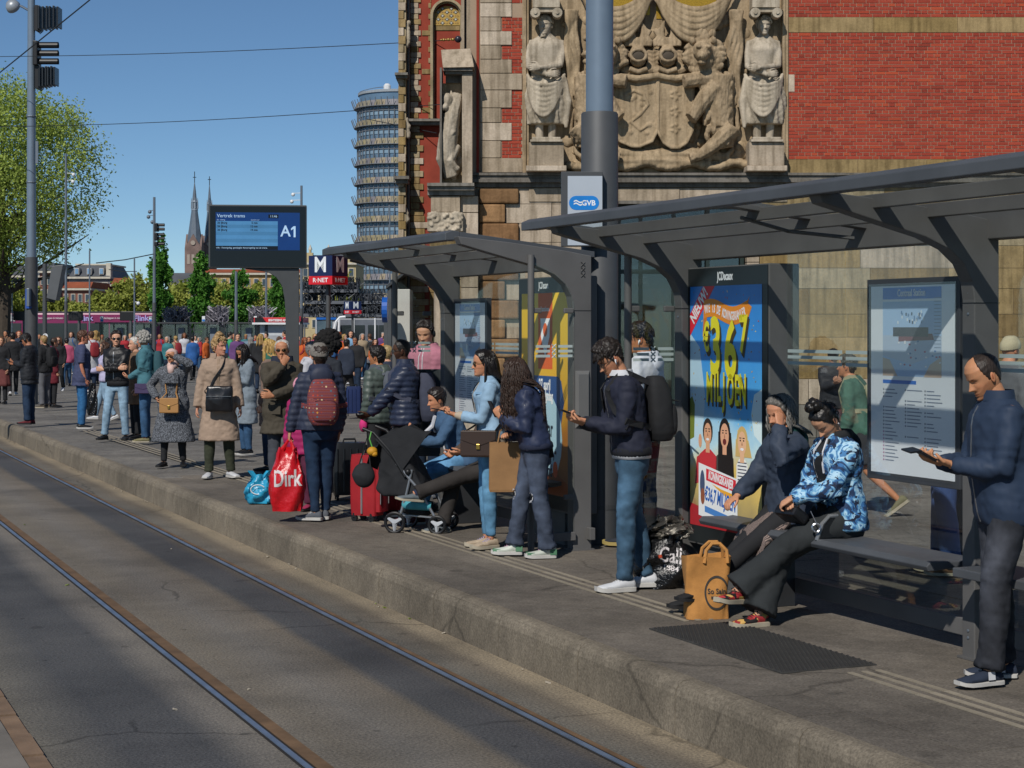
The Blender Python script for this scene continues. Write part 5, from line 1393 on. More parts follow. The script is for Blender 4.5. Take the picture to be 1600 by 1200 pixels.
q2('pale_roundel',circ(.5,.48,.36,.40),'#8da9b4',1.4)
M_DKT=pm('#1b2430')
for(s_,v,sz,m_)in(('27 april',.94,.13,pm('#ccd3d8')),('Koningsdag',.845,.12,pm('#ccd3d8')),('20 jaar',.56,.20,M_DKT),('€50.000,-',.38,.20,M_DKT),('p/maand',.20,.15,M_DKT)):
 pt(s_,.5,v-(.1 if v<.6 else 0)*0,sz,m_,4,.62,0,.004,'CENTER',AF,TL2,ap2)
pt('Staatsloten',.51,1.6,.06,pm('#d4cfc4'),4,.7,0,.001,'CENTER',AF,TL2,ap2)
q2('poster_lower',[(0,0),(1,0),(1,.1),(.7,.2),(.3,.08),(0,.14)],'#7a3d18',2)
q2('confetti',circ(.72,.22,.05,.07),'#b84a22',2.5)
# city map in the near shelter
def map_panel(label,tl,tr,zb,zt,title,a0=6.36):
 t=thing('map_panel',label,'map',T(a0,(tl+tr)/2,zb),TH)
 w_=tl-tr;h_=zt-zb
 MB().box(a0,a0+.05,tr,tl,zb,zt).build('frame',mat('map frame',S('#3a3c40'),.45),t,frame_track,bevel=.004)
 f=lambda name,poly,h,lvl:prn(t,name,poly,zb,pm(h,.3),a0,tl,.001+lvl*.0006)
 f('map_sheet',rect(.045,w_-.045,.045,h_-.045),'#c3ccd6',0)
 m_=.17*w_/.9;W1=w_-.045*2
 f('map_title_bar',rect(.17,w_-.17,h_-.125,h_-.055),'#2f63a8',1)
 text('lettering',title,pm('#cfd8e2'),t,panel_matrix(a0-.0035,(tl+tr)/2,zt-.09),.06,.001,.7)
 f('map_area',rect(.17,w_-.17,h_*.52,h_-.14),'#8fa8c0',1)
 rs=random.Random(int(tl*10))
 f('map_land',[(.17,h_*.52),(.32,h_*.52),(.24,h_*.60),(.17,h_*.61)],'#b09a86',2);f('map_land',[(w_-.17,h_*.52),(w_-.34,h_*.52),(w_-.28,h_*.58),(w_-.17,h_*.62)],'#b09a86',2)
 f('map_land',[(.17,h_*.72),(w_-.17,h_*.72),(w_-.17,h_*.64),(w_*.5,h_*.58),(.17,h_*.62)],'#9aa7b5',1.5)
 f('map_station',rect(w_*.30,w_*.68,h_*.715,h_*.76),'#3b4048',3);f('map_station',[(w_*.36,h_*.69),(w_*.74,h_*.70),(w_*.72,h_*.73),(w_*.36,h_*.72)],'#6d4a50',2.6)
 for i in range(26):u,v=w_*rs.uniform(.32,.66),h_*rs.uniform(.765,.83);f('map_mark',rect(u,u+.012,v,v+.018),rs.choice(('#3c4656','#5c7696','#c0ccd6')),3)
 for i in range(22):u,v=w_*rs.uniform(.35,.8),h_*rs.uniform(.56,.69);f('map_mark',rect(u,u+.018,v,v+.01),rs.choice(('#8f4a63','#4f7097','#c7ccd2')),3)
 for i in range(15):f('map_index_line',rect(w_*.74,w_*.81,h_*(.9-i*.017),h_*(.903-i*.017)),'#5f6f82',3)
 f('map_subtitle',rect(.17,w_*.55,h_*.482,h_*.50),'#2f63a8',1)
 for ci,u0 in enumerate((.19,.43,.64)):
  v=.45
  while v>(.08,.2,.1)[ci]:
   if rs.random()<.82:
    f('map_text_line',rect(w_*u0+.02,w_*u0+.02+rs.uniform(.06,.15),h_*v,h_*v+.006),'#67717e',2)
    f('map_bullet',rect(w_*u0,w_*u0+.01,h_*v-.002,h_*v+.008),'#8a3f70' if ci==0 and v<.24 else '#3c4756',2)
   v-=.0175
 MB().box(a0-.0085,a0-.006,tr+.03,tl-.03,zb+.03,zt-.03).build('cover_glass',glass_mat('map glass',(.97,.98,.985),.01),t,frame_track)
 return t
map_panel('framed city map of the station area hanging in the near shelter',9.18,8.26,.93,2.16,'Centraal Station')
map_panel('framed transit map hanging in the smaller shelter',16.22,15.36,.93,2.14,'Centraal Station')
# dark notice board with chalk letters beside the smaller shelter
nb_=thing('notice_board','dark board with white scrawled letters at the back of the smaller shelter','board',T(6.75,16.1,0),0)
Yn=17.9
MB().box(pX(630,Yn),pX(690,Yn),Yn,Yn+.05,.55,pz(577,Yn)).build('board',mat('board dark',S('#34383a'),.6,0,.1),nb_,bevel=.006)
MB().box(pX(632,Yn),pX(636,Yn),Yn,Yn+.05,-.01,.55).box(pX(684,Yn),pX(688,Yn),Yn,Yn+.05,-.01,.55).build('leg',M_DK,nb_)
mb=MB()
for pts in(((657,592),(656,622)),((657,593),(663,596),(660,604),(664,612),(657,620)),((668,600),(668,616)),((668,593),(668,595)),((673,596),(672,622)),((673,597),(680,599),(679,609),(673,610))):
 mb.tube([(pX(x,Yn),Yn-.004,pz(y,Yn))for x,y in pts],.006,5)
mb.build('scrawl',M_WHT,nb_)
# ---------------------------------------------------------------- people
def ring(c,u,v,w,f,b,seg=20,e=2.3):
 out=[]
 for k in range(seg):
  a=2*PI*k/seg
  s,q=math.sin(a),math.cos(a)
  x=math.copysign(abs(s)**(2/e),s)*w
  y=math.copysign(abs(q)**(2/e),q)*(f if q>0 else b)
  out.append(c+u*x+v*y)
 return out
def tab(t,s):
 for i in range(len(t)-1):
  if s<=t[i+1][0]:
   k=0 if t[i+1][0]==t[i][0]else max(0,(s-t[i][0])/(t[i+1][0]-t[i][0]))
   return[a+(b-a)*k for a,b in zip(t[i][1:],t[i+1][1:])]
 return list(t[-1][1:])
TORSO_M=[(-.08,.080,.052,.062),(-.03,.098,.062,.072),(.03,.096,.062,.068),(.11,.089,.060,.055),(.19,.098,.065,.060),(.25,.107,.066,.064),(.285,.102,.052,.056),(.305,.070,.036,.044),(.33,.036,.034,.036)]
TORSO_F=[(-.08,.084,.052,.070),(-.03,.104,.060,.078),(.03,.098,.058,.066),(.11,.078,.052,.050),(.18,.085,.064,.054),(.225,.092,.076,.056),(.26,.093,.060,.056),(.285,.086,.044,.050),(.305,.058,.032,.040),(.33,.032,.030,.032)]
def ik(a,b,l1,l2,pole):
 d=b-a;L=min(d.length,(l1+l2)*0.999);L=max(L,abs(l1-l2)+1e-3)
 dn=d.normalized()
 x=(l1*l1-l2*l2+L*L)/(2*L)
 hgt=math.sqrt(max(l1*l1-x*x,0))
 p=Vector(pole)-dn*Vector(pole).dot(dn)
 p=p.normalized()if p.length>1e-5 else dn.orthogonal().normalized()
 return a+dn*x+p*hgt,a+dn*L
HEADT=[(-.03,.05,.27,-.05),(0,.14,.37,.06),(.06,.20,.40,.16),(.15,.25,.395,.24),(.25,.285,.39,.31),(.35,.31,.385,.37),(.5,.333,.375,.425),(.62,.345,.388,.45),(.75,.338,.372,.445),(.87,.285,.30,.37),(.95,.19,.19,.25),(1.0,.03,.03,.04)]
def g2(x,s):return np.exp(-(x/s)**2)
class Person:
 N=0
 def __init__(s,px,py=None,Y=None,h=1.72,rz=180,label='',group=None,female=False,bulk=1.0,lean=0,hunch=0.0,twist=0,head=(0,0,0),hands=(None,None),poles=(None,None),feet=((.09,0,0,8,0),(-.09,0,0,8,0)),hip=None,kpoles=(None,None),skin='#c08a6c',lod=0,belly=0.0,z=None,root=None,seed=None):
# hands: wrist points (right, forward, up); feet: (x, y, z, toe-out degrees, pitch) right first
  Person.N+=1
  s.seed=seed or Person.N
  s.h=h;s.fem=female;s.lod=lod;s.skin=skin
  if root is None:
   if Y is None:
    root=Vector(((px-800)*CH/(py-YH),FPX*CH/(py-YH),0))
   else:
    zz=zg(Y)if z is None else z
    root=Vector(((px-800)*Y/FPX,Y,zz))
  s.root=thing('person',label,'person',root,R(rz),group)
  s.M=MW[s.root]
  vox=(0.014,0.020,0.032)[lod];s.vox=vox
  s.T=TORSO_F if female else TORSO_M
  s.bulk=bulk;s.belly=belly
  Mt=Matrix.Rotation(R(twist),3,'Z')@Matrix.Rotation(-R(lean),3,'X')
  s.r,s.f,s.u=Mt@Vector((1,0,0)),Mt@Vector((0,1,0)),Mt@Vector((0,0,1))
  leg=0.247*h
  if hip is None:
   hz=9
   for(x,y,z_,yw,pt)in feet:
    if z_<0.02:
     dx=abs(x)-.05*h
     hz=min(hz,math.sqrt(max((2*leg*.997)**2-dx*dx-(y*.9)**2,.1))+.045*h)
   hip=Vector((0,0,hz+.01*h))
  s.P=Vector(hip);s.hunch=hunch
  s.Nk=s.C(.305)
  A=s.Nk+s.u*.045*h+s.f*.012*h
  yw,pt,rl=head
  s.Mh=Matrix.Rotation(R(yw),3,'Z')@Matrix.Rotation(-R(pt),3,'X')@Matrix.Rotation(R(rl),3,'Y')
  s.A=A;s.Hh=(.124 if female else.126)*h
  s.sh=[];s.el=[];s.wr=[];s.hd=[]
  sw=(.094 if female else.106)*h*(bulk*.5+.5)
  for i,sg in enumerate((1,-1)):
   sh=s.C(.272)+s.r*sg*sw
   t=hands[i]
   dirh=None;nrm=None
   if t is None:t=sh+Vector((sg*.025,.05,-.312*h))
   elif len(t)>3:
    dirh=Vector(t[3]);nrm=Vector(t[4])if len(t)>4 and t[4]is not None else None;t=Vector(t[:3])
   else:t=Vector(t)
   pole=poles[i]or(sg*.6,-1,-.7)
   e,wv=ik(sh,t,.172*h,.148*h,pole)
   s.sh.append(sh);s.el.append(e);s.wr.append(wv)
   s.hd.append((dirh,nrm))
  s.hj=[];s.kn=[];s.an=[];s.feet=feet
  for i,sg in enumerate((1,-1)):
   hj=s.P+s.r*sg*.05*h
   x,y,z_,yw,pt=feet[i]
   yaw=-R(yw)*sg
   fm=Matrix.Rotation(yaw,3,'Z')@Matrix.Rotation(R(pt),3,'X')
   an=Vector((x,y,z_))+fm@Vector((0,0,.045*h))
   k,an2=ik(hj,an,leg,leg,kpoles[i]or(sg*.12,1,.15))
   s.hj.append(hj);s.kn.append(k);s.an.append(an2)
 def C(s,q):
  k=max(q,0)
  return s.P+s.u*q*s.h+s.f*s.hunch*k*k*1.5*s.h-s.u*s.hunch*k*k*.35*s.h
 def prof(s,q,ease=0.0):
  w,f,b=tab(s.T,q)
  B=s.bulk
  bl=s.belly*math.exp(-((q-.10)/.09)**2)
  return w*s.h*B+ease*.85,f*.95*s.h*B+ease*.75+bl,b*.95*s.h*B+ease*.75
 def put(s,name,me,m,smooth=True,sharp=0,parent=None,kind=None):
  return link_mesh(name,me,m,parent or s.root,smooth,sharp,kind)
 def hp(s,p): # head-local (unit = head height) to person-local
  return s.A+s.Mh@((Vector(p)-Vector((0,-.06,.19)))*s.Hh)
 def head_pts(s,na,nz,face=True,z0=-.03,z1=1.0):
  al=np.linspace(-PI,PI,na,endpoint=False);al=al-.45*np.sin(al)
  zz=np.linspace(z0,z1,nz)
  if face:zz=z0+(z1-z0)*(lambda t:t+.06*np.sin(2*PI*t))(np.linspace(0,1,nz))
  t=np.array(HEADT)
  w,f,b=(np.interp(zz,t[:,0],t[:,i])for i in(1,2,3))
  if s.fem:w=w*np.where(zz<.3,.93,.97);f=f*.985
  sA,cA=np.sin(al)[None],np.cos(al)[None]
  e=2/2.25
  X=np.sign(sA)*np.abs(sA)**e*w[:,None]
  Yv=np.where(cA>0,np.abs(cA)**e*f[:,None],-np.abs(cA)**e*b[:,None])
  Z=np.repeat(zz[:,None],na,1)
  return al,zz,X,Yv,Z
 def body(s,shape=1.0,bare=False):
  h=s.h;mb=MB();k=1.0 if bare else.86
  st=[t[0]for t in s.T]
  rg=[]
  for q in st:
   w,f,b=s.prof(q)
   rg.append(ring(s.C(q),s.r,s.f,w*k,f*k,b*k,16))
  mb.loft(rg)
  nr=(.027 if s.fem else.033)*h*min(s.bulk,1.15)
  mb.tube([s.C(.25),s.Nk,s.hp((0,-.02,.12)),s.hp((0,-.03,.35))],[nr*1.25,nr*1.1,nr,nr],12)
  ar=(.88 if s.fem else 1.0)*s.bulk**.7
  for i in(0,1):
   a,e,wv=s.sh[i],s.el[i],s.wr[i]
   pts=[s.C(.27),a,a.lerp(e,.4),e,e.lerp(wv,.3),wv,wv+(wv-e).normalized()*.012*h]
   mb.tube(pts,[.028*h,.027*h*ar,.0245*h*ar,.0205*h*ar,.022*h*ar,.0152*h,.015*h],10)
   j,kn,an=s.hj[i],s.kn[i],s.an[i]
   d=(an-kn).normalized()
   mb.tube([j+Vector((0,0,.02*h)),j.lerp(kn,.35),kn,kn.lerp(an,.3)-s.f*.006,an,an+d*.02*h],[.047*h*k,.040*h*k,.029*h*k,.030*h*.95,.019*h,.018*h],10)
  bm=remesh(mb,max(s.vox*1.15,.015),3,'body')
  parts=[bm]
  hb=MB()
  for i in(0,1):s.hand(hb,i)
  if s.lod<1:parts.append(remesh(hb,.0048,2,'h'))
  else:parts.append(hb.mesh('h'))
  parts.append(s.headmesh())
  return s.join(parts)
 def join(s,parts):
  V=[];Fc=[];Cl=[];n=0
  for me in parts:
   c=co_of(me);V.append(c)
   ls=np.empty(len(me.polygons),dtype=np.int32);me.polygons.foreach_get('loop_start',ls)
   lt=np.empty(len(me.polygons),dtype=np.int32);me.polygons.foreach_get('loop_total',lt)
   vi=np.empty(len(me.loops),dtype=np.int32);me.loops.foreach_get('vertex_index',vi)
   Fc+=[tuple(int(q)+n for q in vi[a:a+b])for a,b in zip(ls,lt)]
   at=me.color_attributes.get('tint')
   cl=np.ones((len(c),4),dtype=np.float32)
   if at:
    q=np.empty(len(c)*4,dtype=np.float32);at.data.foreach_get('color',q);cl=q.reshape(-1,4)
   Cl.append(cl);n+=len(c)
  out=bpy.data.meshes.new('body');out.from_pydata(np.concatenate(V).tolist(),[],Fc)
  ca=out.color_attributes.new('tint','FLOAT_COLOR','POINT');ca.data.foreach_set('color',np.concatenate(Cl).ravel())
  return out
 def headmesh(s):
  na,nz=((76,64),(48,40),(26,20))[s.lod]
  al,zz,X,Yv,Z=s.head_pts(na,nz)
  fr=np.clip(np.cos(al),0,1)[None]*np.ones_like(X)
  fr=np.clip(fr*2.2,0,1);ax=np.abs(X)
  nz_=np.interp(Z,[.27,.30,.345,.40,.50,.56],[0,.055,.135,.095,.035,0])
  wid=np.interp(Z,[.3,.35,.42,.52],[.085,.078,.05,.042])
  d=nz_*np.exp(-(X/wid)**2)
  d+=-.040*g2(ax-.145,.075)*g2(Z-.505,.05)+.018*g2(ax-.145,.04)*g2(Z-.497,.03)
  d+=.022*g2(ax-.12,.11)*g2(Z-.575,.03)
  d+=.022*g2(X,.105)*g2(Z-.212,.02)+.026*g2(X,.095)*g2(Z-.163,.022)-.016*g2(X,.12)*g2(Z-.188,.009)
  d+=.025*g2(X,.11)*g2(Z-.06,.05)+.016*g2(ax-.2,.08)*g2(Z-.38,.07)-.012*g2(X,.2)*g2(Z-.115,.03)
  Yv=Yv+d*fr
  tint=np.ones(X.shape+(3,))
  def paint(mask,col):
   m=np.clip(mask,0,1)[...,None]
   tint[:]=tint*(1-m)+tint*np.array(col)*m
  fm=(fr>.3)
  hc=getattr(s,'browc',(.12,.1,.09))
  paint(fm*(ax<(.12 if s.fem else.115))*(np.abs(Z-.188)<.04)*g2(Z-.19,.03)*.8,(.86,.45,.45)if s.fem else(.85,.6,.58))
  paint(fm*g2(ax-.15,.085)**2*g2(Z-.585+.12*(ax-.15)**2,.019)*1.3,hc)
  if getattr(s,'eyes','open')=='open':
   em=fm*(((ax-.145)/.055)**2+((Z-.497)/.019)**2<1)
   paint(em*1.0,(1.15,1.3,1.5));paint(fm*(((ax-.145)/.022)**2+((Z-.497)/.021)**2<1)*1.0,(.08,.06,.06))
   paint(fm*g2(ax-.145,.06)*g2(Z-.522,.009),(.15,.12,.12))
  else:
   paint(fm*g2(ax-.145,.06)*g2(Z-.482,.011),(.16,.12,.12))
  paint(fm*g2(ax-.035,.016)*g2(Z-.315,.01),(.2,.12,.1))
  paint(fm*g2(ax-.2,.09)*g2(Z-.36,.08)*.5,(1.06,.84,.82))
  bd=getattr(s,'beard',None)
  if bd:
   amt,col=bd
   bz=np.interp(ax,[0,.08,.14,.22,.31],[.285,.285,.24,.30,.42])
   m=np.clip((bz-Z)/.04,0,1)*(np.abs(np.arctan2(X,Yv))<1.75)*(1-g2(X,.09)*g2(Z-.188,.022))
   m*=np.clip((Z+.2)/.1,0,1)
   paint(m*amt,col)
  V=np.stack([X,Yv,Z],-1).reshape(-1,3)
  Mh=np.array(s.Mh);A=np.array(s.A)
  V=(V-np.array([0,-.06,.19]))*s.Hh@Mh.T+A
  fs=[]
  for k in range(nz-1):
   for i in range(na):
    j=(i+1)%na
    fs.append((k*na+i,(k+1)*na+i,(k+1)*na+j,k*na+j))
  fs.append(tuple(range(na)));fs.append(tuple(range((nz-1)*na,nz*na))[::-1])
  mb=MB();mb.v=[tuple(v)for v in V];mb.f=fs;mb.c=[(a,b,c,1)for a,b,c in tint.reshape(-1,3)]
  if s.lod<2:
   for sg in(1,-1):
    rot=(s.Mh@Matrix.Rotation(R(12),3,'X')@Matrix.Rotation(R(-18)*sg,3,'Z')).to_quaternion()
    mb.ell(s.hp((sg*.342,-.06,.44)),(.028*s.Hh,.075*s.Hh,.135*s.Hh),rot,10,7,(1.02,.9,.88))
    mb.ell(s.hp((sg*.366,-.045,.45)),(.012*s.Hh,.035*s.Hh,.07*s.Hh),rot,8,5,(.7,.5,.45))
  return mb.mesh('head')
 def hand(s,mb,i):
  sg=(1,-1)[i];h=s.h/1.75*(.92 if s.fem else 1)
  w0=s.wr[i];fa=(w0-s.el[i]).normalized()
  d,n=s.hd[i]
  d=(d.normalized()if d is not None else fa)
  if n is None:
   n=Vector((-sg,0,0))if abs(fa.z)>.75 else Vector((-sg*.5,-.2,.8))
  curl=getattr(s,'curl',(.35,.35))[i]
  n=(n-d*n.dot(d)).normalized()
  t=d.cross(n)*sg
  if s.lod==2:
   mb.ell(w0+d*.07*h,(.04*h,.022*h,.075*h),basis((0,0,0),t,n).to_3x3().to_quaternion()if False else Matrix((t,n,d)).transposed().to_quaternion(),7,5)
   return
  rg=[]
  for y,w_,th in((-.02,.024,.021),(.015,.032,.019),(.05,.040,.017),(.085,.042,.014),(.098,.038,.009)):
   c=w0+d*y*h
   rg.append([c+t*math.cos(2*PI*k/10)*w_*h+n*math.sin(2*PI*k/10)*th*h for k in range(10)])
  mb.loft(rg)
  for q,(off,L,r)in enumerate(((.030,.072,.0092),(.010,.080,.0095),(-.011,.075,.009),(-.030,.058,.008))):
   base=w0+d*.082*h+t*off*h
   a=.15+curl*.5;pts=[base-d*.02*h,base]
   p=base
   for seg in(.45,.32,.23):
    dd=d*math.cos(a)+n*math.sin(a)+t*off*1.2
    p=p+dd.normalized()*L*seg*h;pts.append(p);a+=.25+curl*1.15
   mb.tube(pts,[r*h,r*h,r*.98*h,r*.9*h,r*.72*h],7)
  tb=w0+d*.022*h+t*.028*h
  a=t*.75+d*.75+n*.25
  p1=tb+a.normalized()*.042*h
  p2=p1+(d*.9+t*.15+n*(.2+curl*.6)).normalized()*.034*h
  p3=p2+(d*.9-t*.15+n*(.3+curl*.8)).normalized()*.026*h
  mb.tube([tb-t*.018*h,tb,p1,p2,p3],[.012*h,.0125*h,.011*h,.0098*h,.0075*h],7)
 def add_body(s,**k):
  m=skin_mat(s.skin)
  s.body_o=s.put('body',s.body(**k),m)
  return s
# ---- clothes
 def top(s,m,name='jacket',ease=.022,hem=-.05,flare=0.0,cuff=1.0,sl=1.0,neck=.322,fold=.006,quilt=0,drop=None,vneck=False,sm=4,extra=None,arms=(0,1)):
  h=s.h;mb=MB();rg=[]
  n=14
  lo=max(hem,-.07)
  qs=[lo+(neck-lo)*i/(n-1)for i in range(n)]
  if hem<-.07:
   leg=[hem+(-.07-hem)*i/5 for i in range(5)]
   kx=(s.kn[0]+s.kn[1])/2
   for q in leg:
    k=(-.07-q)
    c=s.P+Vector((0,0,q*h))+Vector((kx.x,kx.y,0))*min(1,k/.2)*.6
    w,f,b=s.prof(-.04,ease)
    rg.append(ring(c,s.r,s.f,w+flare*k*h,f+flare*k*h*.9,b+flare*k*h*.8,24))
  for q in qs:
   w,f,b=s.prof(q,ease*(1 if q<.25 else max(.25,1-(q-.25)*13)))
   if q<.05:w,f,b=w+flare*.3*(.05-q)*h,f+flare*.3*(.05-q)*h,b
   rg.append(ring(s.C(q),s.r,s.f,w,f,b,24))
  mb.loft(rg)
  ar=(.9 if s.fem else 1.0)*s.bulk**.6
  for i in arms:
   a,e,wv=s.sh[i],s.el[i],s.wr[i]
   inn=s.C(.262)+s.r*(1,-1)[i]*.02*h
   E=ease*.62*sl
   if cuff>=.99:
    pts=[inn,a-s.u*.006*h,a.lerp(e,.45),e,e.lerp(wv,.35),e.lerp(wv,.8),e.lerp(wv,cuff)]
    rr=[.034*h+E*.6,.028*h*ar+E*.75,.0262*h*ar+E*.9,.0225*h*ar+E,.0232*h*ar+E,.0178*h+E*.9,.0160*h+E*.6]
   elif cuff>.5:
    pts=[inn,a-s.u*.006*h,a.lerp(e,.45),e,e.lerp(wv,(cuff-.5)*2)]
    rr=[.036*h+E*.6,.030*h*ar+E*.75,.029*h*ar+E*.9,.026*h*ar+E,.024*h*ar+E]
   else:
    pts=[inn,a-s.u*.006*h,a.lerp(e,cuff),a.lerp(e,cuff*2)]
    rr=[.036*h+E*.6,.030*h*ar+E*.75,.030*h*ar+E,.030*h*ar+E*1.3]
   mb.tube(pts,rr,12)
  if extra:extra(mb)
  me=remesh(mb,s.vox,sm,name)
  c=co_of(me)
  if fold:displace(me,creases(c,s.seed,24)*fold*1.2)
  if quilt:
   c=co_of(me)
   displace(me,.012*(np.abs(np.sin(PI*c[:,2]/quilt))**.6-.6))
  o=s.put(name,me,m)
  s.bvh=BVHTree.FromPolygons([v.co.copy()for v in me.vertices],[tuple(p.vertices)for p in me.polygons])
  s.last=o
  return o
 def trousers(s,m,name='trousers',ease=.012,hemr=.030,cut=1.0,waist=.07,fold=.005,fade=0.0,wide=0.0):
  h=s.h;mb=MB();B=s.bulk**.8
  rg=[]
  for q in(-.09,-.05,-.01,.03,waist):
   w,f,b=s.prof(q,ease*.6)
   rg.append(ring(s.C(q),s.r,s.f,w*(.8 if q<-.08 else 1),f,b,20))
  mb.loft(rg)
  for i in(0,1):
   j,k,a=s.hj[i],s.kn[i],s.an[i]
   end=k.lerp(a,cut)if cut>0 else j.lerp(k,1+cut)
   if cut>0:
    pts=[j+s.u*.03*h,j.lerp(k,.22),j.lerp(k,.6),k,k.lerp(a,min(.35,cut*.5))-s.f*.004,k.lerp(a,cut*.8),end]
    rr=[.050*h*B+ease*.5,.0475*h*B+ease*.8,.0405*h*B+ease*.8,.0325*h*B+ease*.8,.0325*h*B+ease*.8,max(.024*h+ease,hemr*h*.98)+wide*.6,hemr*h+ease*.5+wide]
   else:
    pts=[j+s.u*.03*h,j.lerp(k,.22),j.lerp(k,.6),end]
    rr=[.054*h*B+ease*.5,.053*h*B+ease,.046*h*B+ease,.046*h*B+ease]
   mb.tube(pts,rr,14)
  me=remesh(mb,s.vox,4,name)
  c=co_of(me)
  if fold:
   rs=s.seed
   kz=np.array([min((Vector(p)-s.kn[0]).length,(Vector(p)-s.kn[1]).length)for p in c])if s.lod==0 else np.full(len(c),.2)
   az=np.clip(1-(c[:,2]-.05)/.35,0,1)
   amp=fold*(.28+1.1*az+.9*np.exp(-(kz/.13)**2))
   f=creases(c,rs,30);gate=1.3
   displace(me,amp*f*gate*.8+folds(c,rs+5,fold*.8,10)-fold*.4)
  o=s.put(name,me,m)
  if not fade:
   ca=me.color_attributes.new('tint','FLOAT_COLOR','POINT');ca.data.foreach_set('color',np.ones(len(c)*4,dtype=np.float32))
  if fade:
   ca=me.color_attributes.new('tint','FLOAT_COLOR','POINT')
   n=no_of(me);z=c[:,2]/h
   k=np.exp(-((z-.37)/.13)**2)*np.clip(n[:,1]*.8+.35,0,1)
   kk=1+fade*k+.12*np.sin(c[:,2]*55+2*np.sin(c[:,0]*23))*fade
   arr=np.stack([kk,kk,kk*.98,np.ones_like(kk)],-1).astype(np.float32)
   ca.data.foreach_set('color',arr.ravel())
  s.tbvh=BVHTree.FromPolygons([v.co.copy()for v in me.vertices],[tuple(p.vertices)for p in me.polygons])
  return o
 def skirt(s,m,hem=.3,flare=.05,name='skirt',ease=.02):
  mb=MB();rg=[]
  kx=(s.kn[0]+s.kn[1])/2
  for i in range(9):
   q=.1-(.1+hem)*i/8
   c=s.C(q)if q>-.02 else s.P+Vector((0,0,q*s.h))+Vector((kx.x,kx.y,0))*min(1,-q/.2)*.6
   w,f,b=s.prof(max(q,-.04),ease)
   k=max(0,-.04-q)*s.h
   rr=ring(c,s.r,s.f,w+flare*k*2,f+flare*k*2,b+flare*k*2,40)
   rg.append([p+(p-c)*.05*math.sin(j*2*PI/5+i*.2)*min(1,k*4)for j,p in enumerate(rr)])
  mb.loft(rg)
  return s.put(name,mb.mesh(name),m)
 def shoes(s,m,sole,style='sneaker',names='shoe',L=None,lace=None,which=(0,1),accent=None):
  L=L or.158*s.h
  for i in which:
   sg=(1,-1)[i]
   x,y,z_,yw,pt=s.feet[i]
   fm=Matrix.Rotation(-R(yw)*sg,3,'Z')@Matrix.Rotation(R(pt),3,'X')
   o=s.an[i]-fm@Vector((0,0,.045*s.h))
   k=L/.28;up=[];so=[]
   hi={'sneaker':1.0,'low':.8,'high':1.45,'boot':2.0}[style]
   for yy,w_,tp in((-.262,.018,.055),(-.235,.031,.078),(-.18,.036,.092),(-.08,.037,.098),(.03,.038,.094),(.13,.041,.078),(.3,.048,.060),(.48,.049,.051),(.62,.041,.043),(.70,.024,.034)):
    tpz=tp*(hi if yy<.05 else 1+(hi-1)*.2)*k
    up.append([o+fm@Vector((math.sin(2*PI*q/14)*w_*k*(1 if math.cos(2*PI*q/14)<.3 else.8),yy*L,.012+(tpz-.012)*(.5+.5*math.copysign(abs(math.cos(2*PI*q/14))**.8,math.cos(2*PI*q/14)))))for q in range(14)])
    ris=.012*k*max(0,(yy-.45)/.25)**2
    ww=w_*k+.004;th=.026*k if style!='low' else.018*k
    so.append([o+fm@Vector((sx*ww,yy*L*1.03,zz+ris))for sx,zz in((-1,0),(-.8,-.002),(.8,-.002),(1,0),(1.02,th),(.7,th+.003),(-.7,th+.003),(-1.02,th))])
   mb=MB().loft(up)
   ob=s.put(names,mb.mesh(names),m,True,60)
   so_=s.put('sole',MB().loft(so).mesh('sole'),sole,True,40,parent=ob)
   if lace is not None and s.lod==0:
    lb=MB()
    for q in range(4):
     yy=.10+q*.055;zc=(.083-q*.0075)*k*(1 if hi<1.2 else 1.1)
     lb.tube([o+fm@Vector((-.024*k,yy*L,zc-.008)),o+fm@Vector((0,yy*L+.006,zc+.004)),o+fm@Vector((.024*k,yy*L,zc-.008))],.0032,5)
    for q in(-1,1):
     lb.tube([o+fm@Vector((0,.1*L,.088*k)),o+fm@Vector((q*.02,.06*L,.098*k)),o+fm@Vector((q*.03,.1*L,.09*k))],.003,5)
    s.put('lace',lb.mesh('lace'),lace,True,0,parent=ob)
   if accent is not None:
    ab=MB()
    for q in(-1,1):
     for(ya,yb,za,zb)in accent[1]:
      ab.add([o+fm@Vector((q*(.0445*k),ya*L,za*k)),o+fm@Vector((q*(.0475*k),yb*L,za*k)),o+fm@Vector((q*(.043*k),yb*L,zb*k)),o+fm@Vector((q*(.0395*k),ya*L,zb*k))],[(0,1,2,3)])
    s.put('stripe',ab.mesh('stripe'),accent[0],False,0,parent=ob)
# ---- surface helpers
 def wrap(s,ang,q,off=.006,bvh=None): # ang 0 = front, 90 = wearer's right; q along the spine
  c=s.C(q);a=R(ang)
  d=s.f*math.cos(a)+s.r*math.sin(a)
  hit=(bvh or s.bvh).ray_cast(c+d*.8,-d,.8)
  return(hit[0]+d*off)if hit[0]is not None else c+d*.15
 def over(s,x,y,off=.006): # straight down on the shoulder
  p=s.C(.28)+s.r*x+s.f*y
  hit=s.bvh.ray_cast(p+s.u*.5,-s.u,.6)
  return(hit[0]+s.u*off)if hit[0]is not None else p
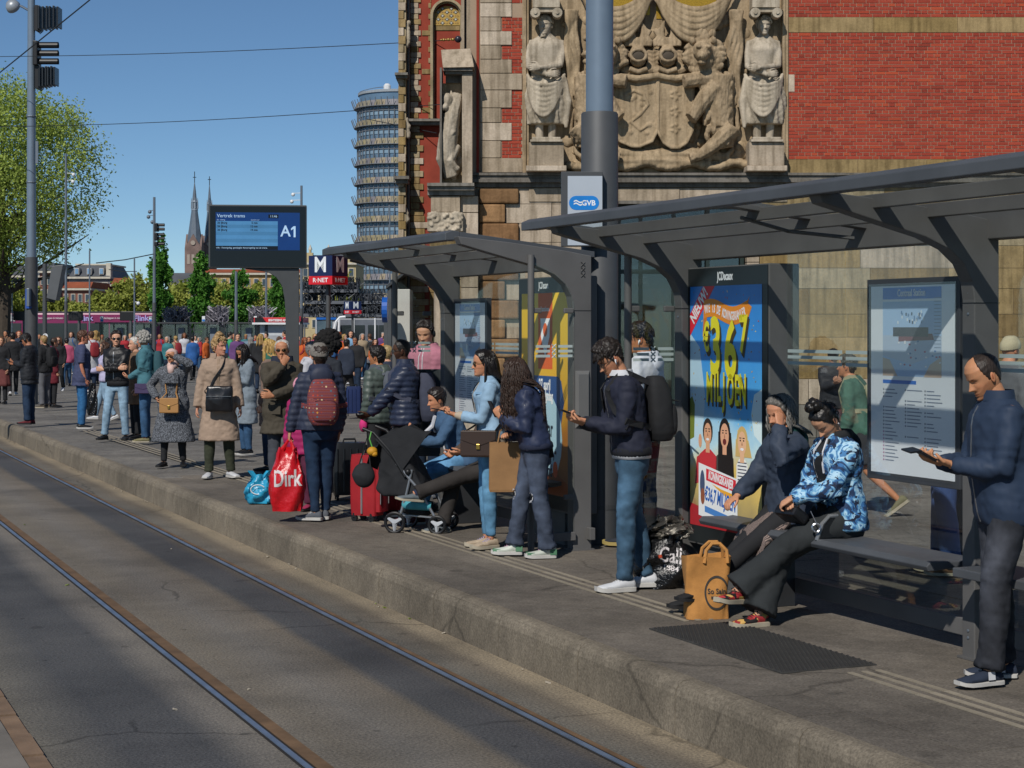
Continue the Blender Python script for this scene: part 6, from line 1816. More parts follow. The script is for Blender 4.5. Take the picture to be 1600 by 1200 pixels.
 def band(s,pts,width,thick,m,name='strap',parent=None,world=False):
# flat band along local points, lying against the body
  mb=MB();rings=[];n=len(pts);pts=[Vector(p)for p in pts]
  for i in range(n):
   d=(pts[min(i+1,n-1)]-pts[max(i-1,0)]).normalized()
   ax=s.C(.15);out=pts[i]-(ax+s.u*(pts[i]-ax).dot(s.u))
   if out.length<1e-4:out=s.f.copy()
   out=(out-d*out.dot(d)).normalized();sd=d.cross(out)
   rings.append([pts[i]+sd*width/2+out*thick,pts[i]-sd*width/2+out*thick,pts[i]-sd*width/2-out*thick*.5,pts[i]+sd*width/2-out*thick*.5])
  mb.loft(rings)
  if world:
   mb.v=[tuple(s.M@Vector(v))for v in mb.v]
   return mb.build(name,m,parent)
  return s.put(name,mb.mesh(name),m,False,0,parent)
 def trim(s,m,hem=.0,ease=.03,rib=True): # knitted waistband and cuffs
  mb=MB();rg=[]
  for q,k in((-.022,.55),(-.012,.9),(.006,.95),(.016,.6)):
   rr=ring(s.C(hem+q),s.r,s.f,*s.prof(hem+q,ease*k+.003),72,2.3)
   rg.append([p+(p-s.C(hem+q)).normalized()*(.0022 if j%2 else-.0012)for j,p in enumerate(rr)])
  mb.loft(rg);s.put('waistband',mb.mesh('waistband'),m,True,0)
  for i in(0,1):
   e,wv=s.el[i],s.wr[i];mb=MB();r0=.0160*s.h+ease*.40
   mb.tube([e.lerp(wv,.86),e.lerp(wv,.90),e.lerp(wv,.99),e.lerp(wv,1.02)],[r0*.95,r0*1.06,r0,r0*.8],22);s.put('cuff',mb.mesh('cuff'),m,True,0)
 def jeans_detail(s,m): # waistband, pockets and fly laid on the cloth
  for a in(150,-150):s.band([s.wrap(a,q,.002,s.tbvh)for q in(.012,-.01,-.03,-.052)],.085,.0022,m,'back_pocket')
  for g in(1,-1):s.band([s.wrap(g*a,q,.001,s.tbvh)for a,q in((32,.05),(42,.036),(58,.024),(78,.020))],.006,.0025,m,'pocket_seam')
 def zip(s,m,q0=0.0,q1=.3,ang=0,w=.008,name='zip'):
  n=12
  return s.band([s.wrap(ang,q0+(q1-q0)*i/n,.001)for i in range(n+1)],w,.002,m,name)
 def collar(s,m,q=.312,r=.012,hgt=.03,name='collar',open_=50,ex=.012):
  mb=MB();rings=[]
  for i in range(25):
   a=open_+(360-2*open_)*i/24
   c=s.C(q);d=s.f*math.cos(R(a))+s.r*math.sin(R(a))
   w,f,b=s.prof(.318,ex)
   k=1/math.sqrt((math.sin(R(a))/w)**2+(math.cos(R(a))/(f if math.cos(R(a))>0 else b))**2)
   b0=c+d*(k+.014);t0=c+d*(k+.004)+s.u*hgt
   rings.append([b0-d*.006-s.u*.01,b0+d*.006-s.u*.01,t0+d*.008,t0-d*.002])
  mb.loft(rings)
  return s.put(name,mb.mesh(name),m,True,50)
 def hood(s,m,name='hood',k=1.0):
  mb=MB()
  for i in range(9):
   a=70+220*i/8
   d=s.f*math.cos(R(a))+s.r*math.sin(R(a))
   mb.ell(s.C(.305)+d*(.055+.015*math.sin(PI*i/8))*s.h*.75+s.u*(.012+.012*math.sin(PI*i/8)),(.03*k,.03*k,.034*k),None,8,6)
  mb.ell(s.C(.275)-s.f*.065*s.h,(.09*k,.04*k,.075*k),None,12,8)
  return s.put(name,remesh(mb,max(s.vox,.014),4,name),m)
# ---- hair and head wear
 def hair(s,m,thick=.07,side=.045,front=.84,temple=.56,nape=.10,burn=.36,noise_=.02,freq=9,strand=26,name='hair',back=0.0,fringe=0.0,part=None):
  na,nz=((96,60),(56,34),(30,20))[s.lod]
  al,zz,X,Yv,Z=s.head_pts(na,nz,False,-.02,1.0)
  aa=np.abs(al)[None]*np.ones_like(Z)
  zl=np.interp(aa,[0,.55,1.0,1.28,1.5,1.62,1.85,2.2,PI],[front-fringe,front-.03-fringe,front-.10-fringe*.5,temple,burn,burn+.06,burn+.14 if nape>0 else burn,nape+.06,nape])
  m_=np.clip((Z-zl)/.05,0,1);m_=m_*m_*(3-2*m_)
  th=np.interp(Z,[.1,.5,.8,1.0],[side*.7,side,(side+thick)/2,thick])
  th=th+back*np.clip(-np.cos(al),0,1)[None]*g2(Z-.6,.3)
  c=np.stack([X,Yv,Z-.45],-1);nn=c/np.linalg.norm(c,axis=-1,keepdims=True)
  rs=s.seed
  ph=al[None]*np.ones_like(Z)
  f=np.sin(ph*strand+2.5*np.sin(Z*freq+rs)+rs)*.5+np.sin(ph*freq*.9+4*np.sin(Z*freq*1.4+rs*2)+Z*14)*.7+np.sin(Z*freq*3+3*np.sin(ph*5+rs))*.4
  off=(th*(1+0)+noise_*f)*m_-.02*(1-m_)
  V=np.stack([X,Yv,Z],-1)+nn*off[...,None]
  V[...,2]=np.where(Z>.985,V[...,2]*1.0,V[...,2])
  V=(V.reshape(-1,3)-np.array([0,-.06,.19]))*s.Hh@np.array(s.Mh).T+np.array(s.A)
  fs=[]
  mk=m_>.0
  for k in range(nz-1):
   for i in range(na):
    j=(i+1)%na
    if mk[k,i]or mk[k+1,i]or mk[k,j]or mk[k+1,j]:
     fs.append((k*na+i,(k+1)*na+i,(k+1)*na+j,k*na+j))
  fs.append(tuple(range((nz-1)*na,nz*na))[::-1])
  used=sorted({i for q in fs for i in q});ix={u:k for k,u in enumerate(used)}
  mb=MB();mb.v=[tuple(V[u])for u in used];mb.f=[tuple(ix[i]for i in q)for q in fs]
  s.hair_o=s.put(name,mb.mesh(name),m)
  return s.hair_o
 def strands(s,m,n=150,length=.35,curl=0.0,cf=60,r=.008,a0=75,zmin=.3,zmax=.95,spread=.05,name='long_hair',gather=None,parent=None,fwdside=0.0,seg=11,taper=.5,drop=1.0):
  mb=MB();rnd=random.Random(s.seed*7+1)
  axis=s.Nk.copy()
  for k in range(n):
   a=R(rnd.uniform(a0,180))*rnd.choice((-1,1));z=rnd.uniform(zmin,zmax)
   w,f,b=tab(HEADT,z)
   p=Vector((math.sin(a)*(w+.05),(f if math.cos(a)>0 else b+.05)*math.cos(a),z))
   out=(s.Mh@Vector((p.x,p.y,(z-.5)*.6))).normalized()
   P0=s.hp(p);L=length*rnd.uniform(.75,1.1)+(z-.4)*s.Hh*drop
   pts=[P0-out*.012,P0+out*.008];cur=pts[-1].copy()
   steps=seg;st=L/steps
   ph=rnd.uniform(0,6.28);dr=Vector((rnd.uniform(-1,1),rnd.uniform(-1,1),0))*spread
   for i in range(steps):
    q=(i+1)/steps
    hc=s.hp((0,-.02,.5))
    dv=out*max(0,.55-q*1.6)+Vector((0,0,-1))+dr*.6
    cur=cur+dv.normalized()*st
    rel=cur-hc # keep outside the head and the shoulders
    rr=math.sqrt((rel.x/.40)**2+(rel.y/.47)**2+(rel.z/.60)**2)/s.Hh
    if rr<1.0:cur=hc+rel/max(rr,.2)
    if cur.z<s.Nk.z+.05:
     hd=cur-s.C(.28);hd.z=0;lim=.062+max(0,min(.05,(s.Nk.z+.05-cur.z)*.8))
     y=hd.dot(s.f);x=hd.dot(s.r)
     lim_y=lim+.035
     if y<.03 and y>-lim_y and abs(x)<.16:cur=cur-s.f*(lim_y+y)*.5
    c=curl*min(1,q*3)
    pts.append(cur+Vector((math.cos(ph+q*L*cf),math.sin(ph+q*L*cf),.4*math.sin(ph*2+q*L*cf)))*c)
   rr=[r*(1-(1-taper)*max(0,i/len(pts)-.3))for i in range(len(pts))];rr[-1]=r*.25
   mb.tube(pts,rr,4 if s.lod==0 else 3,True)
  return s.put(name,mb.mesh(name),m,True,0,parent)
 def clumps(s,m,n=200,r=.03,R0=1.0,name='hair',zc=.62,sy=1.0,a0=0.0,jitter=.15):
  mb=MB();rnd=random.Random(s.seed*3+2)
  for k in range(n):
   u=rnd.uniform(-.55,1);a=rnd.uniform(-PI,PI)
   if math.cos(a)>.45 and u<.42:continue
   q=math.sqrt(max(0,1-u*u))
   d=Vector((q*math.sin(a),q*math.cos(a),u))
   rad=R0*(1+rnd.uniform(-jitter,jitter))
   p=Vector((d.x*.36*rad,d.y*.42*rad-.03,zc+d.z*.42*rad))
   e=rnd.uniform(.7,1.3)*r
   mb.ell(s.hp(p),(e,e,e*.8),Euler((rnd.uniform(0,3),rnd.uniform(0,3),0)).to_quaternion(),6,4)
  return s.put(name,mb.mesh(name),m,True,0)
 def glasses(s,lens,frame,name='sunglasses',size=1.0,up=0.0,dark=True):
  mb=MB();fb=MB();rot=s.Mh.to_quaternion()
  zc=.495+up;yc=.40-up*.15
  for sg in(1,-1):
   c=(sg*.15,yc-.012,zc-.01)
   mb.ell(s.hp(c),(.105*s.Hh*size,.012*s.Hh,.075*s.Hh*size),(s.Mh@Matrix.Rotation(R(-16)*sg,3,'Z')).to_quaternion(),14,8)
   fb.tube([s.hp((sg*.25,yc-.04,zc+.02)),s.hp((sg*.33,yc-.2,zc+.02)),s.hp((sg*.355,.0,zc+.01)),s.hp((sg*.35,-.08,zc-.03))],.010*s.Hh,5)
   fb.tube([s.hp((sg*(.15+.105*size*math.cos(t)),yc-.008-abs(math.cos(t))*.0-(.03 if math.cos(t)>.3 else 0),zc-.01+.075*size*math.sin(t)))for t in[i*2*PI/14 for i in range(15)]],.009*s.Hh,4,False)
  fb.tube([s.hp((-.05,yc+.01,zc+.01)),s.hp((0,yc+.025,zc+.02)),s.hp((.05,yc+.01,zc+.01))],.01*s.Hh,5)
  f=s.put(name,fb.mesh(name),frame,True,0)
  s.put('lens',mb.mesh('lens'),lens,True,0,parent=f)
  return f
 def beanie(s,m,z0=.62,thick=.10,name='beanie',ribs=34):
  na,nz=96,28
  al=np.linspace(-PI,PI,na,endpoint=False)
  mb=MB();rings=[]
  for k in range(nz):
   t=k/(nz-1);z=z0+(1.0-z0+thick)*math.sin(t*PI/2)
   w,f,b=tab(HEADT,min(.62,z0+.02));q=math.cos(t*PI/2*.985)**.62
   g=thick*(.62+.3*math.sin(min(1,t*2.2)*PI))
   rings.append([s.hp((math.sin(a)*(w+g)*q*(1+.025*math.sin(a*ribs)),math.cos(a)*((f if math.cos(a)>0 else b)+g)*q*(1+.025*math.sin(a*ribs)),z-(0.10*(1-q)*0+.06*math.cos(a)*-1*(1-t))))for a in al])
  mb.loft(rings)
  return s.put(name,mb.mesh(name),m,True,0)
 def cap(s,m,name='cap'):
  mb=MB();rings=[]
  for k in range(10):
   t=k/9;q=math.cos(t*PI/2*.98)**.7;z=.66+.42*math.sin(t*PI/2)
   rings.append([s.hp((math.sin(a)*.39*q,math.cos(a)*.455*q,z))for a in[i*2*PI/28 for i in range(28)]])
  mb.loft(rings)
  br=[[s.hp((x*.3,.36+yy*(1-.55*x*x),.69-yy*.12-.05*x*x+dz))for x in[-1+2*i/10 for i in range(11)]]for yy,dz in((0,.02),(.36,.0),(.37,-.015),(0,-.01))]
  mb.loft(br,closed=False,cap=False)
  return s.put(name,mb.mesh(name),m,True,50)
 def headphones(s,m,name='headphones'):
  mb=MB()
  mb.tube([s.hp((.40*math.cos(t),-.04,.52+.56*math.sin(t)))for t in[i*PI/14 for i in range(15)]],.035*s.Hh,6)
  for sg in(1,-1):
   mb.ell(s.hp((sg*.40,-.04,.45)),(.075*s.Hh,.13*s.Hh,.16*s.Hh),s.Mh.to_quaternion(),12,8)
  return s.put(name,mb.mesh(name),m,True,60)
 def hw(s,i,d=(0,0,0)): # world point at a hand
  return s.M@(s.wr[i]+Vector(d))
def skin_mat(hexs):
 n='skin '+hexs
 if n in MATS:return MATS[n]
 m=mat(n,S(hexs),.52,0,.07,30,.12,160,.002,.35,attr=True)
 bs=m.node_tree.nodes['Principled BSDF']
 bs.inputs['Subsurface Weight'].default_value=.08
 bs.inputs['Subsurface Radius'].default_value=(.01,.004,.002)
 return m
def hair_mat(hexs,rough=.45):
 n='hair '+hexs
 if n in MATS:return MATS[n]
 m=mat(n,tuple(x*1.1+.004 for x in S(hexs)),rough,0,.55,110,.6,190,.004,.35,stretch=(1,1,.16))
 return m
def phone(P,hand=1,off=(0,.1,.03),rot=(0,0,0),label='',size=(.072,.15,.009),m=None,center=None,screen=True):
 c=P.M@(Vector(center)if center else P.wr[hand]+Vector(off))
 t=thing('phone',label,'phone',c,0)
 q=(P.M.to_3x3()@Euler(tuple(R(a)for a in rot)).to_matrix()).to_quaternion()
 b=MB().obox(c,size[0],size[1],size[2],q)
 b.build('case',m or mat('phone case',S('#17181b'),.35),t,bevel=.003)
 if screen:
  n=q@Vector((0,0,size[2]/2+.0006))
  MB().obox(c+n,size[0]*.9,size[1]*.94,.0006,q).build('screen',mat('phone glass',S('#0b0d12'),.08,spec=.6),t)
 return t
# ---------------------------------------------------------------- the people, nearest first
DEN=lambda n,h,v=.22:fabric('denim '+n,S(h),.85,v,.35,12,.3)
def tufts(P,m,n=260,length=.035,r=.0042,a0=0,zmin=.78,**k):P.strands(m,n=n,length=length,r=r,a0=a0,zmin=zmin,zmax=1.0,drop=0,seg=4,name='hair_tuft',spread=.5,**k)
def denim(n,h): # denim with worn thighs carried by the mesh
 k='worn denim '+n
 if k in MATS:return MATS[k]
 m=mat(k,S(h),.85,0,.34,9,.4,240,.003,.2,attr=True);return m
M_SOLEW=mat('white rubber sole',S('#b9b7b2'),.6,0,.08);M_SOLEB=mat('black rubber sole',S('#1c1c1d'),.7);M_SOLEC=mat('cream rubber sole',S('#a89f8c'),.65)
M_LACE=mat('shoe lace',S('#c9c9c9'),.8);M_ZIP=mat('zip metal',S('#9b9c9e'),.35,.8);M_BLKF=fabric('black cloth',S('#16171a'));M_LENS=mat('sunglass lens',S('#120e0b'),.06,spec=.7);M_FRM=mat('glasses frame',S('#1d1713'),.3)
M_BLKL=mat('black leather',S('#17171a'),.33,0,.2,8,.35,60,.004,.5);M_WHTF=fabric('white cloth',S('#bfc0c4'))
HOLD=lambda x,y,z,fx=.6,up=.25:(x,y,z,(fx,.85,up),(0,.25,1))
def strap_bag(P,m,pts,w_=.022,name='strap',parent=None):return P.band(pts,w_,.003,m,name,parent,True)
# 1 man at the right edge
P=Person(1567,1066,h=1.755,rz=96,label='balding man in navy jacket reading a phone beside the city map',head=(4,30,0),hands=(HOLD(.035,.33,1.155,-.35),HOLD(-.045,.29,1.15,.25)),poles=((.7,-.9,-1),(-.7,-.9,-1)),feet=((.10,-.04,0,12,0),(-.12,.12,0,14,0)),skin='#b98461',belly=.035,bulk=1.06,lean=1,hunch=.12,seed=21)
P.beard=(.55,(.42,.36,.33));P.eyes='down';P.browc=(.22,.16,.13);P.curl=(.5,.45);P.add_body()
nv=fabric('navy rain jacket',S('#1c2c42'),.62,.12,.45,6,.05)
P.top(nv,ease=.034,hem=-.07,fold=.007,flare=.03);P.collar(nv,r=.02,hgt=.045,open_=28);P.zip(M_ZIP,-.06,.29,0,.012)
P.trousers(denim('charcoal','#2b2d33'),ease=.022,hemr=.034,fold=.013,fade=1.5,wide=.006)
P.shoes(fabric('navy suede',S('#1d2738'),.9),M_SOLEW,'low',accent=(mat('white leather',S('#c4c6c9'),.5),((-.02,.14,.03,.072),)))
P.hair(hair_mat('#2a211c'),thick=.02,side=.02,front=1.2,temple=.62,nape=.16,burn=.36,noise_=.004)
t=thing('wallet','black open wallet in the hands of the balding man','wallet',P.hw(1,(.05,.12,.05)),0)
c=P.M@Vector((-.01,.43,1.20));qq=(P.M.to_3x3()@Euler((R(28),R(-6),R(8))).to_matrix()).to_quaternion()
MB().obox(c,.12,.10,.016,qq).build('cover',M_BLKL,t,bevel=.004);MB().obox(c+qq@Vector((0,.075,-.012)),.11,.07,.010,qq@Euler((R(-35),0,0)).to_quaternion()).build('flap',M_BLKL,t,bevel=.003)
# 2 woman with camouflage jacket on the bench
M_camo=bpy.data.materials.new('blue camouflage cloth');M_camo.use_nodes=True
_nt=M_camo.node_tree;_b=_nt.nodes['Principled BSDF'];_co=coord(_nt,'Object',(1,1,1.25))
_n1=ntex(_nt,8.5,2,_co);_n1.inputs['Distortion'].default_value=1.6
_n2=ntex(_nt,11,2,coord(_nt,'Object',(1.1,.9,1.3)));_n2.inputs['Distortion'].default_value=1.9
_c=ramp(_nt,_n1.outputs[0],[(0,S('#1d3557')),(.44,S('#2f659a')),(.50,S('#6fa3c6')),(.56,S('#a3c6da')),(.63,S('#3d74a6'))],'CONSTANT')
_k=ramp(_nt,_n2.outputs[0],[(0,(0,0,0)),(.58,(1,1,1))],'CONSTANT');_c=mixrgb(_nt,_c,S('#14213a'),_k)
_nt.links.new(_c,_b.inputs['Base Color']);_b.inputs['Roughness'].default_value=.8;add_bump(_nt,_b,ntex(_nt,9,3,_co).outputs[0],.4,.02)
P=Person(0,root=T(6.26,9.44),h=1.71,rz=113,label='seated woman with black bun in blue camouflage hoodie, legs crossed',female=True,lean=-2,hunch=.2,head=(6,52,0),hip=(0,-.07,.655),skin='#c08f70',hands=((.03,.24,.78,(-.5,.8,-.3),(-.4,0,-1)),(-.04,.30,.80,(.6,.55,-.5),(.3,-.3,-1))),poles=((.8,-.5,-.8),(-.8,-.5,-.7)),feet=((.04,.50,.0,0,0),(.10,.62,.14,20,6)),kpoles=((.2,1,.6),(-.15,1,1.4)),seed=22)
P.eyes='down';P.browc=(.1,.08,.08);P.curl=(.6,.6);P.add_body()
P.top(M_camo,ease=.05,hem=-.04,fold=.014,sl=1.0);
sk=fabric('pinstripe black',S('#1d2123'),.9,.15,.5,10)
P.trousers(sk,ease=.034,hemr=.05,fold=.008,wide=.018,cut=.97)
_m,_n,_bs=nodes('flower print');_v=_n.nodes.new('ShaderNodeTexVoronoi');_v.inputs['Scale'].default_value=34;_n.links.new(coord(_n),_v.inputs['Vector'])
_n.links.new(ramp(_n,_v.outputs['Color'],[(0,S('#1a1617')),(.38,S('#8e2226')),(.6,S('#b5373a')),(.75,S('#c9a25a')),(.86,S('#1a1617'))],'CONSTANT'),_bs.inputs['Base Color']);_bs.inputs['Roughness'].default_value=.7
P.shoes(_m,M_SOLEC,'sneaker',lace=M_BLKF)
P.hood(M_BLKF,k=1.15)
mb=MB() # black chest yoke of the hoodie
P.zip(M_BLKF,.0,.30,0,.11,'chest_panel');P.band([P.wrap(18,q_,.004)for q_ in(.30,.25,.2,.15)],.010,.006,M_WHTF,'drawstring');P.band([P.wrap(-20,q_,.004)for q_ in(.30,.25,.2,.17)],.010,.006,M_WHTF,'drawstring')
tufts(P,hair_mat('#14110f',.3),90,.03,.003,95,.5);P.hair(hair_mat('#14110f',.3),thick=.055,side=.035,front=.86,nape=.08,noise_=.008,strand=40)
P.clumps(hair_mat('#14110f',.3),n=42,r=.026,R0=.42,name='hair_bun',zc=1.08)
mb=MB();mb.tube([P.hp((.385,-.05,.34)),P.hp((.39,-.05,.30)),P.hp((.385,-.05,.26))],.006,5);P.put('earring',mb.mesh('earring'),M_ZIP);mb=MB();mb.tube([P.hp((-.385,-.05,.34)),P.hp((-.39,-.05,.30)),P.hp((-.385,-.05,.25))],.007,5);P.put('earring',mb.mesh('earring'),M_ZIP)
t=thing('belt_bag','small black bag with silver charm on the lap of the camouflage woman','bag',P.M@Vector((.05,.24,.66)),0)
qq=(P.M.to_3x3()@Euler((R(35),0,R(8))).to_matrix()).to_quaternion()
MB().obox(P.M@Vector((.02,.27,.69)),.20,.13,.075,qq).build('pouch',M_BLKL,t,bevel=.02)
c=P.M@Vector((-.15,.20,.62));mb=MB();mb.tube([c+Vector((.026*math.cos(a),-.01,.026*math.sin(a)))for a in[i*.7 for i in range(10)]],.007,6);mb.tube([c+Vector((0,-.01,.03)),P.M@Vector((-.12,.22,.72))],.003,5);mb.build('charm',mat('silver',S('#b9bcc0'),.25,.9),t,smooth=True)
# 3 grey haired woman beside her
P=Person(0,root=T(6.25,10.0),h=1.71,rz=113,label='seated grey haired woman in dark blue raincoat holding her head',female=True,lean=-2,hunch=.2,head=(14,20,-4),hip=(0,-.06,.655),skin='#bd8566',hands=((.04,.31,.755,(-.1,.85,-.45),(0,-.3,-1)),(-.175,.12,1.22,(.35,-.2,1),(.9,.1,-.1))),poles=((.8,-.6,-.8),(-.7,1,-.7)),feet=((.10,.62,0,5,0),(-.10,.82,0,5,0)),seed=23)
P.curl=(.35,.7);P.browc=(.4,.35,.33);P.eyes='down';P.add_body()
rc=fabric('slate raincoat',S('#2b3545'),.65,.12,.4,7,.04)
P.top(rc,ease=.045,hem=-.05,fold=.014);P.hood(fabric('teal lining',S('#17403d')),k=1.0)
P.trousers(M_BLKF,ease=.006,hemr=.026,fold=.003);P.shoes(fabric('black knit',S('#131416')),M_SOLEB,'low',L=.28)
mb=MB();rg=[]
for i in range(7): # patterned skirt over the lap
 f_=i/6;a=P.P.lerp((P.kn[0]+P.kn[1])/2,f_*.93-.05);hw=.155+.045*f_
 rg.append([a+Vector((hw*math.cos(x),0,0))+(Vector((0,-.3,1)).normalized()*(.095+.01*math.sin(3*x+i))*math.sin(x))for x in[k_*2*PI/28 for k_ in range(28)]])
mb.loft(rg);_m,_n,_bs=nodes('tweed skirt');_w=_n.nodes.new('ShaderNodeTexWave');_w.inputs['Scale'].default_value=26;_w.inputs['Distortion'].default_value=6;_n.links.new(coord(_n),_w.inputs['Vector']);_n.links.new(ramp(_n,_w.outputs['Color'],[(.3,S('#3b3534')),(.7,S('#8c7a72'))]),_bs.inputs['Base Color']);_bs.inputs['Roughness'].default_value=.9
P.put('skirt',mb.mesh('skirt'),_m,True,60)
P.hair(hair_mat('#5c5954'),thick=.075,side=.065,front=.86,nape=.0,noise_=.03);P.strands(hair_mat('#6a6762'),n=120,length=.12,curl=.012,cf=40,r=.0085,a0=85,zmin=.3,zmax=.9)
mb=MB();mb.tube([P.hp((.415*math.cos(t_),.06,.46+.63*math.sin(t_)))for t_ in[i*PI/14 for i in range(15)]],.022*P.Hh*1.6,6);P.put('hair_band',mb.mesh('hair_band'),M_BLKF)
# 4 man with black backpack
P=Person(985,923,h=1.81,rz=100,label='young man in navy bomber jacket with black backpack looking at his phone',head=(8,38,0),hands=(HOLD(.03,.34,1.19,-.3),HOLD(-.045,.32,1.20,.3)),poles=((.7,-.9,-1),(-.7,-.9,-1)),feet=((.07,-.14,0,5,0),(-.07,.06,0,8,0)),skin='#bb8566',lean=2,hunch=.22,seed=24)
P.eyes='down';P.beard=(.35,(.5,.42,.38));P.curl=(.6,.6);P.add_body()
bj=fabric('midnight bomber',S('#14182a'),.7,.12,.4,7,.05)
P.top(bj,ease=.034,hem=.0,fold=.011);P.collar(M_WHTF,q=.315,hgt=.03,open_=25);P.zip(M_ZIP,.01,.29,0,.007);P.trim(fabric('black rib knit',S('#101219')),.01,.034)
P.band([P.wrap(-62,.06,.002),P.wrap(-72,.10,.002),P.wrap(-80,.14,.002)],.014,.003,fabric('black rib knit',S('#101219')),'pocket_welt')
mb=MB();mb.loft([ring(P.C(q_),P.r,P.f,*P.prof(.0,e_),24)for q_,e_ in((-.022,.024),(.02,.026))]);P.put('shirt_hem',mb.mesh('shirt_hem'),M_WHTF)
P.trousers(denim('blue','#3a5368'),ease=.012,hemr=.028,fold=.011,fade=.6);P.jeans_detail(denim('blue seam','#24384c'))
P.shoes(mat('white leather',S('#c4c6c9'),.5),M_SOLEW,'sneaker',lace=M_LACE,L=.30)
P.hair(hair_mat('#1d1612'),thick=.14,side=.03,front=.87,nape=.14,noise_=.03,freq=11,back=.02)
tufts(P,hair_mat('#1d1612'),320,.05)
P.glasses(glass_mat('spectacle glass',(.9,.9,.9),.08),M_FRM,'glasses',.95)
mb=MB()
for sg in(1,-1):mb.ell(P.hp((sg*.375,.0,.42)),(.006,.008,.008),None,8,6);mb.tube([P.hp((sg*.385,.02,.41)),P.hp((sg*.37,.05,.30))],.004,6)
P.put('earbud',mb.mesh('earbud'),mat('white plastic',S('#d5d6d8'),.3))
phone(P,1,rot=(20,0,10),center=(-.01,.44,1.26),label='phone held by the young man in the navy bomber jacket')
def backpack(P,m,label,q=.19,w_=.30,hgt=.44,dep=.17,off=.05,strapm=None,pocket=True,pm_=None,cat='backpack',tilt=0):
 c=P.C(q)-P.f*(P.prof(q,.03)[2]+dep*.42)
 t=thing('backpack',label,cat,P.M@(c-P.u*hgt/2),0)
 mb=MB();rg=[]
 for i in range(9):
  f_=i/8;z=-hgt/2+hgt*f_
  k=(1-abs(2*f_-1)**3.4*.34)*(1-.10*f_)
  cc=c+P.u*z-P.f*(.02*(1-f_))
  rg.append(ring(cc,P.r,P.f,w_/2*k,dep*.42*k,dep*.58*k*(1.06-.2*f_),20,3.2))
 mb.loft(rg);me=remesh(mb,max(P.vox,.012),3,'body')
 displace(me,folds(co_of(me),P.seed+9,.006,12));me.transform(P.M);me.transform(inv_of(t));link_mesh('bag_body',me,m,t,True,0)
 if pocket:
  mb=MB();rg=[]
  for i in range(7):
   f_=i/6;z=-hgt*.42+hgt*.48*f_;k=(1-abs(2*f_-1)**3*.25)
   cc=c+P.u*z-P.f*(dep*.50)
   rg.append(ring(cc,P.r,P.f,w_*.40*k,dep*.2,dep*.24*k,16,3))
  mb.loft(rg);me=remesh(mb,max(P.vox,.012),3,'pocket');me.transform(P.M);me.transform(inv_of(t));link_mesh('pocket',me,pm_ or m,t,True,0)
  mb=MB();mb.tube([P.M@(c+P.u*hgt*(.10+.0*k)-P.f*dep*.76+P.r*w_*.36*(k/5-1))for k in range(11)],.005,5);mb.build('zip',M_ZIP if pm_ else m,t)
 for sg in(1,-1):
  x=sg*(.062 if not P.fem else.052)*P.h/1.0*.95
  pts=[c+P.u*hgt*.40+P.r*sg*.07+P.f*dep*.3,P.over(x,-.05,.008),P.over(x,-.01,.008),P.over(x,.03,.006)]+[P.wrap(sg*a_,q_,.006)for a_,q_ in((34,.25),(38,.21),(50,.17),(74,.13),(105,.11),(138,.10))]+[c-P.u*hgt*.3+P.r*sg*w_*.3+P.f*dep*.3]
  P.band(pts,.045,.006,strapm or m,'strap',t,True)
 return t
bk=fabric('black nylon',S('#121316'),.75,.2,.5,10,.2)
backpack(P,bk,'black backpack worn by the young man in the navy bomber jacket',q=.17,w_=.30,hgt=.46,dep=.20)
# 5 tall man in white hoodie behind the glass
P=Person(1008,Y=14.9,h=1.90,rz=62,label='dark haired man in white hoodie standing behind the glass end pane',head=(20,8,0),skin='#a87350',z=0,lod=0,seed=25,feet=((.10,0,0,6,0),(-.10,.12,0,6,0)))
P.add_body();P.top(fabric('white hoodie',S('#b4b7bf')),ease=.035,hem=-.05);P.hood(fabric('white hoodie',S('#b4b7bf')));P.trousers(M_BLKF);P.shoes(fabric('dark knit shoe',S('#22262e')),mat('yellow sole',S('#9c8a52'),.6),'sneaker')
P.hair(hair_mat('#15110f'),thick=.10,side=.03,front=.84,nape=.2,noise_=.03,freq=13)
tufts(P,hair_mat('#15110f'),260,.04,a0=30,zmin=.6,curl=.006)
mb=MB();mb.ell(P.hp((-.375,.0,.40)),(.008,.01,.012),None,8,6);mb.tube([P.hp((-.385,.02,.40)),P.hp((-.37,.05,.28))],.005,6);P.put('earbud',mb.mesh('earbud'),MATS['white plastic'])
# 6 curly haired woman
P=Person(836,871,h=1.655,rz=92,label='woman with long curly brown hair in navy bomber jacket and ripped jeans',female=True,head=(0,30,0),lean=4,hunch=.25,skin='#b78160',hands=((.03,.22,.98,(-.7,.3,.2),(0,-.5,-1)),(-.05,.27,1.13,(.1,.5,.8),(.8,-.2,0))),poles=((.6,-.9,-1),(-.6,-.9,-1)),feet=((.07,.17,0,4,0),(-.07,-.10,0,6,0)),seed=26)
P.eyes='down';P.curl=(.5,.7);P.add_body()
bj2=fabric('navy satin bomber',S('#18233f'),.55,.12,.5,6,.03,.3)
P.top(bj2,ease=.048,hem=.005,fold=.016);P.collar(bj2,hgt=.03);P.trim(fabric('navy rib knit',S('#151d33')),.012,.048)
mb=MB();e_=P.sh[1].lerp(P.el[1],.45);mb.tube([e_+Vector((-.052,.02,.05)),e_+Vector((-.056,.0,-.02))],.004,5);P.put('sleeve_zip',mb.mesh('sleeve_zip'),M_ZIP)
P.trousers(denim('grey','#3c4454'),ease=.018,hemr=.036,fold=.012,fade=.6,wide=.012);P.jeans_detail(denim('grey seam','#2a303c'))
sk_=skin_mat('#b78160')
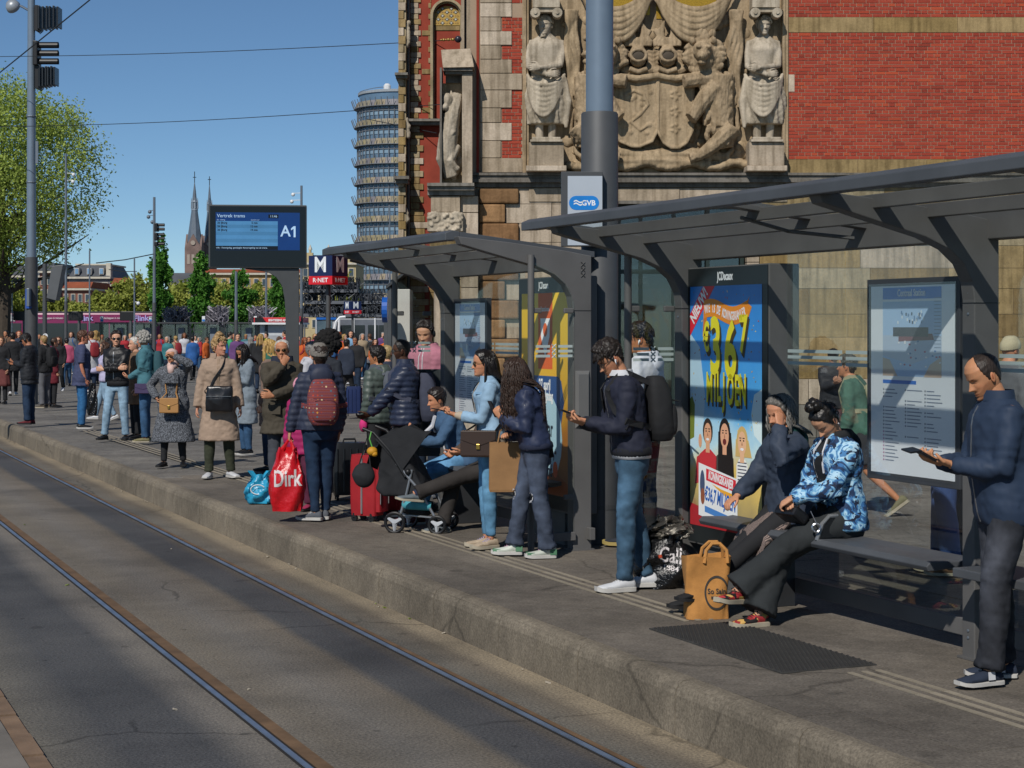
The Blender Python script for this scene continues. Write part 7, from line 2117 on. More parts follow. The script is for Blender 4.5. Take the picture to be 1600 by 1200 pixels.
for i,k_ in((0,P.kn[0]),(1,P.kn[1])): # ripped knees: skin showing with frayed white edge
 mb=MB();nrm=Vector((0,1,.1)).normalized()
 h_=P.tbvh.ray_cast(k_+nrm*.5+Vector((-.01,0,.01)),-nrm)
 if h_[0]is not None:
  c=h_[0]
  mb.ell(c-nrm*.012,(.04,.02,.034),None,12,8);P.put('bare_knee',mb.mesh('bare_knee'),sk_)
  fb=MB()
  for z_ in range(26):
   a=random.uniform(0,6.28);b_=c+Vector((.040*math.cos(a),.006-.02*abs(math.cos(a)),.036*math.sin(a)));fb.tube([b_,b_+Vector((random.uniform(-.012,.012),.006,random.uniform(-.018,.008)))],.0022,4)
  P.put('frayed_edge',fb.mesh('frayed_edge'),M_WHTF)
P.shoes(mat('green white leather',S('#b7bdb2'),.5),M_SOLEW,'high',lace=mat('pink lace',S('#b98aa8'),.8),accent=(mat('green leather',S('#4f7a5c'),.5),((-.26,-.05,.03,.075),(.42,.66,.03,.05))))
hm=hair_mat('#2e1f17',.5)
P.hair(hm,thick=.07,side=.06,front=.86,nape=.0,noise_=.03,strand=40);P.strands(hm,n=520,length=.40,curl=.010,cf=80,r=.0045,a0=50,zmin=.35,zmax=.98,spread=.12,seg=22)
phone(P,1,rot=(64,0,22),center=(.02,.34,1.20),label='phone raised in the hand of the curly haired woman')
t=thing('paper_bag','brown paper carrier bag hanging from the arm of the curly haired woman','bag',P.M@Vector((.20,.22,.55)),0)
kr=mat('kraft paper',S('#8d6a45'),.85,0,.12,6,.3,30,.006)
mb=MB();M_=P.M@Matrix.Translation((.17,.24,.52));
mb.loft([[M_@Vector((x*s_,y*s_+.0,z))for x,y in((-.07,-.13),(.07,-.13),(.07,.13),(-.07,.13))]for z,s_ in((0,.95),(.02,1.0),(.2,.98),(.40,.96))],cap=False);mb.add([M_@Vector((x,y,.005))for x,y in((-.066,-.12),(.066,-.12),(.066,.12),(-.066,.12))],[(0,1,2,3)]);mb.build('paper_body',kr,t)
mb=MB()
for x in(-.06,.06):mb.tube([M_@Vector((x,-.06,.38)),M_@Vector((x*.6,-.04,.49)),M_@Vector((0,0,.54)),M_@Vector((x*.6,.04,.49)),M_@Vector((x,.06,.38))],.005,6)
mb.build('handle',kr,t)
# 7 woman in light denim jacket
P=Person(766,858,h=1.675,rz=98,label='woman in light denim jacket with sunglasses and long black hair',female=True,head=(0,6,0),lean=2,skin='#bd8565',hands=(HOLD(.03,.28,1.13,-.4),HOLD(-.035,.30,1.13,.3)),poles=((.6,-.9,-1),(-.6,-.9,-1)),feet=((.07,.02,0,6,0),(-.05,.0,0,22,0)),seed=27)
P.curl=(.55,.55);P.add_body()
P.top(fabric('cream knit',S('#a39684')),ease=.012,hem=-.03,fold=.004,name='shirt',cuff=1.0)
dj=DEN('jacket','#829fb6')
P.top(dj,ease=.026,hem=.01,fold=.008,cuff=.86);P.collar(dj,q=.30,hgt=.04,open_=30,ex=.02)
P.zip(fabric('cream knit',S('#a39684')),.02,.29,6,.06,'shirt_front')
for a_ in(52,-52):P.band([P.wrap(a_,q_,.003)for q_ in(.235,.245)],.07,.004,DEN('pocket','#7496b2'),'pocket_flap')
P.trousers(denim('sky','#56809f'),ease=.006,hemr=.024,fold=.008,fade=.4,cut=.93);P.jeans_detail(denim('sky seam','#3f6484'))
P.shoes(mat('beige mesh',S('#a5947e'),.8,0,.2,30),M_SOLEC,'sneaker',lace=mat('lilac lace',S('#9a94bb'),.8))
hb=hair_mat('#120e0d',.32)
P.hair(hb,thick=.06,side=.045,front=.86,nape=.0,noise_=.008,strand=50);P.strands(hb,n=330,length=.36,curl=.002,cf=20,r=.0055,a0=95,zmin=.3,zmax=.95,spread=.05)
P.glasses(M_LENS,mat('gold wire',S('#8f7340'),.3,.8),size=1.05)
mb=MB()
for sg in(1,-1):mb.tube([P.hp((sg*.375,-.05,.32)),P.hp((sg*.39,-.05,.26)),P.hp((sg*.385,-.05,.20))],.004,5);mb.ell(P.hp((sg*.39,-.05,.17)),.009,None,8,6)
P.put('earring',mb.mesh('earring'),MATS['gold wire'])
phone(P,1,rot=(12,0,5),center=(-.01,.42,1.17),label='phone held flat by the woman in the denim jacket')
M_mono,_n,_bs=nodes('brown patterned canvas');_co=coord(_n);_v=_n.nodes.new('ShaderNodeTexVoronoi');_v.inputs['Scale'].default_value=46;_v.inputs['Randomness'].default_value=.1;_n.links.new(_co,_v.inputs['Vector'])
_n.links.new(ramp(_n,_v.outputs['Distance'],[(.18,S('#7d6343')),(.30,S('#33231a'))]),_bs.inputs['Base Color']);_bs.inputs['Roughness'].default_value=.45
def flap_bag(label,c,w_,h_,d_,m,rz,flapm=None,trim=None,lock=None,tiltx=0):
 t=thing('handbag',label,'handbag',Vector(c)-Vector((0,0,h_/2)),R(rz));M_=MW[t]@Matrix.Translation((0,0,h_/2))@Matrix.Rotation(R(tiltx),4,'X')
 mb=MB();mb.loft([[M_@Vector((x*w_/2*s_,y*d_/2*k,z*h_/2))for x,y in((-1,-1),(1,-1),(1,1),(-1,1))]for z,s_,k in((-1,.9,.8),(-.9,1,1),(.2,1,1),(.9,.97,.75),(1,.93,.5))]);mb.build('bag_body',m,t,bevel=.012)
 mb=MB();P_=[(-.97,.98),(.97,.98),(.97,.3),(.3,-.02),(0,-.18),(-.3,-.02),(-.97,.3)]
 mb.prism([M_@Vector((x*w_/2,-d_/2-.006,z*h_/2))for x,z in P_],(M_.to_3x3()@Vector((0,.008,0))));mb.build('flap',flapm or m,t,bevel=.003)
 if lock is not None:mb=MB();mb.obox(M_@Vector((0,-d_/2-.010,-.10*h_)),.032,.010,.045,M_.to_3x3().to_quaternion());mb.build('clasp',lock,t,bevel=.004)
 return t
M_GOLDM=mat('gold clasp',S('#a88a45'),.3,.85)
c7=P.M@Vector((-.20,.12,.90));t=flap_bag('brown patterned shoulder bag at the hip of the denim jacket woman',c7,.30,.22,.10,M_mono,-6,lock=M_GOLDM)
strap_bag(P,M_BLKL,[P.M.inverted()@(c7+Vector((-.13,0,.09)))]+[P.wrap(a_,q_,.012)for a_,q_ in((-10,.08),(10,.14),(35,.2),(50,.26))]+[P.over(.075,.01,.01),P.over(.07,-.03,.01)]+[P.wrap(a_,q_,.012)for a_,q_ in((150,.24),(180,.19),(215,.13),(245,.08))]+[P.M.inverted()@(c7+Vector((.13,0,.09)))],.025,'strap',t)
# ---------------------------------------------------------------- carved figures either side of the coat of arms
def statue(px,head_y,female):
 h=2.62;top=CH+(YH-head_y)*PXM
 Q=Person(0,root=Vector(((px-800)*PXM,FY+.02,top-h*1.0)),h=h,rz=180,label='x',female=female,bulk=1.1,lean=-2,head=(-18 if not female else 6,6,0),hands=((-.02,.30,h*.60,(-1,.2,.1),(0,-1,0)),(.10,.34,h*.645,(1,.1,.0),(0,-1,0))),poles=((1,-.2,-.6),(-1,-.2,-.6)),lod=0,seed=5+female)
 Q.vox=.022;Q.eyes='down'
 me=Q.body(bare=True);me.color_attributes.remove(me.color_attributes['tint'])
 me.transform(Q.M);me.transform(inv_of(st_root));so=link_mesh('statue',me,M_STAT,st_root,True,0)
 mb=MB();rg=[]
 for i in range(10):
  q_=.04-.30*i/9;c=Q.C(q_)if q_>0 else Q.P+Vector((0,0,q_*h))
  w_,f,b=Q.prof(max(q_,-.03),.03)
  rr=ring(c,Q.r,Q.f,w_+.05*math.sin(i/9*PI),f+.07*math.sin(i/9*PI),b,48)
  rg.append([p+(p-c).normalized()*.035*math.sin(j*2*PI/48*11+i*1.1+2*math.sin(j*.13))for j,p in enumerate(rr)])
 mb.loft(rg)
 for k in range(7):
  a0,a1=R(-80+k*6),R(85-k*4)
  mb.tube([Q.P+Vector((math.sin(a0+(a1-a0)*t_)*.32,math.cos(a0+(a1-a0)*t_)*.30,.18-k*.06-.22*math.sin(t_*PI)*(1+k*.12)))for t_ in[j/10 for j in range(11)]],.035,7)
 mb.tube([Q.P+Vector((.30 if female else-.3,.1,.1)),Q.P+Vector((.36 if female else-.36,.1,-.3)),Q.P+Vector((.34 if female else-.34,.12,-.75))],[.06,.09,.03],8)
 d=remesh(mb,.02,1,'drapery');d.transform(Q.M);d.transform(inv_of(st_root));link_mesh('drapery',d,M_STAT,so,True,0)
 mb=MB();rn=random.Random(3)
 for k in range(70): # stone hair and beard
  u=rn.uniform(-.2,1);a=rn.uniform(-PI,PI);q_=math.sqrt(1-u*u)
  if math.cos(a)>.5 and u<.5:continue
  mb.ell(Q.hp((q_*math.sin(a)*.38,q_*math.cos(a)*.43,.62+u*.38)),.028,None,7,5)
 if not female:
  for k in range(16):mb.ell(Q.hp((rn.uniform(-.2,.2),.36-.1*abs(rn.uniform(-1,1)),rn.uniform(-.12,.12))),.022,None,6,5)
 d=remesh(mb,.016,1,'carved_hair');d.transform(Q.M);d.transform(inv_of(st_root));link_mesh('carved_hair',d,M_STAT,so,True,0)
 x0=px
 mb=MB();bx(mb,x0-21,x0+21,head_y-26,head_y-8,-.30,.1);bx(mb,x0-18,x0+18,head_y-7.8,head_y-1,-.26,.1)
 for sgn in(-1,1):
  c=B(x0+sgn*17,head_y+1);mb.tube([(c.x,FY-.34,c.z),(c.x,FY-.1,c.z)],.085,14);mb.tube([(c.x,FY-.36,c.z),(c.x,FY-.34,c.z)],.03,10)
 mb.build('volute_capital',M_STAT,st_root,smooth=True)
 mb=MB();bx(mb,x0-22,x0+22,218,222,-.42,.1);bx(mb,x0-25,x0+25,222.2,226,-.46,.1);mb.build('pedestal_moulding',M_STAT,st_root,bevel=.01)
 mb=MB();bx(mb,x0-27,x0+27,226.2,262,-.40,.1);mb.build('pedestal',M_LIME,st_root,bevel=.01)
 mb=MB();bx(mb,x0-31,x0+31,262.2,270.5,-.44,.1);mb.build('pedestal',M_LIME,st_root,bevel=.01)
 bpy.data.objects.remove(Q.root)
statue(853,24,False);statue(1193,24,True)
# ---------------------------------------------------------------- middle distance people
def std(P,topm,trm,shm,solem,hairm=None,ease=.022,hem=-.05,cuff=1.0,flare=0,fold=.008,hemr=.03,quilt=0,trease=.014,style='low',hairkw={},tkw={},name='jacket',lace=None,fade=0,eyes='open'):
 P.eyes=eyes;P.add_body()
 P.top(topm,ease=ease,hem=hem,cuff=cuff,flare=flare,fold=fold,quilt=quilt,name=name,**tkw)
 if trm is not None:P.trousers(trm,hemr=hemr,ease=trease,fold=fold*.7,fade=fade)
 P.shoes(shm,solem,style,lace=lace)
 if hairm is not None:P.hair(hairm,**hairkw)
 return P
M_SHB_=mat('black shoe',S('#151517'),.5);M_SHW=mat('white shoe',S('#bfc0c2'),.5);JB=denim('mid blue','#33506f');JL=denim('light blue','#7d97ac');JD=denim('dark blue','#202d40')
FEET=((.09,0,0,8,0),(-.09,.03,0,8,0));WALK=((.08,.22,0,4,0),(-.07,-.22,.04,4,-22))
LONG=dict(thick=.06,side=.055,front=.85,nape=.0,noise_=.012);SHORT=dict(thick=.10,side=.03,front=.85,nape=.14,noise_=.03)
# 10 man with the pushchair
P=Person(632,Y=17.6,z=0,h=1.74,rz=95,label='bearded man in navy puffer jacket standing at the black pushchair',head=(0,4,0),hands=(None,(-.12,.36,.98,(.1,.9,-.3))),skin='#4a3123',bulk=1.12,seed=31)
P.beard=(.85,(.35,.3,.3));P.browc=(.3,.3,.3);pf=fabric('navy puffer',S('#17223a'),.45,.12,.4,7,.05,.4)
std(P,pf,M_BLKF,M_SHB_,M_SOLEB,hair_mat('#15100d'),.045,-.04,quilt=.055,hairkw=dict(thick=.02,side=.012,front=.84,nape=.14,noise_=.005));P.collar(pf,r=.02,hgt=.05,open_=25)
P.glasses(glass_mat('spectacle glass'),M_FRM,'glasses')
backpack(P,fabric('slate nylon',S('#363a4a')),'grey and slate backpack on the man at the pushchair',q=.12,w_=.30,hgt=.48,dep=.2)
# 11 companion in green quilted jacket
P=Person(593,Y=19.6,z=0,h=1.64,rz=55,label='dark haired person in grey green quilted jacket seen from behind, pink glove',head=(10,5,0),skin='#a87350',bulk=1.05,seed=32,lod=0)
std(P,fabric('sage quilted',S('#3f4a44'),.5,.12,.4,7,.05,.4),M_BLKF,M_SHB_,M_SOLEB,hair_mat('#14100e'),.04,-.06,quilt=.07,hairkw=dict(thick=.13,side=.08,front=.84,nape=.08,noise_=.03));P.hood(fabric('sage quilted',S('#3f4a44')))
mb=MB();mb.ell(P.wr[1]+(P.wr[1]-P.el[1]).normalized()*.06,(.045,.05,.075),None,10,8);P.put('mitten',mb.mesh('mitten'),fabric('pink wool',S('#b8286a')))
backpack(P,fabric('grey straps',S('#4b5058')),'slim grey backpack on the person in the sage jacket',q=.17,w_=.26,hgt=.40,dep=.12)
# 12 pink hoodie man behind the smaller shelter
P=Person(668,Y=19.2,z=0,h=1.93,rz=150,label='young man in pink hoodie with black headphones behind the shelter glass',head=(12,20,0),skin='#c09072',seed=33)
std(P,fabric('dusty pink hoodie',S('#9c6472')),JD,M_SHW,M_SOLEW,hair_mat('#1f1713'),.035,-.05,hairkw=SHORT,eyes='down');P.hood(fabric('dusty pink hoodie',S('#9c6472')));P.headphones(mat('black plastic',S('#17181a'),.4))
P.band([P.wrap(8,q_,.004)for q_ in(.3,.25,.2,.15)],.008,.005,M_WHTF,'drawstring');P.band([P.wrap(-10,q_,.004)for q_ in(.3,.25,.2,.14)],.008,.005,M_WHTF,'drawstring')
# 13 woman with patterned backpack, seen from behind
P=Person(500,814,h=1.70,rz=14,label='woman in grey beanie and dark jacket with patterned backpack, seen from behind',female=True,bulk=1.08,head=(10,0,0),hands=(None,(-.30,.02,.80,(-.1,.1,-1),(1,0,0))),skin='#b98465',feet=((.06,.06,0,10,0),(-.05,-.04,0,60,0)),seed=34)
pf2=fabric('ink quilted jacket',S('#1a2237'),.6,.12,.4,8,.05,.3)
P.curl=(.4,.9);std(P,pf2,denim('ink','#1f3047'),mat('grey suede shoe',S('#54585f'),.9),M_SOLEW,hair_mat('#2a201b'),.035,-.03,quilt=.06,hemr=.026,trease=.008,style='sneaker',hairkw=LONG,lace=M_LACE,fade=.3);P.hood(pf2,k=1.35);P.beanie(mat('grey cable wool',S('#77726c'),.9,0,.2,20,.6,50,.01),z0=.50,thick=.10)
M_fo,_n,_bs=nodes('folk woven cloth');_co=coord(_n);_w=_n.nodes.new('ShaderNodeTexWave');_w.wave_type='BANDS';_w.bands_direction='Z';_w.inputs['Scale'].default_value=9.5;_n.links.new(_co,_w.inputs['Vector'])
_ck=_n.nodes.new('ShaderNodeTexVoronoi');_ck.inputs['Scale'].default_value=25;_ck.inputs['Randomness'].default_value=.15;_n.links.new(_co,_ck.inputs['Vector'])
_base=ramp(_n,_w.outputs['Color'],[(0,S('#7a3228')),(.35,S('#2f3b66')),(.55,S('#9a5226')),(.8,S('#5f2a40'))],'CONSTANT');_dot=ramp(_n,_ck.outputs['Color'],[(0,S('#c3b08a')),(.3,S('#a83c2c')),(.55,S('#3f6a7a')),(.8,S('#c98c3a'))],'CONSTANT');_dm=ramp(_n,_ck.outputs['Distance'],[(.20,(1,1,1)),(.26,(0,0,0))])
_n.links.new(mixrgb(_n,_base,_dot,_dm),_bs.inputs['Base Color']);_bs.inputs['Roughness'].default_value=.9
backpack(P,M_fo,'colourful folk patterned backpack on the woman in the grey beanie',q=.13,w_=.31,hgt=.43,dep=.2,strapm=M_fo)
bagc=P.hw(1,(0,0,-.10))
def plastic_bag(label,c,w_,h_,d_,m,handle=True,seed=1,cat='bag',amp=.02,knot=False):
 t=thing('plastic_bag',label,cat,Vector(c)-Vector((0,0,h_/2)),0);rg=[]
 for i in range(15):
  f_=i/14;z=c[2]-h_/2+h_*f_
  k=(.82+.22*math.sin(min(1,f_*1.25)*PI))*(1-.30*max(0,f_-.6)/.4)
  rg.append([Vector((c[0]+math.copysign(abs(math.sin(a))**.75,math.sin(a))*w_/2*k+random.uniform(-amp,amp)*.4,c[1]+math.copysign(abs(math.cos(a))**.75,math.cos(a))*d_/2*k*(1-.5*max(0,f_-.6)/.4)+amp*math.sin(a*5+f_*9+seed)*.8+random.uniform(-amp,amp)*.3,z+(.03*math.sin(a*3+seed)if i==14 else 0)))for a in[j*2*PI/36 for j in range(36)]])
 mb=MB().loft(rg);me=mb.mesh('bag_body',None,inv_of(t));link_mesh('bag_body',me,m,t,True,55)
 return t,rg
M_REDP=mat('red plastic',S('#b8131d'),.28,0,.12,7,.5,18,.02,.5);M_CYP=mat('cyan plastic',S('#2c93b8'),.3,0,.15,7,.55,18,.02,.5)
t,_=plastic_bag('full red shopping bag with white print held by the woman with the beanie',(bagc.x-.02,bagc.y-.05,.40),.33,.58,.22,M_REDP,seed=2)
mb=MB();hd_=bagc+Vector((0,0,.04))
for dx in(-.07,.07):mb.tube([Vector((bagc.x-.02+dx,bagc.y-.05,.66)),hd_.lerp(Vector((bagc.x-.02+dx,bagc.y-.05,.66)),.4),hd_],[.03,.016,.012],6)
mb.build('handle',M_REDP,t)
def lay_on(o,t,off=.004): # print laid on the bag's own surface
 me=[c_ for c_ in t.children if c_.name.startswith('bag_body')][0].data
 bv=BVHTree.FromPolygons([v.co.copy()for v in me.vertices],[tuple(p.vertices)for p in me.polygons])
 bm=bmesh.new();bm.from_mesh(o.data);bmesh.ops.triangulate(bm,faces=bm.faces[:])
 for _ in range(2):bmesh.ops.subdivide_edges(bm,edges=[e_ for e_ in bm.edges if e_.calc_length()>.025],cuts=1);bmesh.ops.triangulate(bm,faces=bm.faces[:])
 for v in bm.verts:
  h_=bv.ray_cast(Vector((v.co.x,-1,v.co.z)),Vector((0,1,0)))
  if h_[0]is not None:v.co.y=h_[0].y-off
 bm.to_mesh(o.data);bm.free();return o
def bag_text(s_,t,m,size,bold,sx):return lay_on(text('lettering',s_,mat('white bag print',S('#c9c4c4'),.5),t,m,size,bold,sx,extrude=0),t)
bag_text('Dirk',t,basis((bagc.x-.01,bagc.y-.185,.42),(1,0,.04),(0,0,1)),.215,.005,.66)
t,_=plastic_bag('knotted cyan plastic bag standing on the platform beside the red bag',(-2.66,18.55,.15),.30,.28,.2,M_CYP,seed=5,amp=.03)
mb=MB()
for sg_ in(-1,1):mb.loft([[Vector((-2.66+sg_*(.03+.07*f_)+dx,18.55+dy,.26+.09*f_))for dx,dy in((-.03,0),(0,-.02),(.03,0),(0,.02))]for f_ in(0,.5,1)])
mb.build('knot_ear',M_CYP,t)
mb=MB();mb.tube([Vector((-2.66+.075*math.cos(a),18.425,.16+.05*math.sin(a)))for a in[R(30+i*20)for i in range(13)]],.006,4);mb.build('print',M_WHT,t)
# 14 child behind the red bag
P=Person(471,Y=17.9,z=0,h=1.34,rz=150,label='child in magenta coat and pink hat behind the red shopping bag',female=True,skin='#c08a6c',seed=35)
std(P,fabric('magenta quilted',S('#8e1450'),.6),fabric('plum leggings',S('#4a1530')),fabric('magenta shoe',S('#8a2447')),M_SOLEB,None,.035,-.12,quilt=.07);P.beanie(fabric('pale pink wool',S('#b98090')),z0=.45,thick=.09)
# 15 old man in olive coat
P=Person(441,Y=19.8,z=0,h=1.72,rz=190,label='grey bearded man in olive coat with his hand on his chin',head=(-10,4,0),hands=((.0,.23,1.44,(-.35,.1,.8),(0,-1,0)),(.12,.26,1.10,(1,.2,.1),(0,-1,0))),poles=((.6,.5,-1),(-.9,-.2,-1)),skin='#b07a5a',bulk=1.1,seed=36)
P.beard=(.75,(.95,.93,.92));P.browc=(.5,.48,.46);P.curl=(.9,.5);oc=fabric('olive parka',S('#3b352a'),.8,.12,.4)
std(P,oc,fabric('grey trousers',S('#3a3d44')),M_SHB_,M_SOLEB,hair_mat('#a5a29c'),.045,-.16,flare=.25,fold=.010,hairkw=dict(thick=.03,side=.04,front=.92,nape=.12,noise_=.01));P.collar(fabric('navy scarf',S('#1d2333')),r=.03,hgt=.06,open_=10);P.glasses(M_LENS,mat('gold wire',S('#8f7340'),.3,.8),size=.95)
P.band([P.wrap(30,q_,.006)for q_ in(.03,.0,-.03)],.14,.008,oc,'pocket')
# 16 blonde woman with green scarf
P=Person(424,Y=22.6,z=0,h=1.70,rz=70,label='blonde woman with green scarf behind the grey bearded man',female=True,skin='#c79a80',lod=1,seed=37)
hbz=hair_mat('#a3864f');std(P,fabric('pale coat',S('#6d5a50')),JD,M_SHB_,M_SOLEB,hbz,.04,-.2,hairkw=LONG);P.strands(hbz,n=110,length=.22,r=.011,a0=70);P.collar(fabric('green scarf',S('#24584a')),r=.03,hgt=.07,open_=0,ex=.02);P.band([P.wrap(60,q_,.012)for q_ in(.3,.24,.18,.12)],.12,.015,fabric('green scarf',S('#24584a')),'scarf_end')
# 17 woman in grey cardigan
P=Person(385,712,h=1.62,rz=120,label='dark haired woman in long grey cardigan looking at her phone',female=True,head=(8,34,0),hands=((.03,.26,1.10,(-.4,.8,.2),(0,.2,1)),(-.04,.26,1.12,(.3,.8,.2),(0,.2,1))),skin='#b27b58',lod=0,seed=38)
hk=hair_mat('#17110f',.35);std(P,fabric('grey cardigan',S('#6f7a83')),JB,M_SHB_,M_SOLEW,hk,.03,-.26,flare=.10,hairkw=LONG,eyes='down',hemr=.028,style='sneaker');P.strands(hk,n=100,length=.18,r=.010,a0=80);P.zip(fabric('dark dress',S('#1b1a1e')),-.02,.29,4,.10,'dress_front')
phone(P,1,rot=(20,0,0),center=(-.0,.36,1.15),label='phone held by the woman in the grey cardigan')
# 18 woman in beige coat
P=Person(342,748,h=1.74,rz=186,label='woman in beige trench coat with black bag and white slip-on shoes',female=True,bulk=1.05,head=(48,2,0),skin='#c08a70',feet=((.12,.0,0,12,0),(-.14,-.05,0,30,0)),hands=((.27,.04,.80),(-.27,.06,.82)),seed=39)
bc=fabric('beige trench',S('#8f7b6a'),.8,.1,.35)
std(P,bc,fabric('olive trousers',S('#2b2f1f')),M_SHW,M_SOLEW,hair_mat('#8f744e'),.035,-.275,flare=.12,fold=.010,cuff=.98,hairkw=dict(thick=.09,side=.06,front=.84,nape=.06,noise_=.05),tkw={});P.collar(bc,hgt=.05,open_=22)
tufts(P,hair_mat('#a08458'),120,.06,.006,0,.86,curl=.012);P.clumps(hair_mat('#8f744e'),n=50,r=.03,R0=.5,name='hair_bun',zc=1.0)
mb=MB();mb.tube([P.hp((.37*math.cos(t_),.22,.80+.2*math.sin(t_)))for t_ in[i*PI/10 for i in range(11)]],.010,5);P.put('glasses_on_head',mb.mesh('glasses_on_head'),M_FRM)
P.zip(fabric('coat placket',S('#86725f')),-.06,.30,0,.03,'placket')
c=P.M@Vector((-.02,.235,.99));t=thing('shoulder_bag','soft black leather bag worn across the beige trench coat','bag',c-Vector((0,0,.16)),0)
mb=MB();mb.loft([ring(Vector((c.x+.02*(k-3)*.1,c.y,c.z-.15+.30*k/6)),Vector((1,0,.0)),Vector((0,-1,0)),.165*(1-.08*(k/6)),.05*(1-abs(k-3)/6),.04,18,3.2)for k in range(7)]);me=remesh(mb,.012,2,'b');displace(me,folds(co_of(me),4,.010,16));me.transform(inv_of(t));link_mesh('bag_body',me,M_BLKL,t,True,0)
mb=MB();mb.box(c.x-.15,c.x+.15,c.y-.062,c.y-.05,c.z+.03,c.z+.034);mb.build('zip',M_ZIP,t)
ci=P.M.inverted()@c;strap_bag(P,M_BLKL,[ci+Vector((.16,0,.12))]+[P.wrap(a_,q_,.012)for a_,q_ in((40,.1),(20,.16),(0,.2),(-18,.24),(-30,.27))]+[P.over(-.085,.02,.012),P.over(-.08,-.03,.012)]+[P.wrap(a_,q_,.012)for a_,q_ in((215,.24),(180,.16),(140,.1),(110,.06))]+[ci+Vector((.17,-.03,.10))],.025,'strap',t)
# 19 woman in headscarf
P=Person(271,730,h=1.58,rz=178,label='woman in pale headscarf and grey herringbone coat shading her eyes',female=True,bulk=1.08,head=(-14,6,8),hands=((.20,.10,.92),(-.055,.20,1.475,(.8,.25,.35),(0,.3,-1))),poles=((1,-.5,-.3),(-1,.2,-.4)),skin='#b58262',feet=((.12,.05,0,14,0),(-.12,-.05,0,14,0)),seed=40)
M_hb,_n,_bs=nodes('herringbone wool');_n1=ntex(_n,90,2,coord(_n));_n.links.new(ramp(_n,_n1.outputs[0],[(.42,S('#25282d')),(.58,S('#6c7077'))]),_bs.inputs['Base Color']);_bs.inputs['Roughness'].default_value=.95
std(P,M_hb,M_BLKF,M_SHB_,M_SOLEB,None,.04,-.33,flare=.22,fold=.010,hemr=.026,trease=.006);P.glasses(M_LENS,M_FRM,size=1.1)
mb=MB();sc_m=fabric('pale pink scarf',S('#b59a92'))
na=40;rings=[]
for k in range(14):
 z=-.12+k*.088;w_,f,b=tab(HEADT,min(.97,max(.2,z)));q_=1 if z<.85 else math.sqrt(max(.02,1-((z-.85)/.22)**2))
 rings.append([P.hp((math.sin(a)*(w_+.07)*q_,math.cos(a)*((b+.07)*q_ if math.cos(a)<0 else(f*(.62 if.12<z<.84 else 1.08))*q_),z))for a in[j*2*PI/na for j in range(na)]])
mb.loft(rings);mb.ell(P.hp((0,.16,-.14)),(.075,.07,.06),None,14,8);mb.tube([P.hp((.03,.35,-.15)),P.hp((.03,.44,-.5)),P.hp((.0,.42,-.8))],[.05,.045,.02],8)
P.put('headscarf',mb.mesh('headscarf'),sc_m)
P.band([P.wrap(a_,.0+.205+.0*a_,.016)for a_ in range(-34,36,4)],.13,.012,M_hb,'lapel')
c=P.M@Vector((-.0,.24,.83));t=flap_bag('tan leather handbag hanging in front of the herringbone coat',c,.25,.20,.09,mat('tan leather',S('#a57a49'),.45,0,.06),2,lock=M_GOLDM)
ci=P.M.inverted()@c
for sg_ in(1,-1):strap_bag(P,mat('tan leather',S('#a57a49'),.45),[ci+Vector((sg_*.115,0,.08))]+[P.wrap(sg_*a_,q_,.014)for a_,q_ in((26,.08),(30,.14),(32,.2))]+[P.over(sg_*.07,.04,.012),P.over(sg_*.065,-.03,.012)],.018,'strap',t)
# 20 curly grey haired man
P=Person(228,692,h=1.77,rz=92,label='man with curly grey hair in teal jacket with backpack',head=(0,8,0),skin='#bb8466',hands=(None,(-.02,.26,1.05,(.3,.8,.2))),lod=0,seed=41)
tj=fabric('teal jacket',S('#3d6a74'));std(P,tj,JB,mat('ochre shoe',S('#77704f'),.7),M_SOLEC,None,.035,-.06,fade=.3);P.clumps(hair_mat('#8b8882',.7),n=260,r=.026,R0=1.12,zc=.60);P.collar(tj,hgt=.05)
backpack(P,fabric('dark teal nylon',S('#274a52')),'teal backpack on the curly grey haired man',q=.16,w_=.28,hgt=.44,dep=.16)
c=P.M@Vector((-.24,.0,.88));t=flap_bag('purple shoulder pouch at the side of the curly grey haired man',c,.26,.16,.09,fabric('purple nylon',S('#3d3352')),0)
strap_bag(P,M_BLKF,[P.wrap(95,.03,.01),P.wrap(60,.1,.01),P.wrap(30,.2,.01),P.over(-.07,.03,.01)],.03,'strap',t)
P=Person(213,Y=29.5,h=1.70,rz=120,label='person in brown coat half hidden behind the curly grey haired man',lod=1,skin='#c4967c',seed=42)
std(P,fabric('brown coat',S('#6b523d')),M_BLKF,M_SHB_,M_SOLEB,hair_mat('#b5b0a8'),.04,-.2,hairkw=SHORT)
# 21 man in black leather jacket
P=Person(183,688,h=1.79,rz=172,label='man in black leather jacket and light jeans with folded arms',head=(16,0,0),skin='#c39478',hands=((-.12,.235,1.185,(-1,.1,.15),(0,-1,0)),(.13,.27,1.17,(1,.05,.1),(0,-1,0))),poles=((1,-.1,-.9),(-1,-.1,-.9)),feet=((.20,.05,0,14,0),(-.14,-.02,0,12,0)),lod=0,seed=43)
P.beard=(.3,(.5,.42,.38));std(P,mat('black leather jacket',S('#141417'),.5,0,.15,8,.25,40,.006,.4),JL,M_SHB_,M_SOLEB,hair_mat('#1f1713'),.032,.0,hairkw=dict(thick=.12,side=.03,front=.85,nape=.14,noise_=.03),hemr=.032,fade=.25);P.collar(M_BLKL,hgt=.04);P.zip(M_ZIP,.02,.27,6,.010);P.glasses(M_LENS,M_FRM,size=1.1)
mb=MB();mb.loft([ring(P.C(q_),P.r,P.f,*P.prof(.0,e_),24)for q_,e_ in((-.045,.024),(.02,.022))]);P.put('shirt_hem',mb.mesh('shirt_hem'),M_BLKF)
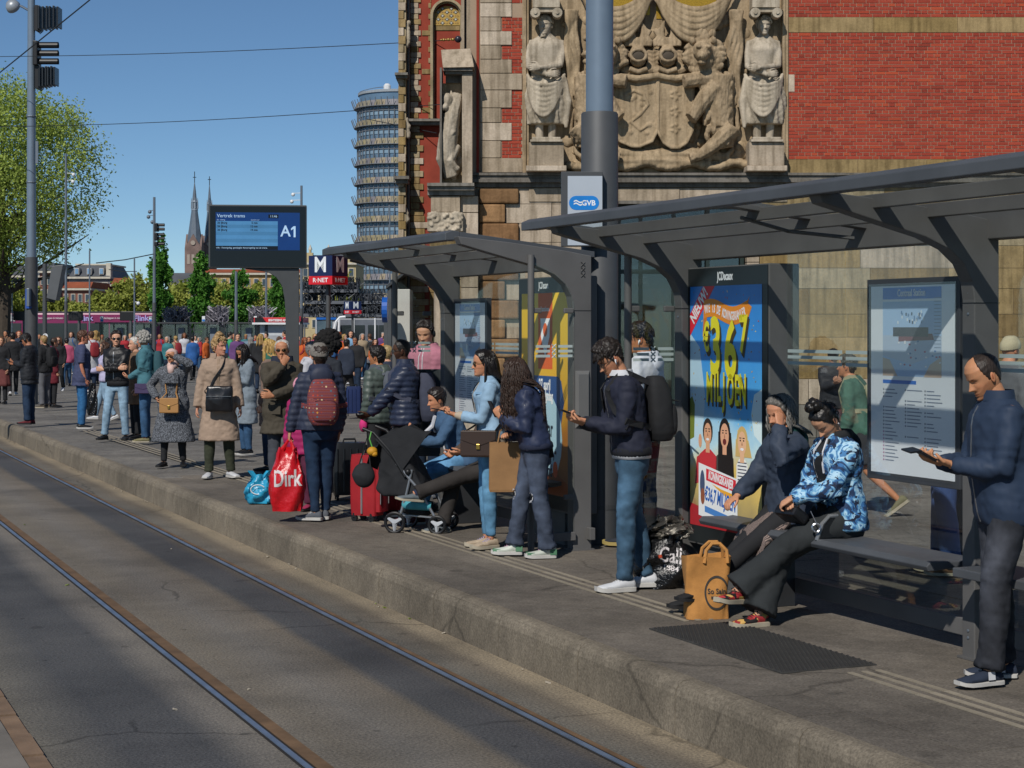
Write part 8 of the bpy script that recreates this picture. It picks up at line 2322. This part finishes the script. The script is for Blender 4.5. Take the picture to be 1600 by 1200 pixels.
# 22 woman in blue shirt
P=Person(127,671,h=1.78,rz=-70,label='woman in dark blue short sleeved shirt and blue jeans looking right',female=True,bulk=1.12,belly=.05,head=(-5,2,0),skin='#bb7c62',lod=0,seed=44)
std(P,fabric('speckled blue shirt',S('#363c58')),denim('bright blue','#2f5f8a'),M_SHB_,M_SOLEW,hair_mat('#4a2f20'),.028,-.10,cuff=.42,flare=.25,hairkw=dict(thick=.10,side=.05,front=.84,nape=.08,noise_=.05),name='shirt',hemr=.03,style='sneaker')
# 23 man with cap and headphones
P=Person(46,664,h=1.74,rz=82,label='man in black jacket with cap and headphones at the left edge',head=(0,28,0),hands=((.03,.30,1.16),(-.04,.28,1.18)),skin='#a06c50',bulk=1.08,lod=0,seed=45)
std(P,fabric('black anorak',S('#16191f'),.6),denim('slate','#26364c'),fabric('dark red shoe',S('#5a1a22')),M_SOLEB,hair_mat('#17120f'),.045,-.10,hairkw=SHORT,hemr=.034,trease=.024,style='sneaker');P.cap(fabric('black cap',S('#141619')));P.headphones(mat('black plastic',S('#17181a'),.4))
phone(P,1,rot=(25,0,5),center=(-.0,.40,1.22),label='phone held by the man with cap and headphones')
# 28 dark coat with afro hair, 29 grey haired woman
P=Person(511,Y=22.2,z=0,h=1.72,rz=-30,label='person with large black afro and dark coat behind the beanie woman',female=True,skin='#5a3c2c',lod=0,seed=46)
std(P,fabric('dark coat',S('#1b2028')),M_BLKF,M_SHB_,M_SOLEB,None,.04,-.25);P.clumps(hair_mat('#0c0a09',.9),n=420,r=.035,R0=1.75,zc=.70,jitter=.12)
P=Person(486,Y=24.0,h=1.66,rz=-110,label='grey haired woman with dark glasses and white hood left of the afro',female=True,skin='#c08a70',lod=1,seed=47)
wh=fabric('white hooded coat',S('#a9aab0'));std(P,wh,JD,M_SHB_,M_SOLEB,hair_mat('#6e6c69'),.04,-.1,hairkw=dict(thick=.10,side=.09,front=.85,nape=.06,noise_=.04));P.hood(wh);P.glasses(M_LENS,M_FRM)
P=Person(606,Y=23.5,h=1.62,rz=60,label='light haired person with pale shoulder bag beyond the sage jacket',female=True,skin='#c49478',lod=1,seed=48)
std(P,fabric('navy coat',S('#252c3c')),JD,M_SHB_,M_SOLEB,hair_mat('#8f7a52'),.04,-.15,hairkw=LONG)
# 8, 9 seated in the smaller shelter
P=Person(0,root=T(6.22,15.75),h=1.64,rz=113,label='seated person with short dark hair and white scarf in the smaller shelter',female=True,lean=16,hunch=.3,head=(-8,14,0),hip=(0,-.05,.60),skin='#bd8565',hands=((.05,.42,.86),(-.14,.50,.80,(.3,.8,-.5))),feet=((.10,.42,0,5,0),(-.10,.44,0,5,0)),seed=49)
std(P,DEN('blouson','#385573'),denim('pale','#5d8cb3'),fabric('wine shoe',S('#4a161f')),M_SOLEW,hair_mat('#1a1311',.35),.04,-.03,hairkw=dict(thick=.10,side=.06,front=.82,nape=.10,noise_=.015),hemr=.034,trease=.02);P.band([P.wrap(20,q_,.014)for q_ in(.3,.24,.18,.12,.06)],.07,.012,M_WHTF,'scarf');P.band([P.wrap(34,q_,.012)for q_ in(.3,.25,.2,.15)],.05,.012,M_WHTF,'scarf')
P=Person(0,root=T(6.22,14.85),h=1.68,rz=113,label='seated person in dark trousers with crossed legs behind the denim jacket woman',female=True,lean=6,head=(0,6,0),hip=(0,-.05,.60),skin='#bd8565',hands=((.1,.35,.72),(-.1,.35,.74)),feet=((.08,.47,0,5,0),(.06,.86,.26,0,6)),kpoles=((.2,1,.6),(-.1,1,1.6)),seed=50)
std(P,fabric('brown jumper',S('#4a3c33')),fabric('charcoal trousers',S('#25211f')),mat('grey leather shoe',S('#5f676c'),.5),M_SOLEC,hair_mat('#5a4530'),.035,-.03,hairkw=LONG,hemr=.038,trease=.02)
for k_ in range(2):
 a_=P.an[k_];d_=(P.kn[k_]-a_).normalized();mb=MB();mb.tube([a_-d_*.02,a_+d_*.10],[.036,.04],12);P.put('sock',mb.mesh('sock'),fabric('navy sock',S('#1d2740')))
# people seen through the near shelter glass
P=Person(1301,Y=24.5,h=1.56,rz=180,label='person in black jacket with clasped hands seen through the near shelter glass',head=(0,14,0),hands=((.02,.26,1.10),(-.03,.27,1.11)),skin='#c09074',lod=1,seed=51)
std(P,fabric('black windbreaker',S('#1b1d22'),.6),fabric('plum trousers',S('#35242c')),M_SHB_,M_SOLEB,hair_mat('#15110f'),.04,-.08,hairkw=SHORT);P.cap(M_BLKF)
P=Person(1350,Y=17.6,z=0,h=1.68,rz=62,label='walking man in green jacket and shorts seen beyond the glass',lean=14,skin='#b9805f',feet=((.08,.25,0,4,0),(-.07,-.42,.10,4,-38)),hip=(0,0,.84),lod=0,seed=52)
P.eyes='open';P.add_body();P.top(fabric('green jacket',S('#3c5f52')),ease=.045,hem=-.05,fold=.010);P.trousers(fabric('dark shorts',S('#2a2c30')),ease=.03,cut=-.15,fold=.004);P.shoes(mat('khaki canvas',S('#77735a'),.9),M_SOLEC,'sneaker',L=.29);P.hair(hair_mat('#2a1f18'),**SHORT)
backpack(P,fabric('pale drawstring',S('#8b8a70')),'slim pale drawstring pack on the man in the green jacket',q=.14,w_=.22,hgt=.38,dep=.08,pocket=False)
P=Person(1478,Y=13.2,z=0,h=1.76,rz=70,label='person in blue trousers standing behind the city map',feet=((.10,.05,0,4,0),(-.08,-.05,0,4,0)),lod=1,seed=53)
std(P,fabric('white blouse',S('#a5a6a8')),fabric('royal trousers',S('#28406e')),fabric('brown sandal',S('#5e432c')),M_SOLEC,hair_mat('#2a1f18'),hairkw=SHORT,hemr=.045,trease=.03)
P=Person(1512,Y=13.9,z=0,h=1.74,rz=60,label='person in dark jeans standing behind the shelter post',lod=1,seed=54)
std(P,fabric('olive shirt',S('#4a4a38')),JD,fabric('black trainer',S('#1a1b1d')),M_SOLEW,hair_mat('#2a1f18'),hairkw=SHORT,style='sneaker')
P=Person(1575,Y=17.0,z=0,h=1.76,rz=-60,label='person with cream knitted hat behind the balding man',lod=1,seed=55)
std(P,fabric('grey sweater',S('#55585c')),JD,M_SHB_,M_SOLEB,None);P.beanie(fabric('cream wool',S('#a39b80')),z0=.5,thick=.10)
# ---- people further back on the left
P=Person(165,Y=36,h=1.62,rz=95,label='woman in white and lilac jacket with long brown hair behind the leather jacket man',female=True,skin='#c49478',lod=1,feet=WALK,hands=((.05,.3,1.0),(-.05,.3,1.0)),seed=56)
hb2=hair_mat('#3f2a1e');std(P,fabric('lilac white',S('#a39fba')),JL,M_SHW,M_SOLEW,hb2,.05,-.05,hairkw=LONG);P.strands(hb2,n=70,length=.3,r=.014,a0=60,curl=.01)
P=Person(70,638,h=1.66,rz=65,label='light haired woman in grey trousers with black backpack by the sign post',female=True,skin='#c49478',lod=1,seed=57)
std(P,M_BLKF,fabric('grey wide trousers',S('#55565a')),fabric('sand shoe',S('#4a4238')),M_SOLEC,hair_mat('#8a7048'),.04,-.06,hairkw=LONG,hemr=.04,trease=.025);backpack(P,bk,'black backpack on the woman in grey trousers',q=.16,w_=.30,hgt=.45,dep=.18)
P=Person(83,Y=42,h=1.66,rz=-60,label='woman in dark red coat right of the sign post',female=True,skin='#c49478',lod=1,seed=58)
std(P,fabric('wine coat',S('#5f1622')),M_BLKF,M_SHB_,M_SOLEB,hair_mat('#3a2a20'),.04,-.2,hairkw=LONG)
P=Person(92,Y=54,h=1.68,rz=178,label='woman all in black with sunglasses and white shoes walking towards the platform',female=True,skin='#c49478',lod=1,feet=WALK,seed=59)
hb3=hair_mat('#4a3020');std(P,M_BLKF,M_BLKF,M_SHW,M_SOLEW,hb3,.03,-.06,hairkw=LONG);P.strands(hb3,n=60,length=.25,r=.014,a0=60);P.glasses(M_LENS,M_FRM)
P=Person(20,Y=50,h=1.80,rz=15,label='person in black coat walking away at the far left',lod=1,feet=WALK,seed=60);std(P,M_BLKF,M_BLKF,M_SHW,M_SOLEW,hair_mat('#17120f'),.04,-.15,hairkw=SHORT)
P=Person(3,Y=44,h=1.68,rz=170,label='woman in black with red patterned skirt cut by the left edge',female=True,lod=1,skin='#c49478',seed=61);std(P,M_BLKF,M_BLKF,M_SHB_,M_SOLEB,hair_mat('#5a3a22'),.03,-.05,hairkw=LONG);P.skirt(fabric('rust skirt',S('#5a2c2a')),.28,.06)
# ---------------------------------------------------------------- crowd beyond, each one a person
CLR={'blue':'#24548f','black':'#17181b','navy':'#1f2838','red':'#96222a','orange':'#b5551d','teal':'#2d6a70','white':'#b3b4b8','grey':'#5f6268','pink':'#a84a66','green':'#2f8a5c','brown':'#5a4433','lime':'#8d9a25','beige':'#8f7e66','purple':'#5a3a68','pale blue':'#6f93b0'}
HRC={'dark':'#1a1411','brown':'#4a3222','blond':'#927646','grey':'#7d7a76','ginger':'#7a3c1c'}
M_HIV=mat('safety vest',S('#2f9a6a'),.7);M_ORA=fabric('orange workwear',S('#b5551d'))
CROWD=[(262,62,'teal','grey',160,'right of the traffic light mast'),(275,70,'beige','blond',40,'left of the hijab wearer'),(288,75,'white','brown',200,'in a red cap under the display'),(301,66,'blue','dark',20,'with hood up left of the beige coat'),(312,82,'red','grey',120,'left of the beige coat'),(322,74,'orange','brown',250,'behind the beige coat'),(345,60,'blue','dark',0,'with big blue rucksack right of the beige coat'),(358,66,'green','dark',300,'in green and yellow right of the beige coat'),(366,78,'brown','brown',180,'beyond the cardigan woman'),(371,58,'purple','dark',200,'long dark hair left of the cardigan woman'),(392,70,'grey','grey',30,'in grey green right of the car'),(399,84,'red','dark',190,'by the car in front of the kiosk'),(407,52,'black','blond',0,'curly fair hair right of the cardigan woman'),(417,77,'lime','dark',140,'in yellow safety vest before the kiosk'),(436,70,'navy','brown',0,'right of the blonde woman'),(446,74,'red','dark',90,'at the right corner of the kiosk'),(476,55,'orange','ginger',210,'in orange right of the display post'),(483,62,'white','brown',180,'in pale top right of the display post'),(492,70,'pink','blond',200,'below the blue tram cab'),(528,50,'orange','ginger',320,'ginger right of the afro'),(537,62,'pink','blond',250,'in pink hat right of the afro'),(541,45,'navy','dark',330,'tall in dark coat by the small metro sign'),(548,60,'pale blue','dark',190,'in pale blue by the small metro sign'),(556,48,'black','dark',160,'with white cap by the small metro sign'),(566,66,'beige','grey',200,'left of the green vest'),(578,68,'grey','brown',20,'left beside the green vest'),(586,60,'orange','brown',200,'in orange beside the green vest'),(613,64,'beige','brown',180,'right of the green vest'),(622,58,'brown','blond',200,'by the lift housing'),(633,46,'black','dark',180,'in black by the lift housing'),(639,66,'brown','ginger',160,'before the lift housing'),(228,72,'black','dark',200,'left of the mast'),(215,66,'white','brown',150,'in white left of the curly man'),(176,62,'black','brown',30,'behind the leather jacket man'),(168,72,'pale blue','dark',0,'in pale blue left of the leather jacket man'),(160,84,'brown','ginger',180,'between shirt woman and leather jacket'),(150,60,'beige','blond',20,'long fair hair right of the shirt woman'),(143,52,'white','brown',40,'in white right of the shirt woman'),(137,66,'pale blue','grey',20,'behind the shirt woman'),(104,58,'pink','dark',10,'in pink with black hat left of the shirt woman'),(112,74,'grey','brown',170,'far left of the shirt woman'),(62,90,'black','brown',180,'under the tram banner at the pole'),(30,66,'navy','ginger',190,'between the two left walkers'),(10,70,'brown','dark',160,'behind the rust skirt woman'),(195,78,'red','grey',200,'left of the curly grey man'),(204,84,'grey','blond',180,'beside the second far shelter'),(250,80,'red','brown',170,'at the foot of the mast'),(305,86,'white','brown',190,'beneath the third far shelter'),(336,84,'navy','grey',170,'beneath the fourth far shelter'),(384,88,'teal','blond',200,'at the fifth far shelter'),(470,80,'red','brown',160,'left of the blue tram cab'),(500,84,'grey','dark',190,'under the tram windscreen'),(574,86,'white','blond',170,'by the tram door'),(598,84,'purple','grey',200,'by the tram door rail'),(627,80,'red','dark',190,'at the tram end'),(186,92,'orange','brown',200,'under the second tram banner'),]
rr=random.Random(44)
for i,(px,Yc_,top,hr,rz,where)in enumerate(CROWD):
 fem=i%2==0
 P=Person(px,Y=Yc_,h=rr.uniform(1.54,1.88),rz=rz,label='far person in %s with %s hair, %s'%(top,hr,where)if len(where.split())<9 else 'far person in %s, %s'%(top,where),group='people in the far crowd',female=fem,bulk=rr.uniform(1.0,1.2),skin=rr.choice(('#c49478','#b07a5a','#c9a088','#8a5a40')),lod=2,feet=FEET if i%3 else WALK,seed=100+i)
 P.root['label']=' '.join(P.root['label'].split()[:16])
 hm_=hair_mat(HRC[hr])
 std(P,fabric('crowd '+top,S(CLR[top])),rr.choice((M_BLKF,JD,JB,fabric('grey trousers',S('#3a3d44')))),rr.choice((M_SHB_,M_SHW)),M_SOLEB,hm_,.035,rr.choice((-.05,-.1,-.2)),fold=.0,hairkw=LONG if fem else SHORT)
 if i%3==1:backpack(P,rr.choice((bk,fabric('crowd pack blue',S('#27507f')),fabric('crowd pack red',S('#7d2027')),fabric('crowd pack grey',S('#5c6066')))),'backpack of the far person '+' '.join(where.split()[:9]),q=.16,w_=.3,hgt=.44,dep=.17,pocket=False)
 if fem:P.strands(hm_,n=26,length=.22,r=.022,a0=80,seg=5)
P=Person(603,Y=52,h=1.70,rz=20,label='steward in green vest and orange workwear below the small metro sign',group='people in the far crowd',lod=1,skin='#b07a5a',seed=99)
std(P,M_ORA,M_ORA,M_SHB_,M_SOLEB,hair_mat('#3a261a'),.03,-.05,hairkw=SHORT)
mb=MB();mb.loft([ring(P.C(q_),P.r,P.f,*P.prof(q_,.05),20)for q_ in(-.05,0,.06,.12,.18,.24)]);P.put('vest',mb.mesh('vest'),M_HIV)
# parked car roof in the crowd
Yk=76;t=thing('parked_car','grey car with pale windscreen standing before the far shelters','car',(pX(385,Yk),Yk,zg(Yk)),0)
zb=zg(Yk);X0,X1=pX(362,Yk),pX(408,Yk)
sec=lambda y,pts:[(X0+(X1-X0)*1.9*(u-.25),Yk+y,zb+z)for u,z in pts]
bd=[(0,.25),(0,.62),(.06,.78),(.26,.86),(.74,.88),(.97,.80),(1,.6),(1,.25)]
mb=MB();mb.loft([sec(y,[(.5+(u-.5)*s_,z*(1 if z<.5 else zs))for u,z in bd])for y,s_,zs in((0,.96,.96),(.12,1,1),(1.5,1,1),(1.65,.96,.96))]);mb.build('body',mat('car grey',S('#6d7278'),.25,.3,.05,coat=.5),t,smooth=True)
gh=[(.22,.84),(.36,1.32),(.45,1.40),(.68,1.40),(.88,.86)]
mb=MB();mb.loft([sec(y,[(.5+(u-.5)*s_,z-d)for u,z in gh])for y,s_,d in((.10,1,.0),(.30,.94,.0),(1.35,.94,0),(1.55,1,0))]);mb.build('cabin_glass',mat('car glass',S('#7c94a6'),.08,spec=.8),t)
mb=MB();mb.loft([sec(y,[(.40,1.385),(.46,1.425),(.67,1.425),(.72,1.35)])for y in(.28,1.37)]);mb.build('roof',mat('car grey',S('#6d7278')),t)
for u in(.2,.8):
 for y in(0.0,1.5):
  mb=MB();c=Vector(sec(y,[(u,.32)])[0]);mb.tube([c,c+Vector((0,.2,0))],.32,18);o_=mb.build('wheel',M_BLK,t,smooth=True,sharp=50);mb=MB();mb.tube([c-Vector((0,.01,0)),c+Vector((0,.21,0))],.18,12);mb.build('rim',M_POLE,o_)
# ---------------------------------------------------------------- luggage and bags on the platform
def suitcase(label,x,y,w_,h_,d_,m,rz,soft=False,trim=None,ribs=0):
 t=thing('suitcase',label,'suitcase',(x,y,0),R(rz));M_=MW[t]
 mb=MB();rg=[]
 for i in range(9):
  f_=i/8;k=1-abs(2*f_-1)**5*.07
  rg.append(ring(M_@Vector((0,0,.06+h_*f_)),M_.to_3x3()@Vector((1,0,0)),M_.to_3x3()@Vector((0,1,0)),w_/2*k,d_/2*k,d_/2*k,28,6))
 mb.loft(rg);mb.build('shell',m,t,smooth=True,sharp=45)
 mb=MB()
 for sg_ in(1,-1):mb.tube([M_@Vector((sg_*(w_/2+.003),0,.08)),M_@Vector((sg_*(w_/2+.003),0,h_+.03))],.010,6)
 mb.tube([M_@Vector((-w_/2,0,h_+.055)),M_@Vector((w_/2,0,h_+.055))],.008,6);mb.build('seam_band',trim or M_BLK,t)
 for k in range(ribs):
  xx=-w_/2+w_*(k+.5)/ribs;mb=MB();mb.tube([M_@Vector((xx,-d_/2-.002,.10)),M_@Vector((xx,-d_/2-.002,h_+.0))],.010,6);mb.build('rib',m,t,smooth=True)
 if soft:
  mb=MB();mb.loft([ring(M_@Vector((0,-d_/2-.01,.10+h_*.80*f_)),M_.to_3x3()@Vector((1,0,0)),M_.to_3x3()@Vector((0,-1,0)),w_*.42,.035,.02,20,5)for f_ in(0,.03,.5,.97,1)]);mb.build('front_pocket',m,t,smooth=True,sharp=45)
  mb=MB();mb.tube([M_@Vector((x_,-d_/2-.045,z_))for x_,z_ in((-w_*.36,h_*.3),(-w_*.36,h_*.78),(w_*.36,h_*.78),(w_*.36,h_*.3))],.005,5);mb.build('zip',trim or M_ZIP,t)
 mb=MB();mb.tube([M_@Vector((x_,0,z_))for x_,z_ in((-.07,h_+.05),(-.06,h_+.095),(.06,h_+.095),(.07,h_+.05))],.011,7);mb.build('handle',M_BLK,t,smooth=True)
 for sx in(1,-1):
  for sy in(1,-1):
   mb=MB();c=M_@Vector((sx*w_*.38,sy*d_*.32,.032));ax=M_.to_3x3()@Vector((1,0,0));mb.tube([c-ax*.012,c+ax*.012],.032,12);mb.box(c.x-.018,c.x+.018,c.y-.018,c.y+.018,c.z+.01,c.z+.05);mb.build('wheel',M_BLK,t)
 return t
M_REDS=fabric('red suitcase cloth',S('#8e0f1a'),.6,.12,.2,10,.5);
G_=lambda px,py:Vector(((px-800)*CH/(py-YH),FPX*CH/(py-YH),0))
g=G_(546,781);suitcase('black hard shell suitcase right of the beanie woman',g.x,g.y,.36,.56,.24,mat('black shell',S('#1b1d20'),.35,0,.1,6,.1,60,.002,.5),12,ribs=5)
g=G_(574,814);suitcase('red suitcase with grey edge seen from the side, nearest to the black one',g.x,g.y,.20,.58,.30,M_REDS,62,True,mat('grey piping',S('#77797b'),.4))
g=G_(602,806);suitcase('larger red cloth suitcase standing left of the pushchair',g.x,g.y+.1,.34,.60,.26,M_REDS,-8,True)
g=G_(553,650);suitcase('blue suitcase far behind the black one',g.x,g.y,.32,.56,.22,mat('blue shell',S('#1c2a52'),.4),5,ribs=4)
# pushchair
g=G_(636,828);t=thing('pushchair','black folding pushchair with grey frame and three spoke wheels','pushchair',(g.x,g.y,0),R(-12));M_=MW[t]
LP=lambda x,y,z:M_@Vector((x*.86,y*.9,z*.92))
M_PF=mat('pushchair frame',S('#8d9196'),.35,.6);M_PC=fabric('pushchair cloth',S('#15171b'),.8,.2,.5,9,.2)
for sy in(-.23,.23):
 mb=MB();mb.tube([LP(-.42,sy,1.02),LP(-.30,sy,.98),LP(-.12,sy,.80),LP(.05,sy,.55)],.017,10);mb.build('handle_bar',M_BLK,t,smooth=True)
 mb=MB();mb.tube([LP(.12,sy,.62),LP(.06,sy,.38),LP(-.02,sy,.13)],.013,8);mb.build('leg_tube',M_PF,t,smooth=True)
 mb=MB();mb.tube([LP(-.05,sy,.68),LP(.22,sy,.40),LP(.38,sy,.14)],.013,8);mb.build('leg_tube',M_PF,t,smooth=True)
 mb=MB();mb.tube([LP(-.16,sy,.16),LP(.1,sy,.17),LP(.42,sy,.15)],.009,6);mb.build('side_rail',M_PF,t,smooth=True)
 mb=MB();mb.ell(LP(.08,sy*1.05,.60),.03,None,10,7);mb.build('hinge',M_BLK,t,smooth=True)
for x_,r_ in((-.06,.10),(.40,.085)):
 for sy in(-.26,.26):
  mb=MB();c=LP(x_,sy,r_);mb.tube([c+(M_.to_3x3()@Vector((r_*.86*math.cos(a),0,r_*.86*math.sin(a))))for a in[i*2*PI/22 for i in range(23)]],.016,8,False);wh_=mb.build('wheel',M_BLK,t,smooth=True)
  mb=MB();
  for k in range(3):
   a=k*2*PI/3+.5;mb.tube([c,c+(M_.to_3x3()@Vector((r_*.8*math.cos(a),0,r_*.8*math.sin(a))))],[.026,.012],6,flat=1.0)
  mb.build('spoke',mat('pale plastic',S('#a9adb2'),.4),wh_)
seat_sec=[(-.28,.42),(-.20,.36),(.18,.36),(.26,.40),(.10,.66),(-.10,.98),(-.20,.93)]
mb=MB();mb.prism([LP(x,-.215,z)for x,z in seat_sec],M_.to_3x3()@Vector((0,.43,0)));me=remesh(mb,.014,4,'seat');displace(me,folds(co_of(me),8,.010,14));me.transform(inv_of(t));link_mesh('seat_cloth',me,M_PC,t,True,0)
mb=MB();rg=[]
for i in range(9): # folded sun canopy
 a=R(58+i*15);rg.append([LP(.04+(.44)*math.cos(a)*1.0,sy,.62+.44*math.sin(a)-(.05 if i%2 else 0)-.05*abs(sy)*4)for sy in(-.24,-.2,-.1,0,.1,.2,.24)])
mb.loft(rg,cap=False,closed=False);mb.loft([[p+Vector((0,0,-.012))for p in r__]for r__ in rg],cap=False,closed=False);mb.build('canopy',M_PC,t,smooth=True,sharp=30)
mb=MB();mb.prism([LP(.02,-.243,.62),LP(.30,-.243,.98),LP(.06,-.243,1.06),LP(-.28,-.243,.92)],M_.to_3x3()@Vector((0,.012,0)));mb.build('canopy_side',M_PC,t)
mb=MB();mb.ell(LP(.14,.0,.22),(.17,.18,.075),None,14,8);me=remesh(mb,.014,2,'b');displace(me,folds(co_of(me),3,.016,20));me.transform(inv_of(t));link_mesh('basket_net',me,M_PC,t,True,0)
o=thing('towel','rolled turquoise cloth in the basket under the pushchair','cloth',LP(.18,-.12,.24),0);mb=MB();mb.tube([LP(.02,-.2,.27),LP(.14,-.22,.28),LP(.32,-.2,.26)],[.04,.05,.04],10);mb.build('roll',fabric('turquoise cloth',S('#3f8a96')),o,smooth=True)
o=thing('pouch_bag','small black pouch hanging from the pushchair handle','bag',LP(-.42,-.26,.60),0);mb=MB();mb.ell(LP(-.40,-.27,.56),(.10,.06,.11),None,14,9);me=remesh(mb,.012,2,'b');displace(me,folds(co_of(me),5,.01,18));me.transform(inv_of(o));link_mesh('pouch',me,M_PC,o,True,0);mb=MB();mb.tube([LP(-.46,-.27,.62),LP(-.36,-.25,.95),LP(-.32,-.27,.62)],.008,6);mb.build('strap',M_BLKF,o)
o=thing('hanging_toy','yellow and orange toy on a green cord at the pushchair','toy',LP(-.30,-.28,.78),0);mb=MB();mb.ell(LP(-.30,-.28,.80),(.05,.045,.042),None,12,8);mb.ell(LP(-.27,-.29,.775),(.03,.03,.026),None,8,6);mb.build('toy_body',mat('toy yellow',S('#b8841c'),.6),o,smooth=True);mb=MB();mb.tube([LP(-.32,-.25,.99),LP(-.33,-.28,.92),LP(-.30,-.28,.84)],.007,5);mb.build('cord',mat('green cord',S('#4f9a3c'),.6),o)
# jute bag, off-licence bag, white carrier
g=G_(1103,965);t=thing('jute_bag','orange jute shopping bag with round print before the bench','bag',(g.x,g.y,0),R(4));M_=MW[t]
M_JU=mat('jute cloth',S('#b27d42'),.9,0,.14,16,.5,130,.004)
mb=MB();rg=[]
for i in range(10):
 f_=i/9;k=.92+.10*f_-.05*math.sin(f_*PI)
 rg.append([M_@Vector((math.copysign(abs(math.sin(a))**.45,math.sin(a))*.148*k+.006*math.sin(a*7+i),math.copysign(abs(math.cos(a))**.45,math.cos(a))*.085*k+.010*math.sin(a*3+i*.7),.40*f_+(.01*math.sin(a*2)if i==9 else 0)))for a in[j*2*PI/40 for j in range(40)]])
mb.loft(rg,cap=False);mb.add([rg[0][j]+Vector((0,0,.004))for j in range(40)],[tuple(range(40))]);mb.build('bag_body',M_JU,t,smooth=True,sharp=50)
mb=MB();mb.ell(M_@Vector((0,0,.35)),(.13,.065,.03),None,16,8);mb.build('contents',fabric('grey cloth',S('#7a808a')),t,smooth=True)
for y_ in(-.085,.085):
 mb=MB();mb.tube([M_@Vector((.05+x_,y_*k_,z_))for x_,k_,z_ in((-.075,1,.36),(-.06,.8,.44),(-.02,.6,.48),(.03,.6,.48),(.07,.8,.44),(.075,1,.36))],.012,7);mb.build('handle',M_JU,t,smooth=True)
M_INK=mat('dark bag print',S('#3a3632'),.8)
mb=MB();cc=M_@Vector((.055,-.098,.17));mb.loft([[cc+Vector((r_*math.cos(a)*.8,0,r_*math.sin(a)*1.1))for r_ in(.100,.086)]for a in[R(i*10)for i in range(37)]],cap=False,closed=False);lay_on(mb.build('print_ring',M_INK,t),t)
for s_,dz,sz in(('So Sain',.01,.046),('EPICERIE',-.03,.022)):lay_on(text('lettering',s_,M_INK,t,basis(cc+Vector((0,0,dz)),(1,0,0),(0,0,1)),sz,.001,.9,extrude=0),t)
g=G_(1037,921);M_BP=mat('black plastic film',S('#101113'),.22,0,.2,7,.9,14,.03,.6)
t,_=plastic_bag('crumpled black off-licence bag behind the man with the black backpack',(g.x,g.y+.12,.19),.42,.38,.24,M_BP,seed=7,amp=.04)
bag_text('Gall',t,basis((g.x+.05,g.y,.235),(1,0,-.12),(0,0,1)),.15,.002,.7);bag_text('G',t,basis((g.x-.15,g.y,.26),(1,0,-.06),(0,0,1)),.14,.004,.8);bag_text('1884',t,basis((g.x+.05,g.y,.15),(1,0,-.12),(0,0,1)),.05,.001,1.1)
mb=MB();mb.tube([(g.x-.03,g.y-.04,.25),(g.x-.025,g.y-.046,.23)],.014,8);mb.build('print',mat('orange print',S('#a83c1c'),.6),t)
t,rg=plastic_bag('silvery lined bag on top of the black off-licence bag',(g.x+.06,g.y+.16,.42),.30,.14,.2,mat('silver film',S('#6a665f'),.25,.7,.3,9,1.0,16,.03),seed=11,amp=.04)
g=G_(113,640);t,_=plastic_bag('flat white carrier bag beside the woman in the blue shirt',(g.x,33,.62),.22,.52,.06,mat('white film',S('#b4b4b6'),.4),seed=3,amp=.01)
g=G_(144,648);t,_=plastic_bag('black shopping bag right of the woman in the blue shirt',(pX(144,34),34,.45),.20,.6,.12,M_BP,seed=4,amp=.02)
bpy.data.scenes.remove(TS)
